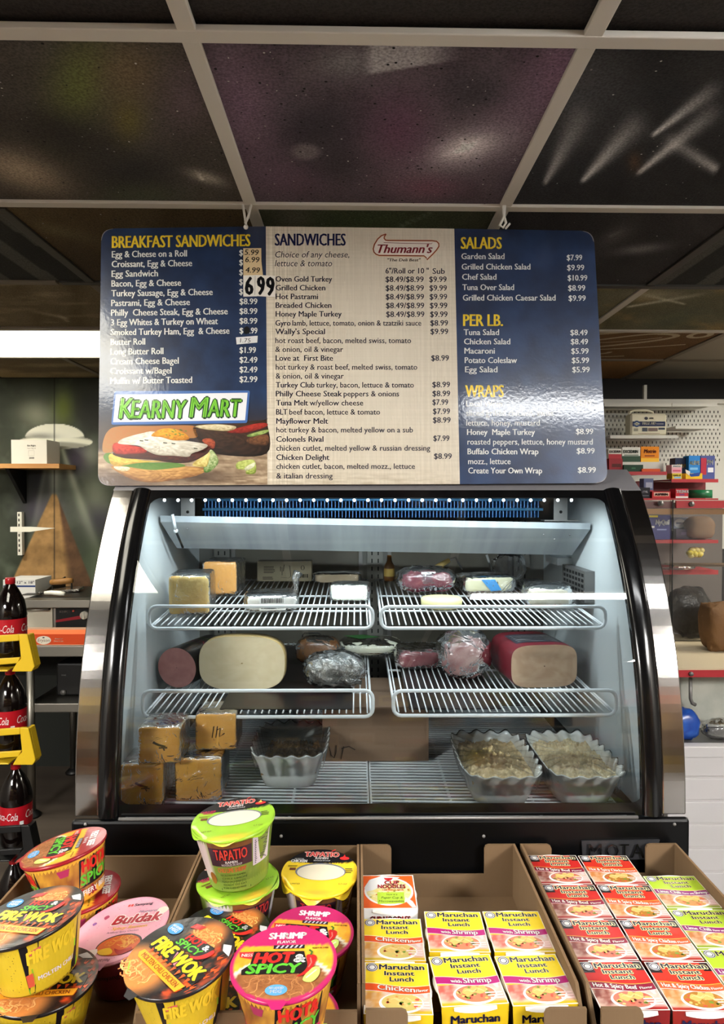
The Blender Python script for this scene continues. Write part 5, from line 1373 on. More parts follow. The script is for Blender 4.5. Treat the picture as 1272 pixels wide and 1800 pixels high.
def wok_lid(a):
    def f(x, y):
        n = fbm(x*5+1, y*5); c = np.tile(np.array((24., 22, 24)), x.shape+(1,))
        m = np.clip(1.5-((x-.05)/.42)**2*1.2-((y-.52)/.46)**2, 0, 1); c = lay_on(c, (206, 122, 58), m)
        m = np.clip(1.6-((x+.4)/.62)**2-((y+.62)/.5)**2, 0, 1); c = lay_on(c, (206, 130, 66), m)
        m = np.clip(2.2-((x-.72)/.3)**2-((y+.1)/.75)**2, 0, 1)*np.clip(fbm(x*9+3, y*6)*3.4-1.5, 0, 1); return lay_on(c, (222, 76, 30), m)
    disc_art(a, f, 22, 80)
    noodles(a, .05, .52, .40, .38, 46, 1, (200, 110, 50), (244, 186, 110), .026); noodles(a, -.42, -.6, .5, .3, 46, 1, (190, 110, 56), (244, 190, 120), .026)
    a.poly(clip_disc([(.5, .62), (.62, .5), (.98, .55), (.9, .75), (.7, .72)], .95), (206, 206, 208), 2)
    for i in range(16):
        x, y = random.uniform(.55, .9), random.uniform(-.55, .35); a.poly(clip_disc([(x, y), (x+.05, y+.14), (x+.02, y+.02), (x+.1, y+.07), (x+.05, y-.05)], .95), (232, 84, 30), 2)
    a.disc(-.66, .38, .17, .14, (60, 140, 206), 4); a.text('NO ADDED', -.66, .40, .05, (250, 250, 250), w=.24, bold=.04, lay=5, align='c'); a.text('MSG', -.66, .31, .07, (250, 250, 250), w=.2, bold=.04, lay=5, align='c')
    a.poly([(-.44, .56), (-.2, .62), (-.16, .74), (-.4, .7)], (190, 50, 50), 3)
    a.poly([(-.3, .46), (.44, .46), (.5, .12), (-.4, .12)], (20, 18, 20), 4); a.text('HOT', -.26, .31, .15, (226, 48, 40), w=.46, bold=.06, ital=.1, lay=5); a.text('&', .24, .31, .12, (250, 250, 250), w=.13, bold=.06, lay=5); a.text('SPICY', -.34, .145, .14, (104, 200, 60), w=.66, bold=.05, ital=.1, lay=5)
    a.poly(smooth_closed([(.46, .4), (.54, .36), (.5, .2), (.36, .08), (.2, .06), (.34, .16), (.42, .28)], 5), (206, 40, 40), 6)
    a.poly([(-.74, .10), (.84, -.06), (.80, -.34), (-.70, -.20)], (18, 16, 18), 4)
    a.text('FIRE WOK', -.70, -.14, .27, (248, 216, 40), w=1.46, bold=.06, ital=.15, lay=6, slope=-.08, out=(.05, (24, 20, 18)))
    for i in range(9): a.poly([(-.6+.15*i, -.16-.012*i), (-.52+.15*i, -.18-.012*i), (-.58+.15*i, -.3-.012*i)], (226, 90, 36), 5)
    a.poly([(-.70, -.28), (.72, -.42), (.66, -.60), (-.66, -.46), (-.74, -.38)], (246, 166, 40), 6); a.text('MOLTEN CHILI CHICKEN', -.62, -.42, .1, (150, 70, 20), w=1.2, bold=.03, lay=7, slope=-.1)
    a.poly([(-.1, .02), (.12, -.02), (.2, -.24), (.0, -.2)], (226, 130, 150), 5)
    a.poly(clip_disc([(-.86, -.66), (-.7, -.78), (-.5, -.86), (-.56, -.7)], .93), (150, 190, 70), 3)
def pink_lid(a):
    def f(x, y):
        n = fbm(x*6, y*6); c = mixc((236, 164, 186), (244, 182, 200), n); r = np.hypot(x, y)
        return lay_on(c, (226, 150, 174), sstep(.95, .97, r))
    disc_art(a, f, 14, 80)
    for i in range(70):
        q, r = random.random()*6.28, .92*random.random()**.5; a.disc(r*math.cos(q), r*math.sin(q), .018, .008, (220, 130, 158), 1, 6, random.random()*3)
    a.rect(-.15, .70, -.10, .77, (214, 60, 50), 2); a.rect(-.08, .70, -.03, .77, (214, 60, 50), 2); a.text('Samyang', 0, .70, .085, (40, 30, 50), w=.42, bold=.03, lay=2)
    a.text('Mozzarella', .2, .45, .08, (120, 120, 150), w=.5, bold=.0, ital=.3, lay=2); a.poly(smooth_closed([(.62, .5), (.76, .58), (.88, .48), (.82, .36), (.7, .38)], 4), (244, 226, 214), 2)
    a.text('Buldak', -.26, .14, .27, (178, 36, 52), w=1.06, bold=.05, ital=.15, lay=4, out=(.05, (250, 236, 236)))
    a.text('Spicy Ramen', -.2, -.02, .09, (240, 190, 80), w=.78, bold=.03, ital=.1, lay=3); a.text('Artificial Spicy Chicken', -.26, -.12, .05, (110, 60, 90), w=.7, lay=3)
    a.disc(.18, -.48, .48, .31, (60, 40, 50), 2, 36); a.disc(.18, -.50, .45, .29, (214, 96, 50), 3, 36); noodles(a, .18, -.42, .4, .2, 50, 4, (214, 120, 50), (246, 190, 100), .024)
    a.poly(smooth_closed([(-.2, -.62), (.0, -.56), (.14, -.68), (.1, -.76), (-.1, -.74)], 4), (240, 190, 50), 6); a.poly(smooth_closed([(.14, -.6), (.3, -.66), (.5, -.6), (.52, -.7), (.3, -.78)], 4), (170, 30, 36), 6)
    a.poly([(-.62, -.60), (-.44, -.56), (-.42, -.72), (-.60, -.76)], (236, 240, 236), 3); a.poly([(-.58, -.66), (-.46, -.64), (-.45, -.72), (-.58, -.74)], (60, 150, 90), 4); a.poly([(-.4, -.56), (-.2, -.54), (-.2, -.74), (-.38, -.74)], (244, 226, 222), 3)
    a.text('NET WT 3.70 OZ (105g)', -.42, -.90, .06, (110, 50, 70), w=.6, bold=.02, lay=3, slope=-.03)
    a.poly(smooth_closed([(-.56, .42), (-.5, .48), (-.44, .42), (-.5, .34)], 4), (170, 60, 100), 2); a.poly(smooth_closed([(-.74, .24), (-.69, .29), (-.64, .24), (-.69, .18)], 4), (140, 90, 160), 2)
def tap_lid(a, col, word):
    def f(x, y):
        n = fbm(x*4, y*4); c = mixc(col, tuple(min(255, q+18) for q in col), n)
        c = lay_on(c, (240, 180, 60), .85*sstep(-.66, -.8, y)*np.clip(1-np.abs(x)*1.4, 0, 1)); return lay_on(c, (22, 20, 24), sstep(.36, .38, y-.10*x*x))
    disc_art(a, f, 20, 80)
    a.text('TAPATIO', -.46, .66, .2, (206, 48, 48), w=.92, bold=.03, lay=3, slope=0, out=(.035, (246, 214, 200))); a.line([(.26, .90), (.36, .98)], .035, (206, 48, 48), 4)
    a.text('RAMEN', -.16, .55, .08, (236, 236, 236), w=.34, bold=.04, lay=3); a.text('NOODLES IN SOUP', -.2, .46, .05, (220, 220, 220), w=.44, bold=.02, lay=3)
    if word == 'CHICKEN': a.text(word, -.80, .40, .11, (236, 236, 236), w=.42, bold=.06, lay=3); a.text('ARTIFICIAL', -.72, .53, .045, (220, 220, 220), w=.26, bold=.02, lay=3)
    else: a.text('CHILI LIME', -.84, .42, .07, (206, 50, 100), w=.36, bold=.05, lay=3); a.text('SHRIMP', -.78, .34, .06, (206, 50, 100), w=.26, bold=.05, lay=4)
    a.disc(.62, .60, .13, .07, (206, 44, 44), 3); a.poly([(.56, .62), (.62, .76), (.66, .62)], (236, 190, 90) if word != 'CHICKEN' else (206, 44, 44), 4)
    a.disc(.02, .02, .66, .36, (120, 122, 132), 3, 40); a.disc(.03, -.01, .62, .33, (232, 222, 196), 4, 40)
    a.rect(-.80, .06, -.64, .16, (110, 60, 40), 3); lines(a, .66, -.02, .86, .2, 3, (70, 70, 40), 3, .5); lines(a, -.86, .2, -.56, .28, 2, (120, 100, 30), 3, .5)
    a.text('LIMITED' if word == 'CHICKEN' else 'NET WT', -.7, -.52, .06, (90, 80, 30), w=.24, lay=3); a.text('3.7 OZ', .52, -.5, .06, (90, 80, 30), w=.22, lay=3)
def bowl(name, r, rb, h, lid_fn, body_fn, body_col, rim_col, flap=.0, tab=True):
    t = bpy.data.objects.new(name, None); COL.objects.link(t)
    mb = MB(); n = 64
    prof_ = [(rb*.92, .004), (rb, 0), (rb+.001, .003), (rb+(r*.95-rb)*.5, h*.5), (r*.945, h-.008), (r*.95, h-.004)]
    mb.lathe([(.001, .004)]+prof_, n, col=body_col)
    def fb(p, l):
        k = p[:, 1]; rr = rb+(r*.948-rb)*k+.0006*l
        return np.stack([rr*np.sin(p[:, 0]), -rr*np.cos(p[:, 0]), .001+k*(h-.006)], 1)
    body_fn(Art(mb, fb)); mb.build('bowl_body', 'gloss', t)
    mb = MB(); mb.lathe([(r*.93, h-.006), (r*.985, h-.006), (r*1.0, h-.004), (r*1.0, h-.0015), (r*.98, h-.0005)], n, col=rim_col); mb.build('rim', 'gloss', t)
    mb = MB()
    def fl(p, l):
        p = np.asarray(p, float); q = np.hypot(p[:, 0], p[:, 1]); an = np.arctan2(p[:, 1], p[:, 0])
        sag = -.0002*(1-q**2)
        k = 1.0
        if flap:     # the film's edge hangs over the rim in scallops
            e = sstep(.9, 1.0, q)*(.5+.5*np.sin(an*7+1))**1*sstep(.25, -.5, p[:, 1]); sag = sag-flap*e; k = 1+.02*e
        return np.stack([p[:, 0]*r*k, p[:, 1]*r*k, h+sag+.00022*l], 1)
    a = Art(mb, fl); lid_fn(a)
    if tab: mb.add([(-.012, -r*.985, h+.0002), (.012, -r*.985, h+.0002), (.006, -r*1.12, h-.002), (-.006, -r*1.12, h-.002)], [(0, 3, 2, 1)], rim_col)
    mb.build('lid', 'lidfilm', t); return t
def put(o, x, y, z, rz=0., roll_=0., pitch=0.):
    o.location = (x, y, z)
    o.rotation_euler = (Matrix.Rotation(math.radians(roll_), 3, 'Y') @ Matrix.Rotation(math.radians(pitch), 3, 'X') @ Matrix.Rotation(math.radians(rz), 3, 'Z')).to_euler()
def hot_body(fc, word):
    def f(a):
        def p(u, v):
            n = fbm(u*6+2, v*5); return np.clip(mixc((206, 150, 56), (126, 70, 40), np.clip(n*2.4-.7, 0, 1)), 0, 255)
        a.paint(-math.pi, .02, math.pi, .98, 64, 8, p, .5)
        for c in (-1.6, .45, 2.6):
            a.poly([(c+q, .92) for q in np.linspace(-.5, .5, 8)]+[(c+q, .3) for q in np.linspace(.52, -.6, 8)], (24, 20, 22), 1)
            a.text('HOT&', c-.44, .64, .24, (222, 44, 38), w=.84, bold=.06, ital=0, lay=2); a.text('SPICY', c-.52, .36, .22, (96, 190, 54), w=.98, bold=.05, lay=2)
            a.poly([(c+q, .28) for q in np.linspace(-.65, .6, 9)]+[(c+q, .06) for q in np.linspace(.6, -.65, 9)], fc, 1); a.text(word, c-.5, .12, .11, (246, 240, 236), w=.95, bold=.04, lay=2)
            a.poly([(c-.9+q, .86) for q in np.linspace(-.16, .16, 5)]+[(c-.9+q, .7) for q in np.linspace(.1, -.1, 5)], (170, 50, 90), 1)
    return f
def wok_body(a):
    a.paint(-math.pi, .01, math.pi, .99, 64, 6, lambda u, v: np.clip(mixc((206, 174, 40), (222, 190, 50), fbm(u*3, v*3)), 0, 255), .5)
    for c in (.92, -2.2):
        a.poly([(c+q, .98) for q in np.linspace(-.45, .9, 12)]+[(c+q, .02) for q in np.linspace(.9, -.45, 12)], (24, 20, 24), 1)
        a.text('FIRE WOK', c-.35, .60, .24, (236, 200, 50), w=1.1, bold=.05, ital=.15, lay=2); a.poly([(c-.3, .5), (c+.8, .56), (c+.8, .42), (c-.3, .34)], (150, 200, 50), 2); a.poly([(c-.45, .02), (c+.9, .02), (c+.9, .18), (c-.45, .14)], (110, 180, 50), 2)
        a.text('MOLTEN CHILI', c-.2, .24, .08, (230, 220, 240), w=.9, bold=.03, lay=2); a.poly([(c-.44, .4), (c-.28, .42), (c-.3, .16), (c-.44, .15)], (206, 84, 60), 2); a.poly([(c-.3, .84), (c-.05, .88), (c-.08, .8), (c-.28, .76)], (206, 90, 90), 2)
    for c in (.0,):
        for k in range(16): a.rect(c-.36, .1+.05*k, c+.1+.28*random.random(), .118+.05*k, (110, 88, 20), 1)
        a.poly([(c-.95, .42), (c-.55, .42), (c-.55, .02), (c-.95, .02)], (206, 196, 206), 1)
        for k in range(12): a.rect(c-.91, .06+.028*k, c-.60, .06+.028*k+random.choice((.008, .014)), (40, 34, 44), 2)
def tap_body(col, word):
    def f(a):
        a.paint(-math.pi, .01, math.pi, .99, 72, 10, lambda u, v: np.clip(lay_on(mixc(col, tuple(q*.8 for q in col), fbm(u*8, v*9)), (206, 190, 190), sstep(-.62, -.7, u)*sstep(-1.5, -1.3, u)), 0, 255), .5)
        c = 0.
        def dark(u, v): return np.clip(mixc((64, 34, 44), (44, 30, 44), fbm(u*6, v*6)), 0, 255)
        a.paint(-.62, .52, .55, .93, 10, 4, dark, 1); a.paint(-.62, .88, .55, .975, 10, 2, lambda u, v: mixc((130, 84, 44), (90, 56, 34), fbm(u*20, v*20)), 1.2)
        a.text('TAPATIO', -.45, .66, .2, (196, 58, 52), w=.86, bold=.02, lay=2, out=(.02, (90, 40, 50))); a.text('RAMEN', -.18, .585, .05, (210, 206, 206), w=.32, bold=.03, lay=2); a.text('NOODLES IN SOUP', -.3, .535, .04, (200, 196, 196), w=.56, lay=2)
        a.text(word, -.45, .405, .09, (190, 90, 50), w=.82, bold=.02, lay=2)
        for k, tx in enumerate(('MICROWAVE RAMEN', 'CHILE LIMON', 'READY IN 3 MINUTES', 'READY TO EAT', 'BE SURE TO ADD HOT WATER')): a.text(tx, -.4+.03*(k % 2), .33-.065*k, .038, (60, 84, 30), w=.74, bold=.03, lay=2)
        a.rect(-.48, .03, .5, .075, (40, 50, 40), 1.5)
        a.poly([(.58+q, .96) for q in np.linspace(0, .62, 6)]+[(.58+q, .42) for q in np.linspace(.62, 0, 6)], (206, 196, 206), 1); lines(a, .63, .45, 1.1, .92, 13, (70, 60, 80), 2, .5)
        a.disc(-.72, .25, .12, .12, (150, 90, 40), 1.5, 12)
    return f
PINK, WINE = (190, 34, 100), (148, 26, 36)
CZh = CZ-H
# tall cups
z1 = H-.678; cupA = bowl('noodle_cup', .0725, .050, .104, lambda a: tap_lid(a, (140, 186, 40), 'LIME'), tap_body((122, 146, 58), 'CHILI LIME SHRIMP'), (122, 146, 58), (146, 188, 54), .009, False)
put(cupA, at(418, 1548, 1.215).x, 1.215, CZ, 38); tag(cupA, 'green lidded noodle cup standing under the stacked green one', 'noodle cup', 'tall noodle cups')
o = dup(cupA, (0, 0, 0), label='green lidded noodle cup stacked on top, in front of the case glass', group='tall noodle cups'); put(o, at(420, 1432, 1.205).x, 1.205, CZ+.1045+.012, 4, -5, 3)
cupB = bowl('noodle_cup', .070, .050, .098, lambda a: tap_lid(a, (246, 204, 36), 'CHICKEN'), tap_body((190, 150, 50), 'CHICKEN'), (120, 110, 70), (246, 204, 36), .016, False)
put(cupB, at(562, 1535, 1.255).x, 1.255, CZ, -2, 0, 5); tag(cupB, 'yellow and black lidded noodle cup by the back wall of the tray', 'noodle cup', 'tall noodle cups')
# shrimp bowls
bs = bowl('noodle_bowl', .0705, .050, .084, lambda a: hot_lid(a, PINK, 'SHRIMP'), hot_body(PINK, 'SHRIMP'), (230, 170, 60), PINK)
put(bs, at(545, 1633, 1.10).x, 1.095, CZ, -6, 0, 2); tag(bs, 'pink rimmed noodle bowl in front of the yellow lidded cup', 'noodle bowl', 'noodle bowls with pink rims')
put(o := dup(bs, (0, 0, 0), label='pink rimmed noodle bowl at the bottom edge, stacked nearest the viewer', group='noodle bowls with pink rims'), at(503, 1684, .905).x, .905, CZ+.0855, -1, -2, 3)
put(o := dup(bs, (0, 0, 0), label='noodle bowl hidden under the nearest pink rimmed bowl', group='noodle bowls with pink rims'), at(503, 1684, .905).x, .915, CZ, 20)
bw = bowl('noodle_bowl', .0735, .052, .084, wok_lid, wok_body, (206, 174, 40), (30, 26, 28))
put(bw, at(394, 1643, 1.105).x, 1.10, CZ, -38, 0, 1); tag(bw, 'black lidded noodle bowl right in front of the green cups', 'noodle bowl', 'noodle bowls with black lids')
put(o := dup(bw, (0, 0, 0), label='black lidded noodle bowl at the bottom edge, left of the pink rimmed bowls', group='noodle bowls with black lids'), at(330, 1690, .93).x, .93, CZ+.080, -40, -6, 5)
put(o := dup(bw, (0, 0, 0), label='black lidded noodle bowl at the far left with its yellow side showing', group='noodle bowls with black lids'), at(68, 1606, .985).x, .985, CZ+.098, -14, -9, 0)
put(o := dup(bw, (0, 0, 0), label='noodle bowl under the far left black lidded bowl', group='noodle bowls with black lids'), at(74, 1606, .985).x, .99, CZ, 10)
put(o := dup(bw, (0, 0, 0), label='noodle bowl under the black lidded one at the bottom edge', group='noodle bowls with black lids'), at(330, 1690, .93).x+.008, .935, CZ, 15)
bp_ = bowl('noodle_bowl', .077, .054, .080, pink_lid, lambda a: (a.paint(-math.pi, .01, math.pi, .99, 48, 4, lambda u, v: mixc((110, 40, 56), (140, 60, 70), fbm(u*4, v*4)), .5), a.text('Samyang', -.3, .6, .12, (40, 20, 30), w=.6, bold=.03, lay=1)), (120, 46, 60), (236, 164, 186))
put(bp_, at(229, 1637, 1.105).x, 1.105, CZ+.009, -6, -10, 4); tag(bp_, 'pale pink lidded noodle bowl tilted beside the tray wall', 'noodle bowl')
bf = bowl('noodle_bowl', .0715, .052, .084, lambda a: hot_lid(a, WINE, 'FIERY BEEF'), hot_body(WINE, 'FIERY BEEF'), (230, 170, 60), WINE)
put(bf, at(146, 1572, 1.205).x, 1.205, CZ+.004, -75, -6, 0); tag(bf, 'dark red rimmed noodle bowl under the tilted one of its kind', 'noodle bowl', 'noodle bowls with dark red rims')
put(o := dup(bf, (0, 0, 0), label='dark red rimmed noodle bowl tilted on top of its stack by the black case front', group='noodle bowls with dark red rims'), at(133, 1504, 1.21).x, 1.20, CZ+.087, -78, -12, -2)

# ================================================================ COOKING CORNER ON THE LEFT
def pbox(mb, x0, y0, x1, y1, Y, d, col=(255, 255, 255), mi=0, bev=0):
    """box whose front face spans two picture corners at depth Y, d deep"""
    A, B = at(x0, y1, Y), at(x1, y0, Y); mb.box((A.x, Y, A.z), (B.x, Y+d, B.z), col, mi, bev=bev); return A, B
def face_art(mb, Y, mi=0, off=0.):
    return Art(mb, lambda p, l: np.array([at(q[0], q[1], Y-off-.0006*l) for q in np.asarray(p, float).reshape(-1, 2)]), mi)
ZTB = H-.747
t = thing('work_table', 'stainless work table with an undershelf carrying the griddle and the orange box', 'table', (-1.3, 3.8, 0), world_parts=True)
mb = MB(); mb.box((-2.30, 3.44, ZTB-.055), (-.75, 4.09, ZTB)); mb.build('table_top', 'steel2', t, bevel=.004)
mb = MB(); mb.box((-1.66, 3.47, H-1.092), (-.75, 4.06, H-1.046)); mb.build('undershelf', 'steel2', t, bevel=.004)
for x, y in ((-1.645, 3.47), (-1.80, 4.02), (-.80, 3.47), (-.80, 4.02)):
    x = max(x, -1.66); mb = MB(); mb.tube([(x, y, .03), (x, y, ZTB-.055)], .02, 12); l_ = mb.build('leg', 'steel2', t)
    mb = MB(); mb.lathe([(.001, .0), (.045, 0), (.045, .01), (.022, .03), (.001, .035)], 16, (x, y, 0)); mb.build('foot', 'blackplastic', l_)
ZG = H-.526
t = thing('griddle', 'stainless flat top griddle with a black cooking plate on the work table', 'griddle', (-1.3, 3.75, ZTB), world_parts=True)
mb = MB(); mb.box((-1.70, 3.56, ZTB+.012), (-.85, 4.04, ZG-.03)); mb.box((-1.715, 3.50, ZG-.04), (-.85, 3.60, ZG)); mb.build('body', 'steel2', t, bevel=.003)
M['iron'] = mat('seasoned_iron', (34, 32, 29), .35, .3, bump=(30, .1))
mb = MB(); mb.box((-1.70, 3.585, ZG-.03), (-.85, 4.02, ZG+.003)); mb.build('cooking_plate', 'iron', t)
mb = MB(); mb.box((-1.40, 4.02, ZG-.03), (-.85, 4.035, ZG+.07)); mb.build('backsplash', 'steel2', t)
mb = MB(); mb.prism([(-1.705, 3.60, ZG-.02), (-1.705, 4.03, ZG-.02), (-1.705, 4.03, ZG+.06)], (.006, 0, 0)); mb.build('side_guard', 'iron', t)
mb = MB(); A, B = pbox(mb, 98, 1067, 200, 1103, 3.552, .007, (22, 21, 21)); a = face_art(mb, 3.552)
a.text('EQUIPCO', 105, 1077, 3.6, (150, 140, 130), w=18, bold=.04, lay=1, flip=-1); a.poly([(98, 1090), (142, 1082), (142, 1088), (98, 1094)], (150, 30, 40), 1)
cpn = mb.build('control_panel', 'paint', t)
mb = MB(); mb.sphere(at(129, 1074, 3.548), .006); mb.build('indicator_lamp', mat('red_lens', (226, 90, 70), .3), cpn)
p = at(149, 1081, 3.54); mb = MB(); mb.tube([(p.x, 3.551, p.z), (p.x, 3.525, p.z)], .02, 20); mb.box((p.x-.003, 3.518, p.z-.018), (p.x+.003, 3.526, p.z+.018)); mb.build('knob', mat('knob_grey', (206, 200, 186), .4), cpn)
mb = MB(); pbox(mb, 38, 1067, 92, 1103, 3.552, .007, (200, 194, 176)); dr = mb.build('drawer', 'paint', t)
mb = MB(); A, B = at(37, 1072, 3.53), at(84, 1072, 3.53); mb.tube([(A.x, 3.552, A.z), (A.x, 3.53, A.z), (B.x, 3.53, B.z), (B.x, 3.552, B.z)], .006, 8); mb.build('drawer_handle', 'steel2', dr)
# press with a wooden handle, spatula
pc_ = at(108, 1008, 3.80); R = rotm(0, math.radians(-4), math.radians(8))
t = thing('grill_press', 'steel grill press with a wooden handle on the griddle', 'grill press', (pc_.x, 3.80, ZG+.004))
mb = MB(); mb.box((-.105, -.06, .0), (.105, .06, .012), R=R); mb.build('plate', mat('foil_steel', (196, 192, 184), .22, .9, bump=(60, .8, .01), var=(40, (90, 86, 80), 3)), t)
mb = MB(); mb.tube([(-.05, 0, .012), (-.05, 0, .05), (.055, 0, .058), (.055, 0, .012)], .006, 8); mb.build('yoke', 'iron', t)
mb = MB(); mb.tube([(-.058, -.004, .05), (-.03, -.004, .053), (.03, -.004, .057), (.062, -.004, .060)], [.014, .017, .017, .014], 12); mb.build('wooden_handle', mat('worn_wood', (158, 112, 54), .55, var=(14, (120, 80, 36), 2), stretch=(.2, 1, 1)), t)
p = at(97, 1050, 3.62)
t = thing('spatula', 'spatula with a white handle lying at the front of the griddle', 'spatula', (p.x, 3.62, ZG+.004))
mb = MB(); mb.tube([(-.055, .0, .016), (-.02, 0, .018), (.03, -.01, .015), (.055, -.015, .013)], [.009, .012, .013, .010], 10); mb.build('grip', mat('white_plastic', (230, 226, 214), .4), t)
mb = MB(); mb.tube([(-.055, 0, .016), (-.08, .01, .012)], .005, 8); mb.box((-.17, -.02, .006), (-.075, .05, .009)); mb.build('blade', 'iron', t)
# orange pastry box
Yb = 3.452; A, B = at(37, 1128, Yb), at(155, 1103, Yb)
t = thing('pastry_box', 'open orange pastry box with an oval mark at the front of the work table', 'box', ((A.x+B.x)/2, Yb, ZTB+.001))
w, h, d = (B.x-A.x)/2, .076, .047
mb = MB(); OR = (214, 74, 28); IN = (214, 176, 146)
mb.box((-w, 0, 0), (w, d, .003), IN)
mb.box((-w, 0, .003), (w, .003, h-.02), OR); mb.prism([(-w, .003, h-.02), (-w, 0, h-.02), (-w-.004, .012, h), (-w-.004, .015, h)], (2*w+.008, 0, 0), (236, 110, 58))
mb.box((-w, d-.003, .003), (w, d, h+.005), IN)
for s in (-1, 1): mb.prism([(s*w, .003, .003), (s*w, d-.003, .003), (s*w, d-.003, h+.005), (s*w, .012, h)], (-s*.003, 0, 0), IN if s > 0 else OR)
a = Art(mb, lambda p, l: np.stack([p[:, 0], -.0006*l+0*p[:, 0], p[:, 1]], 1))
a.disc(-.055, .026, .037, .021, (232, 224, 206), 2, 30); a.text('Eryson', -.085, .018, .016, (110, 60, 50), w=.06, bold=.0, ital=.2, lay=3); a.rect(-.06, .036, -.05, .042, (60, 50, 60), 3)
a.text('American', -.0, .030, .007, (246, 220, 200), w=.04, bold=.02, ital=.2, lay=2); a.text('Donut & Cake', -.004, .018, .007, (246, 220, 200), w=.048, bold=.02, ital=.2, lay=2); a.rect(-.14, .024, -.1, .027, (240, 190, 160), 2)
mb.build('tray', 'paint', t)
Y = 3.78; mb = MB(); A, B = at(6, 1080, Y), at(62, 1019, Y); mb.box((A.x, Y, ZTB+.001), (min(B.x, -1.722), Y+.2, B.z), (206, 204, 200)); a = face_art(mb, Y)
a.rect(6, 1029, 62, 1032, (40, 60, 110), 1); a.text('12" x 18"', 30, 1026, 4.5, (50, 50, 70), w=30, bold=.03, lay=1, flip=-1); a.text('BOX', 30, 1053, 4, (90, 60, 50), w=12, bold=.02, lay=1, flip=-1)
o = mb.build('foil_box', 'paint'); tag(o, 'white box with a blue line at the left end of the griddle', 'box')
t = thing('toaster', 'black appliance with a silver dial on the undershelf of the work table', 'appliance', (at(135, 1240, 3.6).x, 3.6, H-1.045), world_parts=True)
mb = MB(); A = at(99, 1238, 3.6); mb.box((A.x, 3.6, H-1.045), (A.x+.26, 3.85, at(99, 1166, 3.6).z)); a = face_art(mb, 3.6, 1); a.text('SCALE', 108, 1188, 2.5, (130, 130, 130), w=8, lay=1, flip=-1); mb.build('housing', ['blackplastic', 'paint'], t, bevel=.01)
p = at(111, 1217, 3.59); mb = MB(); mb.tube([(p.x, 3.6, p.z), (p.x, 3.585, p.z)], .014, 14); mb.build('dial', 'greymetal', t)
# shelf on the wall
t = thing('wall_shelf', 'wooden wall shelf on a black bracket in front of the saucer mural', 'shelf', (-1.9, 4.0, at(60, 819, 3.9).z), world_parts=True)
M['pine'] = mat('pine_board', (196, 150, 86), .5, var=(5, (160, 104, 50), 2), stretch=(.3, 1, 4))
A = at(104, 823, 3.88); B = at(104, 815, 3.88); mb = MB(); mb.box((-2.5, 3.88, A.z), (A.x, 4.11, B.z)); mb.build('board', 'pine', t)
x = at(30, 830, 4.0).x; mb = MB(); mb.prism([(x-.02, 4.11, A.z), (x-.02, 3.9, A.z), (x-.02, 4.11, A.z-.2)], (.02, 0, 0)); mb.build('bracket', 'blackm', t)
Y = 3.90; mb = MB(); P, Q = at(20, 814, Y), at(82, 773, Y); mb.box((P.x, Y, B.z+.001), (Q.x, Y+.17, Q.z), (206, 200, 188)); a = face_art(mb, Y)
a.text('Eat Right', 48, 784.5, 2.6, (60, 56, 50), w=15, bold=.04, lay=1, flip=-1); a.text('Paper Bag #4', 48, 789, 2, (120, 110, 100), w=15, lay=1, flip=-1); a.line([(50, 792), (60, 792), (60, 801), (50, 801), (50, 792)], .4, (150, 140, 130)); a.text('2000', 51, 806.5, 3, (50, 46, 42), w=9, bold=.04, lay=1, flip=-1)
o = mb.build('carton', 'paint'); tag(o, 'white carton standing on the wooden wall shelf', 'box')
t = thing('shelf_bracket', 'white slotted wall strip with a bracket arm under the wooden wall shelf', 'bracket', (-2.0, 4.1, H-.2), world_parts=True)
A, B = at(31, 976, 4.08), at(38, 900, 4.08); mb = MB(); mb.box((A.x, 4.08, A.z), (B.x, 4.11, B.z), (206, 202, 190))
for k in range(8): z = A.z+.02+k*.03; mb.box((A.x+.006, 4.0795, z), (A.x+.014, 4.081, z+.016), (50, 48, 44))
mb.build('slotted_strip', 'paint', t)
mb = MB(); q = [at(x, y, 3.98) for x, y in ((18, 926), (52, 926), (95, 928.5), (52, 935), (18, 935))]; mb.prism(q, (0, .012, 0), (214, 210, 196)); mb.build('arm', 'paint', t)
# soda bottles in yellow shells
M['cola'] = mat('dark_soda_bottle', (14, 8, 7), .08, coat=.4); M['yellow'] = mat('yellow_plastic', (222, 184, 30), .4, bump=(40, .05))
def bottle_mb():
    mb = MB(); P = [(.001, 0), (.035, 0), (.048, .008), (.053, .03), (.053, .085), (.0515, .09), (.0515, .165), (.053, .17), (.052, .19), (.044, .225), (.028, .258), (.0155, .278), (.0135, .285), (.001, .286)]
    mb.lathe(P, 32, col=(14, 8, 7)); return mb
bt = thing('soda_bottle', 'dark soda bottle with a red label in the second yellow shell from the top', 'soda bottle', (0, 0, 0), 0, 'soda bottles in the yellow shells')
bottle_mb().build('bottle', 'cola', bt)
mb = MB(); mb.lathe([(.0522, .092), (.0524, .1), (.0524, .155), (.0522, .163)], 40, col=(176, 20, 34)); a = Art(mb, lambda p, l: np.stack([(.0526+.0004*l)*np.sin(p[:, 0]), -(.0526+.0004*l)*np.cos(p[:, 0]), p[:, 1]], 1))
for c in (-.5, 1.6, 3.7): a.text('Coca-Cola', c-.75, .118, .026, (240, 232, 230), w=1.6, bold=.02, ital=.35, lay=1); a.rect(c+.95, .098, c+1.2, .112, (230, 230, 230), 1)
mb.build('label', 'gloss', bt)
mb = MB(); mb.lathe([(.0145, .280), (.0165, .282), (.0165, .300), (.015, .302), (.001, .302)], 20, col=(170, 20, 30)); mb.build('cap', 'gloss', bt)
YB = 2.40; zb = [at(0, y, YB).z for y in (1167, 1325, 1490, 1655)]; xb = [(19-626)/1210*YB, (17-626)/1210*YB, (25-626)/1210*YB, (20-626)/1210*YB]
bt.location = (xb[1], YB, zb[1])
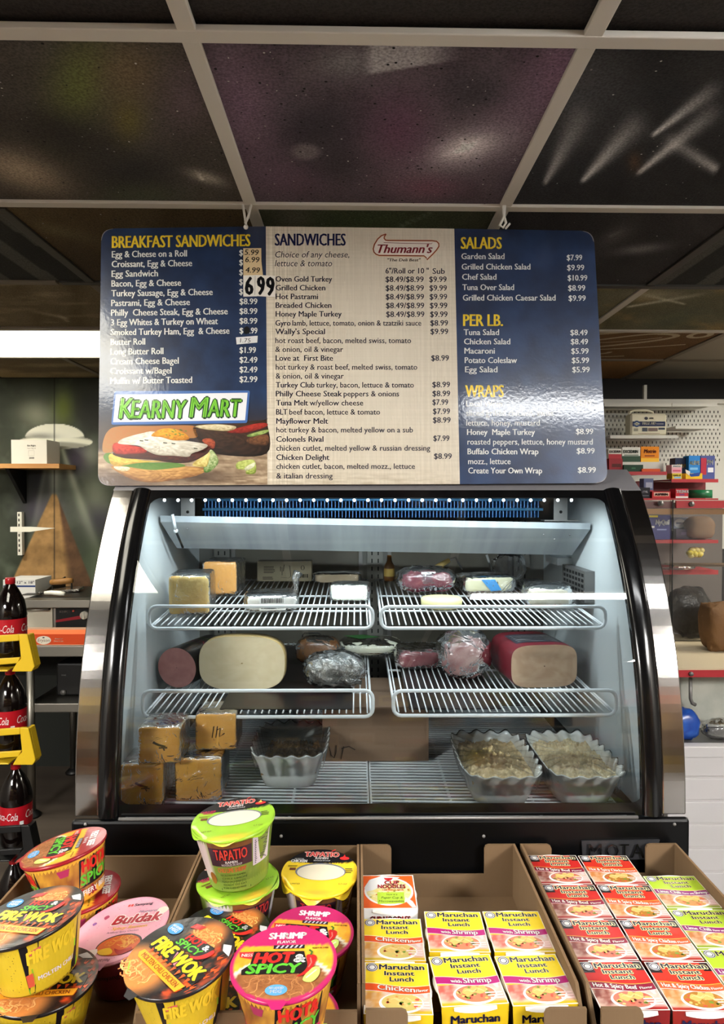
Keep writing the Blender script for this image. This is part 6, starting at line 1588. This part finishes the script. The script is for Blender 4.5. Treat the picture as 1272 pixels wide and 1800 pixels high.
dup(bt, (xb[0], YB, zb[0]), (0, 0, .3), 'dark soda bottle in the top yellow shell at the left edge'); dup(bt, (xb[2], YB, zb[2]), (0, 0, .2), 'dark soda bottle with a red label under the lower yellow shell'); dup(bt, (xb[3], YB, zb[3]), (0, 0, 1), 'dark soda bottle lowest in the stack, only its shoulder showing')
def shell(z, label, col='yellow'):
    t = thing('bottle_shell', label, 'bottle shell', (-1.35, 2.4, z), 0, 'shells of the soda stack', world_parts=True)
    x1 = at(60, 1180, 2.31).x; x0 = -1.62; h = .122; yy = 2.308
    mb = MB()
    mb.box((x0, 2.316, z-.006), (x1-.092, 2.46, z-.001))
    mb.prism([(x1-.075, yy, z-.004), (x1-.008, yy, z-.004), (x1+.002, yy, z+.012), (x1-.02, yy, z+h-.004), (x1-.026, yy, z+h), (x1-.05, yy, z+h), (x1-.043, yy, z+.04), (x1-.06, yy, z+.022)], (0, .012, 0))
    mb.prism([(x0, yy, z+h-.06), (x1-.049, yy, z+h-.022), (x1-.050, yy, z+h), (x0, yy, z+h-.03)], (0, .01, 0))
    mb.prism([(x0, yy, z-.015), (x1-.055, yy, z+.024), (x1-.046, yy, z+.044), (x0, yy, z+.012)], (0, .01, 0))
    mb.prism([(x1-.008, yy+.0125, z-.004), (x1+.002, yy+.0125, z+.012), (x1-.02, yy+.0125, z+h-.004), (x1-.032, yy+.0125, z+h-.004), (x1-.014, yy+.0125, z+.012)], (0, .035, 0))
    mb.build('shell_frame', col, t, bevel=.002)
shell(zb[0], 'upper yellow plastic bottle shell at the left edge'); shell(zb[1], 'lower yellow plastic bottle shell at the left edge')
shell(zb[2], 'black bottle shell under the third soda bottle', 'blackplastic'); shell(zb[3], 'black bottle shell at the bottom of the soda stack', 'blackplastic')

# ================================================================ MEDICINE SHELVES AND COUNTER ON THE RIGHT
M['red'] = mat('red_shelf_enamel', (170, 36, 44), .45); M['reddark'] = mat('red_panel', (104, 20, 26), .5)
M['whiteshelf'] = mat('white_shelf_enamel', (206, 204, 196), .45)
t = thing('medicine_shelving', 'white pegboard shelving with red trays holding medicine boxes', 'shelving unit', (1.9, 3.6, 0), world_parts=True)
Yp = 3.72; A, B = at(1040, 900, Yp), at(1290, 704, Yp)
mb = MB(); mb.box((A.x, Yp, A.z-.2), (B.x, Yp+.03, B.z))
k0 = at(1058, 818, Yp); 
for i in range(30):
    for j in range(13):
        x = k0.x+i*.0215+(.0108 if j % 2 else 0); z = k0.z+j*.0235
        if x < B.x-.01 and z < B.z-.03: mb.box((x, Yp-.0006, z), (x+.0045, Yp+.001, z+.013), mi=1)
mb.build('pegboard', ['whiteshelf', 'slot'], t)
mb = MB(); mb.box((A.x, Yp-.02, B.z-.02), (B.x, Yp+.03, B.z+.004)); mb.build('top_rail', 'whiteshelf', t)
mb = MB(); q = at(1134, 706, Yp); mb.box((q.x-.008, Yp, q.z), (q.x+.008, Yp+.02, q.z+.09)); mb.build('upright', 'whiteshelf', t)
def wshelf(x0, x1, y, Y, d=.24, nm='shelf', m='whiteshelf', th=5.5):
    P, Q = at(x0, y+th, Y), at(x1, y, Y); mb = MB(); mb.box((P.x, Y, P.z), (Q.x, Y+.004, Q.z)); mb.box((P.x, Y+.004, Q.z-.006), (Q.x, Y+d, Q.z-.002)); return mb.build(nm, m, t), Q.z
_, z1_ = wshelf(1062, 1180, 709, 3.52, .18); wshelf(1181, 1260, 709, 3.52, .18); _, zfa = wshelf(1072, 1192, 765, 3.45, .25); _, zrt = wshelf(1187, 1262, 748, 3.45, .25)
_, zr1 = wshelf(1064, 1172, 829, 3.25, .42, 'red_tray', 'red', 6); _, zr2 = wshelf(1180, 1262, 842, 3.22, .42, 'red_tray', 'red', 6)
mb = MB(); P, Q = at(1100, 877, 3.3), at(1262, 848, 3.3); mb.box((P.x, 3.42, P.z), (Q.x, 3.43, zr2-.01)); mb.build('back_panel', 'reddark', t)
_, zr3 = wshelf(1100, 1262, 876, 3.1, .3, 'red_tray', 'red', 3)
_, zr4 = wshelf(1100, 1262, 949, 3.1, .3, 'red_tray', 'red', 6)
_, zr5 = wshelf(1100, 1262, 1002, 3.1, .3, 'red_tray', 'red', 8)
mb = MB(); P, Q = at(1100, 1100, 3.42), at(1270, 880, 3.42); mb.box((P.x, 3.42, P.z-.3), (Q.x, 3.45, Q.z-.01)); mb.build('lower_back', mat('lower_back_grey', (96, 88, 84), .6), t)
for px_ in (1134, 1250):
    q = at(px_, 820, 3.6); mb = MB(); mb.box((q.x-.012, 3.68, .02), (q.x+.012, 3.72, q.z-.35)); mb.build('post', 'whiteshelf', t)
# first aid case
P, Q = at(1108, 764, 3.48), at(1172, 727, 3.48)
t2 = thing('first_aid_case', 'cream first aid case with a handle on the white pegboard shelf', 'first aid case', ((P.x+Q.x)/2, 3.48, zfa), world_parts=True)
mb = MB(); mb.box((P.x, 3.48, zfa+.001), (Q.x, 3.56, zfa+.112), (220, 214, 190), bev=.008); a = Art(mb, lambda p, l: np.stack([P.x+p[:, 0]*(Q.x-P.x), 3.479-.0008*l+0*p[:, 0], zfa+p[:, 1]*.112], 1))
a.rect(.05, .42, .95, .64, (30, 40, 80), 1); a.disc(.16, .53, .09, .15, (60, 80, 120), 2); a.text('+', .10, .45, .16, (230, 226, 206), w=.12, bold=.12, lay=3); a.text('FIRST AID', .32, .50, .11, (226, 222, 206), w=.36, bold=.05, lay=3); a.rect(.7, .52, .9, .54, (200, 200, 196), 3)
a.rect(.08, .2, .2, .33, (150, 146, 130), 1); a.rect(.31, .19, .46, .36, (70, 74, 84), 1); a.rect(.48, .2, .74, .35, (120, 100, 96), 1); a.rect(.76, .27, .94, .36, (60, 66, 80), 1); a.disc(.42, .78, .05, .07, (60, 60, 70), 1); a.text('ATM', .5, .75, .07, (60, 60, 70), w=.12, bold=.04, ital=.2, lay=1); a.rect(.2, .1, .8, .115, (150, 110, 100), 1)
mb.build('case_body', 'paint', t2)
mb = MB(); zt_ = zfa+.112; mb.tube([(P.x+.005, 3.52, zt_-.01), (P.x+.012, 3.52, zt_+.012), (P.x+.03, 3.52, zt_+.02), (P.x+.10, 3.52, zt_+.02), (P.x+.125, 3.52, zt_+.012), (P.x+.135, 3.52, zt_-.008)], .006, 8, col=(220, 214, 190)); mb.build('carry_grip', 'paint', t2)
def med(name, x0, y0, x1, y1, Y, d, col, label, cat, fn=None, zsit=None, rz=0, group='medicine boxes on the pegboard shelves'):
    P, Q = at(x0, y1, Y), at(x1, y0, Y); zb_ = P.z if zsit is None else zsit+.001
    w, h = Q.x-P.x, Q.z-zb_; mb = MB(); mb.box((-w/2, 0, 0), (w/2, d, h), col)
    if fn: fn(Art(mb, lambda p, l: np.stack([(p[:, 0]-.5)*w, -.0008*l+0*p[:, 0], p[:, 1]*h], 1)))
    o = mb.build(name, 'paint'); o.location = ((P.x+Q.x)/2, Y, zb_); o.rotation_euler = (0, 0, rz); tag(o, label, cat, group); return o
def txt(s, x, y, h, col, w, **k): return lambda a: a.text(s, x, y, h, col, w=w, bold=k.get('bold', .05), ital=k.get('ital', 0), lay=2)
def multi(*fs): return lambda a: [f(a) for f in fs]
def rc_(x0, y0, x1, y1, c, l=1): return lambda a: a.rect(x0, y0, x1, y1, c, l)
# white step the upper boxes stand on
mb = MB(); P, Q = at(1066, 829, 3.42), at(1166, 812, 3.42); mb.box((P.x, 3.42, zr1), (Q.x, 3.6, Q.z)); mb.build('step', 'whiteshelf', t); zst = Q.z
med('medicine_box', 1069, 789, 1092, 812, 3.44, .06, (226, 220, 210), 'white and red medicine box at the left end of the step', 'medicine box', multi(rc_(0, 0, 1, .6, (176, 50, 60)), txt('EXCEDRIN', .06, .7, .18, (70, 60, 60), .88)), zst)
med('medicine_box', 1093, 786, 1125, 812, 3.44, .06, (222, 222, 214), 'white and green medicine box between the red and the orange one', 'medicine box', multi(rc_(0, 0, 1, .4, (50, 76, 60)), txt('EXCEDRIN', .06, .6, .2, (60, 70, 64), .8), rc_(.1, .42, .9, .5, (120, 130, 120))), zst)
med('medicine_box', 1126, 785, 1158, 812, 3.44, .06, (232, 140, 26), 'orange medicine box on the step under the first aid case', 'medicine box', multi(rc_(0, 0, 1, .25, (244, 190, 60)), txt('Motrin', .16, .58, .24, (120, 50, 20), .66, ital=.2), rc_(.2, .36, .75, .44, (150, 70, 30), 2)), zst)
med('medicine_tray', 1070, 806, 1094, 828, 3.30, .05, (150, 44, 52), 'open red medicine tray in front of the step', 'medicine tray', rc_(.2, .35, .9, .6, (90, 40, 36)), zr1)
med('medicine_tray', 1096, 817, 1130, 828, 3.29, .08, (30, 62, 46), 'dark green flat medicine box in front of the step', 'medicine box', rc_(.4, .4, .6, .6, (60, 110, 80)), zr1)
med('medicine_tray', 1128, 824, 1160, 829.5, 3.28, .08, (206, 84, 40), 'low orange tray in front of the orange medicine box', 'medicine tray', None, zr1)
med('medicine_box', 1186, 805, 1209, 841, 3.36, .06, (30, 44, 74), 'dark navy medicine box on the right red tray', 'medicine box', txt('ALEVE', .08, .55, .16, (190, 160, 70), .8), zr2)
med('medicine_box', 1210, 801, 1230, 841, 3.33, .06, (36, 124, 200), 'bright blue medicine box on the right red tray', 'medicine box', multi(txt('ALEVE', .06, .62, .16, (240, 236, 190), .88), rc_(.1, .4, .8, .5, (120, 180, 226))), zr2)
med('medicine_box', 1231, 801, 1256, 841, 3.35, .06, (70, 80, 140), 'blue and red medicine box at the right edge on the red tray', 'medicine box', multi(rc_(0, .2, .4, .9, (170, 40, 60)), rc_(.5, .3, .9, .5, (220, 220, 226)), txt('PM', .45, .62, .2, (230, 230, 230), .4)), zr2)
_b = med('medicine_box', 1181, 832, 1198, 842, 3.25, .06, (226, 200, 60), 'small yellow medicine box under the pink one on the right red tray', 'medicine box', multi(txt('GAS-X', .08, .5, .3, (60, 60, 60), .84), rc_(.2, .1, .9, .4, (130, 180, 220))), zr2)
med('medicine_box', 1180, 817, 1198, 832, 3.25, .06, (226, 170, 180), 'small pink medicine box on top of the yellow one', 'medicine box', multi(rc_(0, .7, 1, 1, (230, 226, 220)), txt('ZANTAC', .1, .76, .16, (60, 110, 130), .8), rc_(.1, .2, .9, .4, (206, 90, 120))))
med('medicine_tray', 1205, 832, 1234, 842, 3.26, .06, (222, 186, 40), 'torn yellow and blue medicine tray in front of the bright blue box', 'medicine tray', multi(lambda a: a.poly([(.05, 1.3), (.3, .9), (.9, 1.2), (.8, .5), (.3, .4)], (34, 70, 150), 1), lambda a: a.poly([(-.05, 1.7), (.25, 1.3), (.2, .6), (.0, 1.0)], (222, 218, 206), 2)), zr2)
med('medicine_box', 1131, 841, 1148, 876, 3.24, .05, (90, 96, 130), 'grey blue medicine box on the dark red tray beside the case', 'medicine box', multi(rc_(.2, .5, .9, .8, (160, 160, 180)), rc_(.6, .1, 1, .4, (170, 60, 70))), zr3)
med('medicine_box', 1122, 857, 1142, 876, 3.14, .06, (24, 24, 34), 'black medicine box beside the case top', 'medicine box', multi(txt('ADVIL', .3, .5, .2, (180, 180, 190), .5), rc_(.2, .2, .9, .26, (120, 120, 130))), zr3)
med('medicine_box', 1146, 864, 1178, 876, 3.13, .06, (190, 50, 54), 'flat red medicine box on the red tray left of the clear screen', 'medicine box', multi(rc_(.08, .3, .92, .85, (226, 190, 170)), txt('ASPIRIN', .14, .4, .34, (70, 30, 30), .7)), zr3)
med('medicine_box', 1187, 859, 1209, 876, 3.13, .06, (196, 44, 56), 'red and white medicine box on the red tray right of the screen edge', 'medicine box', multi(txt('TYLENOL', .06, .55, .3, (240, 232, 232), 1.0), rc_(.0, .0, 1, .2, (226, 220, 220)), rc_(.3, .28, .7, .44, (120, 60, 110))), zr3)
P = at(1226, 876, 3.2); mb = MB(); mb.lathe([(.022, 0), (.05, 0), (.05, .038), (.022, .038), (.022, 0)], 28, col=(34, 110, 70)); o = mb.build('tape_roll', 'gloss'); o.location = (P.x+.012, 3.2, zr3+.001); tag(o, 'green roll of tape on the red tray by the clear screen', 'tape roll')
med('medicine_box', 1140, 906, 1179, 949, 3.12, .07, (44, 48, 116), 'deep blue medicine box behind the clear screen', 'medicine box', multi(txt('NyQuil', .3, .62, .2, (236, 236, 240), .62, ital=.1), rc_(.1, .48, .25, .56, (220, 220, 220)), rc_(.36, .38, .8, .44, (140, 150, 200)), rc_(.0, .92, .4, 1, (220, 200, 50))), zr4)
med('medicine_box', 1184, 910, 1217, 930, 3.2, .07, (150, 162, 190), 'pale blue and white medicine box behind the clear screen', 'medicine box', multi(lambda a: a.disc(.3, .5, .3, .4, (216, 220, 226), 2), rc_(.1, .45, .6, .6, (90, 100, 130), 3), rc_(.6, .3, .98, .45, (80, 110, 160), 3)))
med('medicine_box', 1188, 930, 1216, 949, 3.15, .1, (54, 38, 70), 'dark purple packet under the pale blue box', 'medicine box', rc_(.3, .4, .7, .7, (90, 70, 110)), zr4)
lump('paper_bag', (.06, .05, .052), (at(1238, 949, 3.1).x, 3.15, zr4+.001), 'kraft', e1=.6, e2=.6, noise=.1, seed=31, label='small tan paper bag on the shelf behind the clear screen', cat='paper bag')
mb = MB()
for k in range(9): c = at(1212+2.6*k, 972+5*math.sin(k*2.2), 3.12); mb.sphere((c.x, 3.12+.004*(k % 3), c.z), (.016, .02, .014), 8, 6, (222, 206, 126) if k % 3 else (200, 180, 60))
o = mb.build('candy_packet', 'gloss'); tag(o, 'pale yellow crumpled packet lying on the shelf behind the clear screen', 'packet')
lump('grey_bag', (.09, .06, .012), (at(1196, 1016, 3.05).x, 3.12, zr5+.001), 'bag', e1=.7, e2=.7, noise=.2, seed=32, label='flat clear plastic packet on the lowest red tray', cat='plastic bag')
# clear screen, its red rails and bolts
YS = 2.92
t3 = thing('clear_screen', 'clear acrylic screen with red bolted rails standing on the counter', 'counter screen', (1.7, YS, H-.62), world_parts=True)
P, Q = at(1181, 1098, YS), at(1290, 878, YS); mb = MB(); mb.box((P.x, YS, H-.617), (Q.x, YS+.008, Q.z)); mb.build('screen_panel', 'acrylic', t3)
mb = MB(); mb.box((P.x-.008, YS-.002, H-.617), (P.x, YS+.012, Q.z)); mb.box((P.x-.2, YS+.004, H-.617), (P.x-.009, YS+.009, Q.z-.003)); mb.build('screen_edge', ['acrylic'], t3)
mb = MB(); A, B = at(1186, 893, YS), at(1290, 880, YS); mb.box((A.x, YS-.012, A.z), (B.x, YS-.001, B.z)); rl = mb.build('rail', 'red', t3)
mb = MB(); A2, B2 = at(1128, 893, YS+.03), at(1178, 881, YS+.03); mb.box((A2.x, YS+.012, A2.z), (B2.x, YS+.022, B2.z)); rl2 = mb.build('rail', 'reddark', t3)
mb = MB(); A3, B3 = at(1130, 904, YS+.03), at(1290, 894, YS+.03); mb.box((A3.x, YS+.012, A3.z), (B3.x, YS+.03, B3.z)); mb.build('wood_strip', 'pine', t3)
for px_, py_, r_ in ((1214, 886, rl), (1160, 885, rl2)):
    c = at(px_, py_, YS-.012); mb = MB(); mb.tube([(c.x, YS-.011, c.z), (c.x, YS-.022, c.z)], .012, 6); mb.tube([(c.x, YS-.022, c.z), (c.x, YS-.026, c.z)], .006, 10); mb.build('bolt', 'greymetal', r_)
mb = MB(); A, B = at(1184, 996, YS+.01), at(1290, 993, YS+.01); mb.box((A.x, YS+.01, A.z), (B.x, YS+.1, B.z)); mb.build('ledge', 'card', t3)
# counter
YC = 2.46; ZC = H-.62
t4 = thing('service_counter', 'beige service counter with a red edge and white panelled front', 'counter', (1.8, 2.8, 0), world_parts=True)
xl = at(1190, 1180, YC).x
mb = MB(); mb.box((xl, YC, ZC-.001), (2.7, 3.08, ZC)); mb.box((xl, YC+.003, ZC-.03), (2.7, 3.08, ZC-.0015)); mb.build('counter_top', mat('beige_laminate', (206, 190, 160), .5, bump=(200, .05)), t4)
mb = MB(); A, B = at(1180, 1190, YC), at(1290, 1177.5, YC); mb.box((xl, YC-.004, A.z), (2.7, YC-.0005, B.z)); ed = mb.build('red_edge', 'red', t4)
c = at(1213, 1184, YC-.004); mb = MB(); mb.tube([(c.x, YC-.004, c.z), (c.x, YC-.014, c.z)], .008, 6); mb.build('bolt', 'greymetal', ed)
YF = 2.42
A = at(1212, 1312, YF); mb = MB(); zz = A.z
mb.box((xl-.05, YF+.004, .02), (2.7, YF+.03, zz))
ys = [1312, 1366, 1407, 1448, 1490, 1532, 1575, 1618, 1660]
for y0, y1 in zip(ys[:-1], ys[1:]):
    z1, z0 = at(1212, y0+1.6, YF).z, at(1212, y1-1.6, YF).z
    mb.box((xl-.05, YF-.004, max(z0, .02)), (2.7, YF+.004, z1))
mb.box((xl-.05, YF-.012, at(1212, 1330, YF).z), (2.7, YF+.03, zz+.003)); mb.build('panelled_front', mat('white_panelling', (206, 202, 202), .45, bump=(30, .1)), t4, bevel=.003)
mb = MB(); mb.box((xl-.03, 2.62, zz+.003), (2.7, 2.64, ZC-.03)); mb.build('inner_panel', mat('pale_cabinet', (196, 196, 184), .5, var=(8, (150, 152, 144), 2)), t4)
mb = MB(); mb.box((xl-.03, YF+.03, zz-.02), (2.7, 2.62, zz-.002)); mb.build('inner_shelf', 'greymetal', t4)
mb = MB(); q = [at(1213, 1191, 2.56), at(1213, 1228, 2.56), at(1216, 1236, 2.56), at(1222, 1239, 2.56)]; mb.tube(q, .007, 8); mb.build('pipe', 'greymetal', t4)
p = at(1212, 1296, 2.5)
def bg(mb):
    pass
lump('blue_packet', (.045, .04, .055), (p.x-.02, 2.50, zz+.001), 'gloss', (24, 58, 140), (40, 90, 176), e1=.7, e2=.6, noise=.14, seed=41, label='shiny blue packet under the red counter edge', cat='packet')
lump('clear_packet', (.07, .04, .035), (p.x+.12, 2.5, zz+.001), 'bag', e1=.7, e2=.7, noise=.2, seed=42, label='clear plastic packet beside the blue one under the counter', cat='packet')
# bags on the counter
lump('brown_paper_bag', (.075, .06, .095), (at(1270, 1110, 2.75).x, 2.76, ZC+.001), mat('brown_paper', (116, 82, 46), .75, bump=(16, .7, .015), var=(6, (92, 64, 36), 2)), e1=.45, e2=.5, noise=.2, seed=51, label='brown paper bag standing on the counter at the right edge', cat='paper bag')
lump('dark_plastic_bag', (.09, .06, .11), (at(1206, 1100, 3.0).x+.02, 3.02, ZC+.001), mat('grey_poly', (74, 72, 68), .3, bump=(22, 1.0, .012), var=(14, (40, 38, 36), 2.5)), e1=.8, e2=.7, noise=.2, seed=52, label='grey crumpled plastic bag behind the clear screen on the counter', cat='plastic bag')

# ---------------------------------------------------------------- the aisle behind the viewer (seen as reflections in the glass and steel)
M['gond'] = mat('aisle_shelf_enamel', (120, 112, 100), .5); M['gback'] = mat('aisle_shelf_back', (46, 40, 36), .7)
tg = thing('aisle_shelving', 'long grocery shelving across the aisle behind the viewer', 'shelving unit', (0, -1.4, 0), world_parts=True)
mb = MB(); mb.box((-2.4, -1.62, .05), (2.4, -1.6, 1.72)); mb.build('back_panel', 'gback', tg)
zl = (.12, .46, .80, 1.12, 1.44)
for z in zl:
    mb = MB(); mb.box((-2.4, -1.6, z-.03), (2.4, -1.18, z)); mb.build('shelf', 'gond', tg)
gc = ((116, 84, 54), (150, 110, 60), (90, 60, 48), (170, 140, 90), (120, 40, 36), (60, 60, 66), (140, 128, 110), (176, 150, 60))
random.seed(3); gp = None
for i, z in enumerate(zl):
    x = -2.35
    while x < 2.2:
        w = random.choice((.14, .18, .22)); h = random.uniform(.14, .25)
        mb = MB(); mb.box((-w/2, -.06, 0), (w/2, .06, h), random.choice(gc)); mb.box((-w*.4, .0605, h*.4), (w*.4, .061, h*.8), random.choice(gc))
        o = mb.build('grocery_box', 'paint'); o.location = (x+w/2, -1.27, z+.001); tag(o, 'boxed grocery on the aisle shelving behind the viewer', 'box', 'boxed groceries behind the viewer'); x += w+random.uniform(.01, .12)
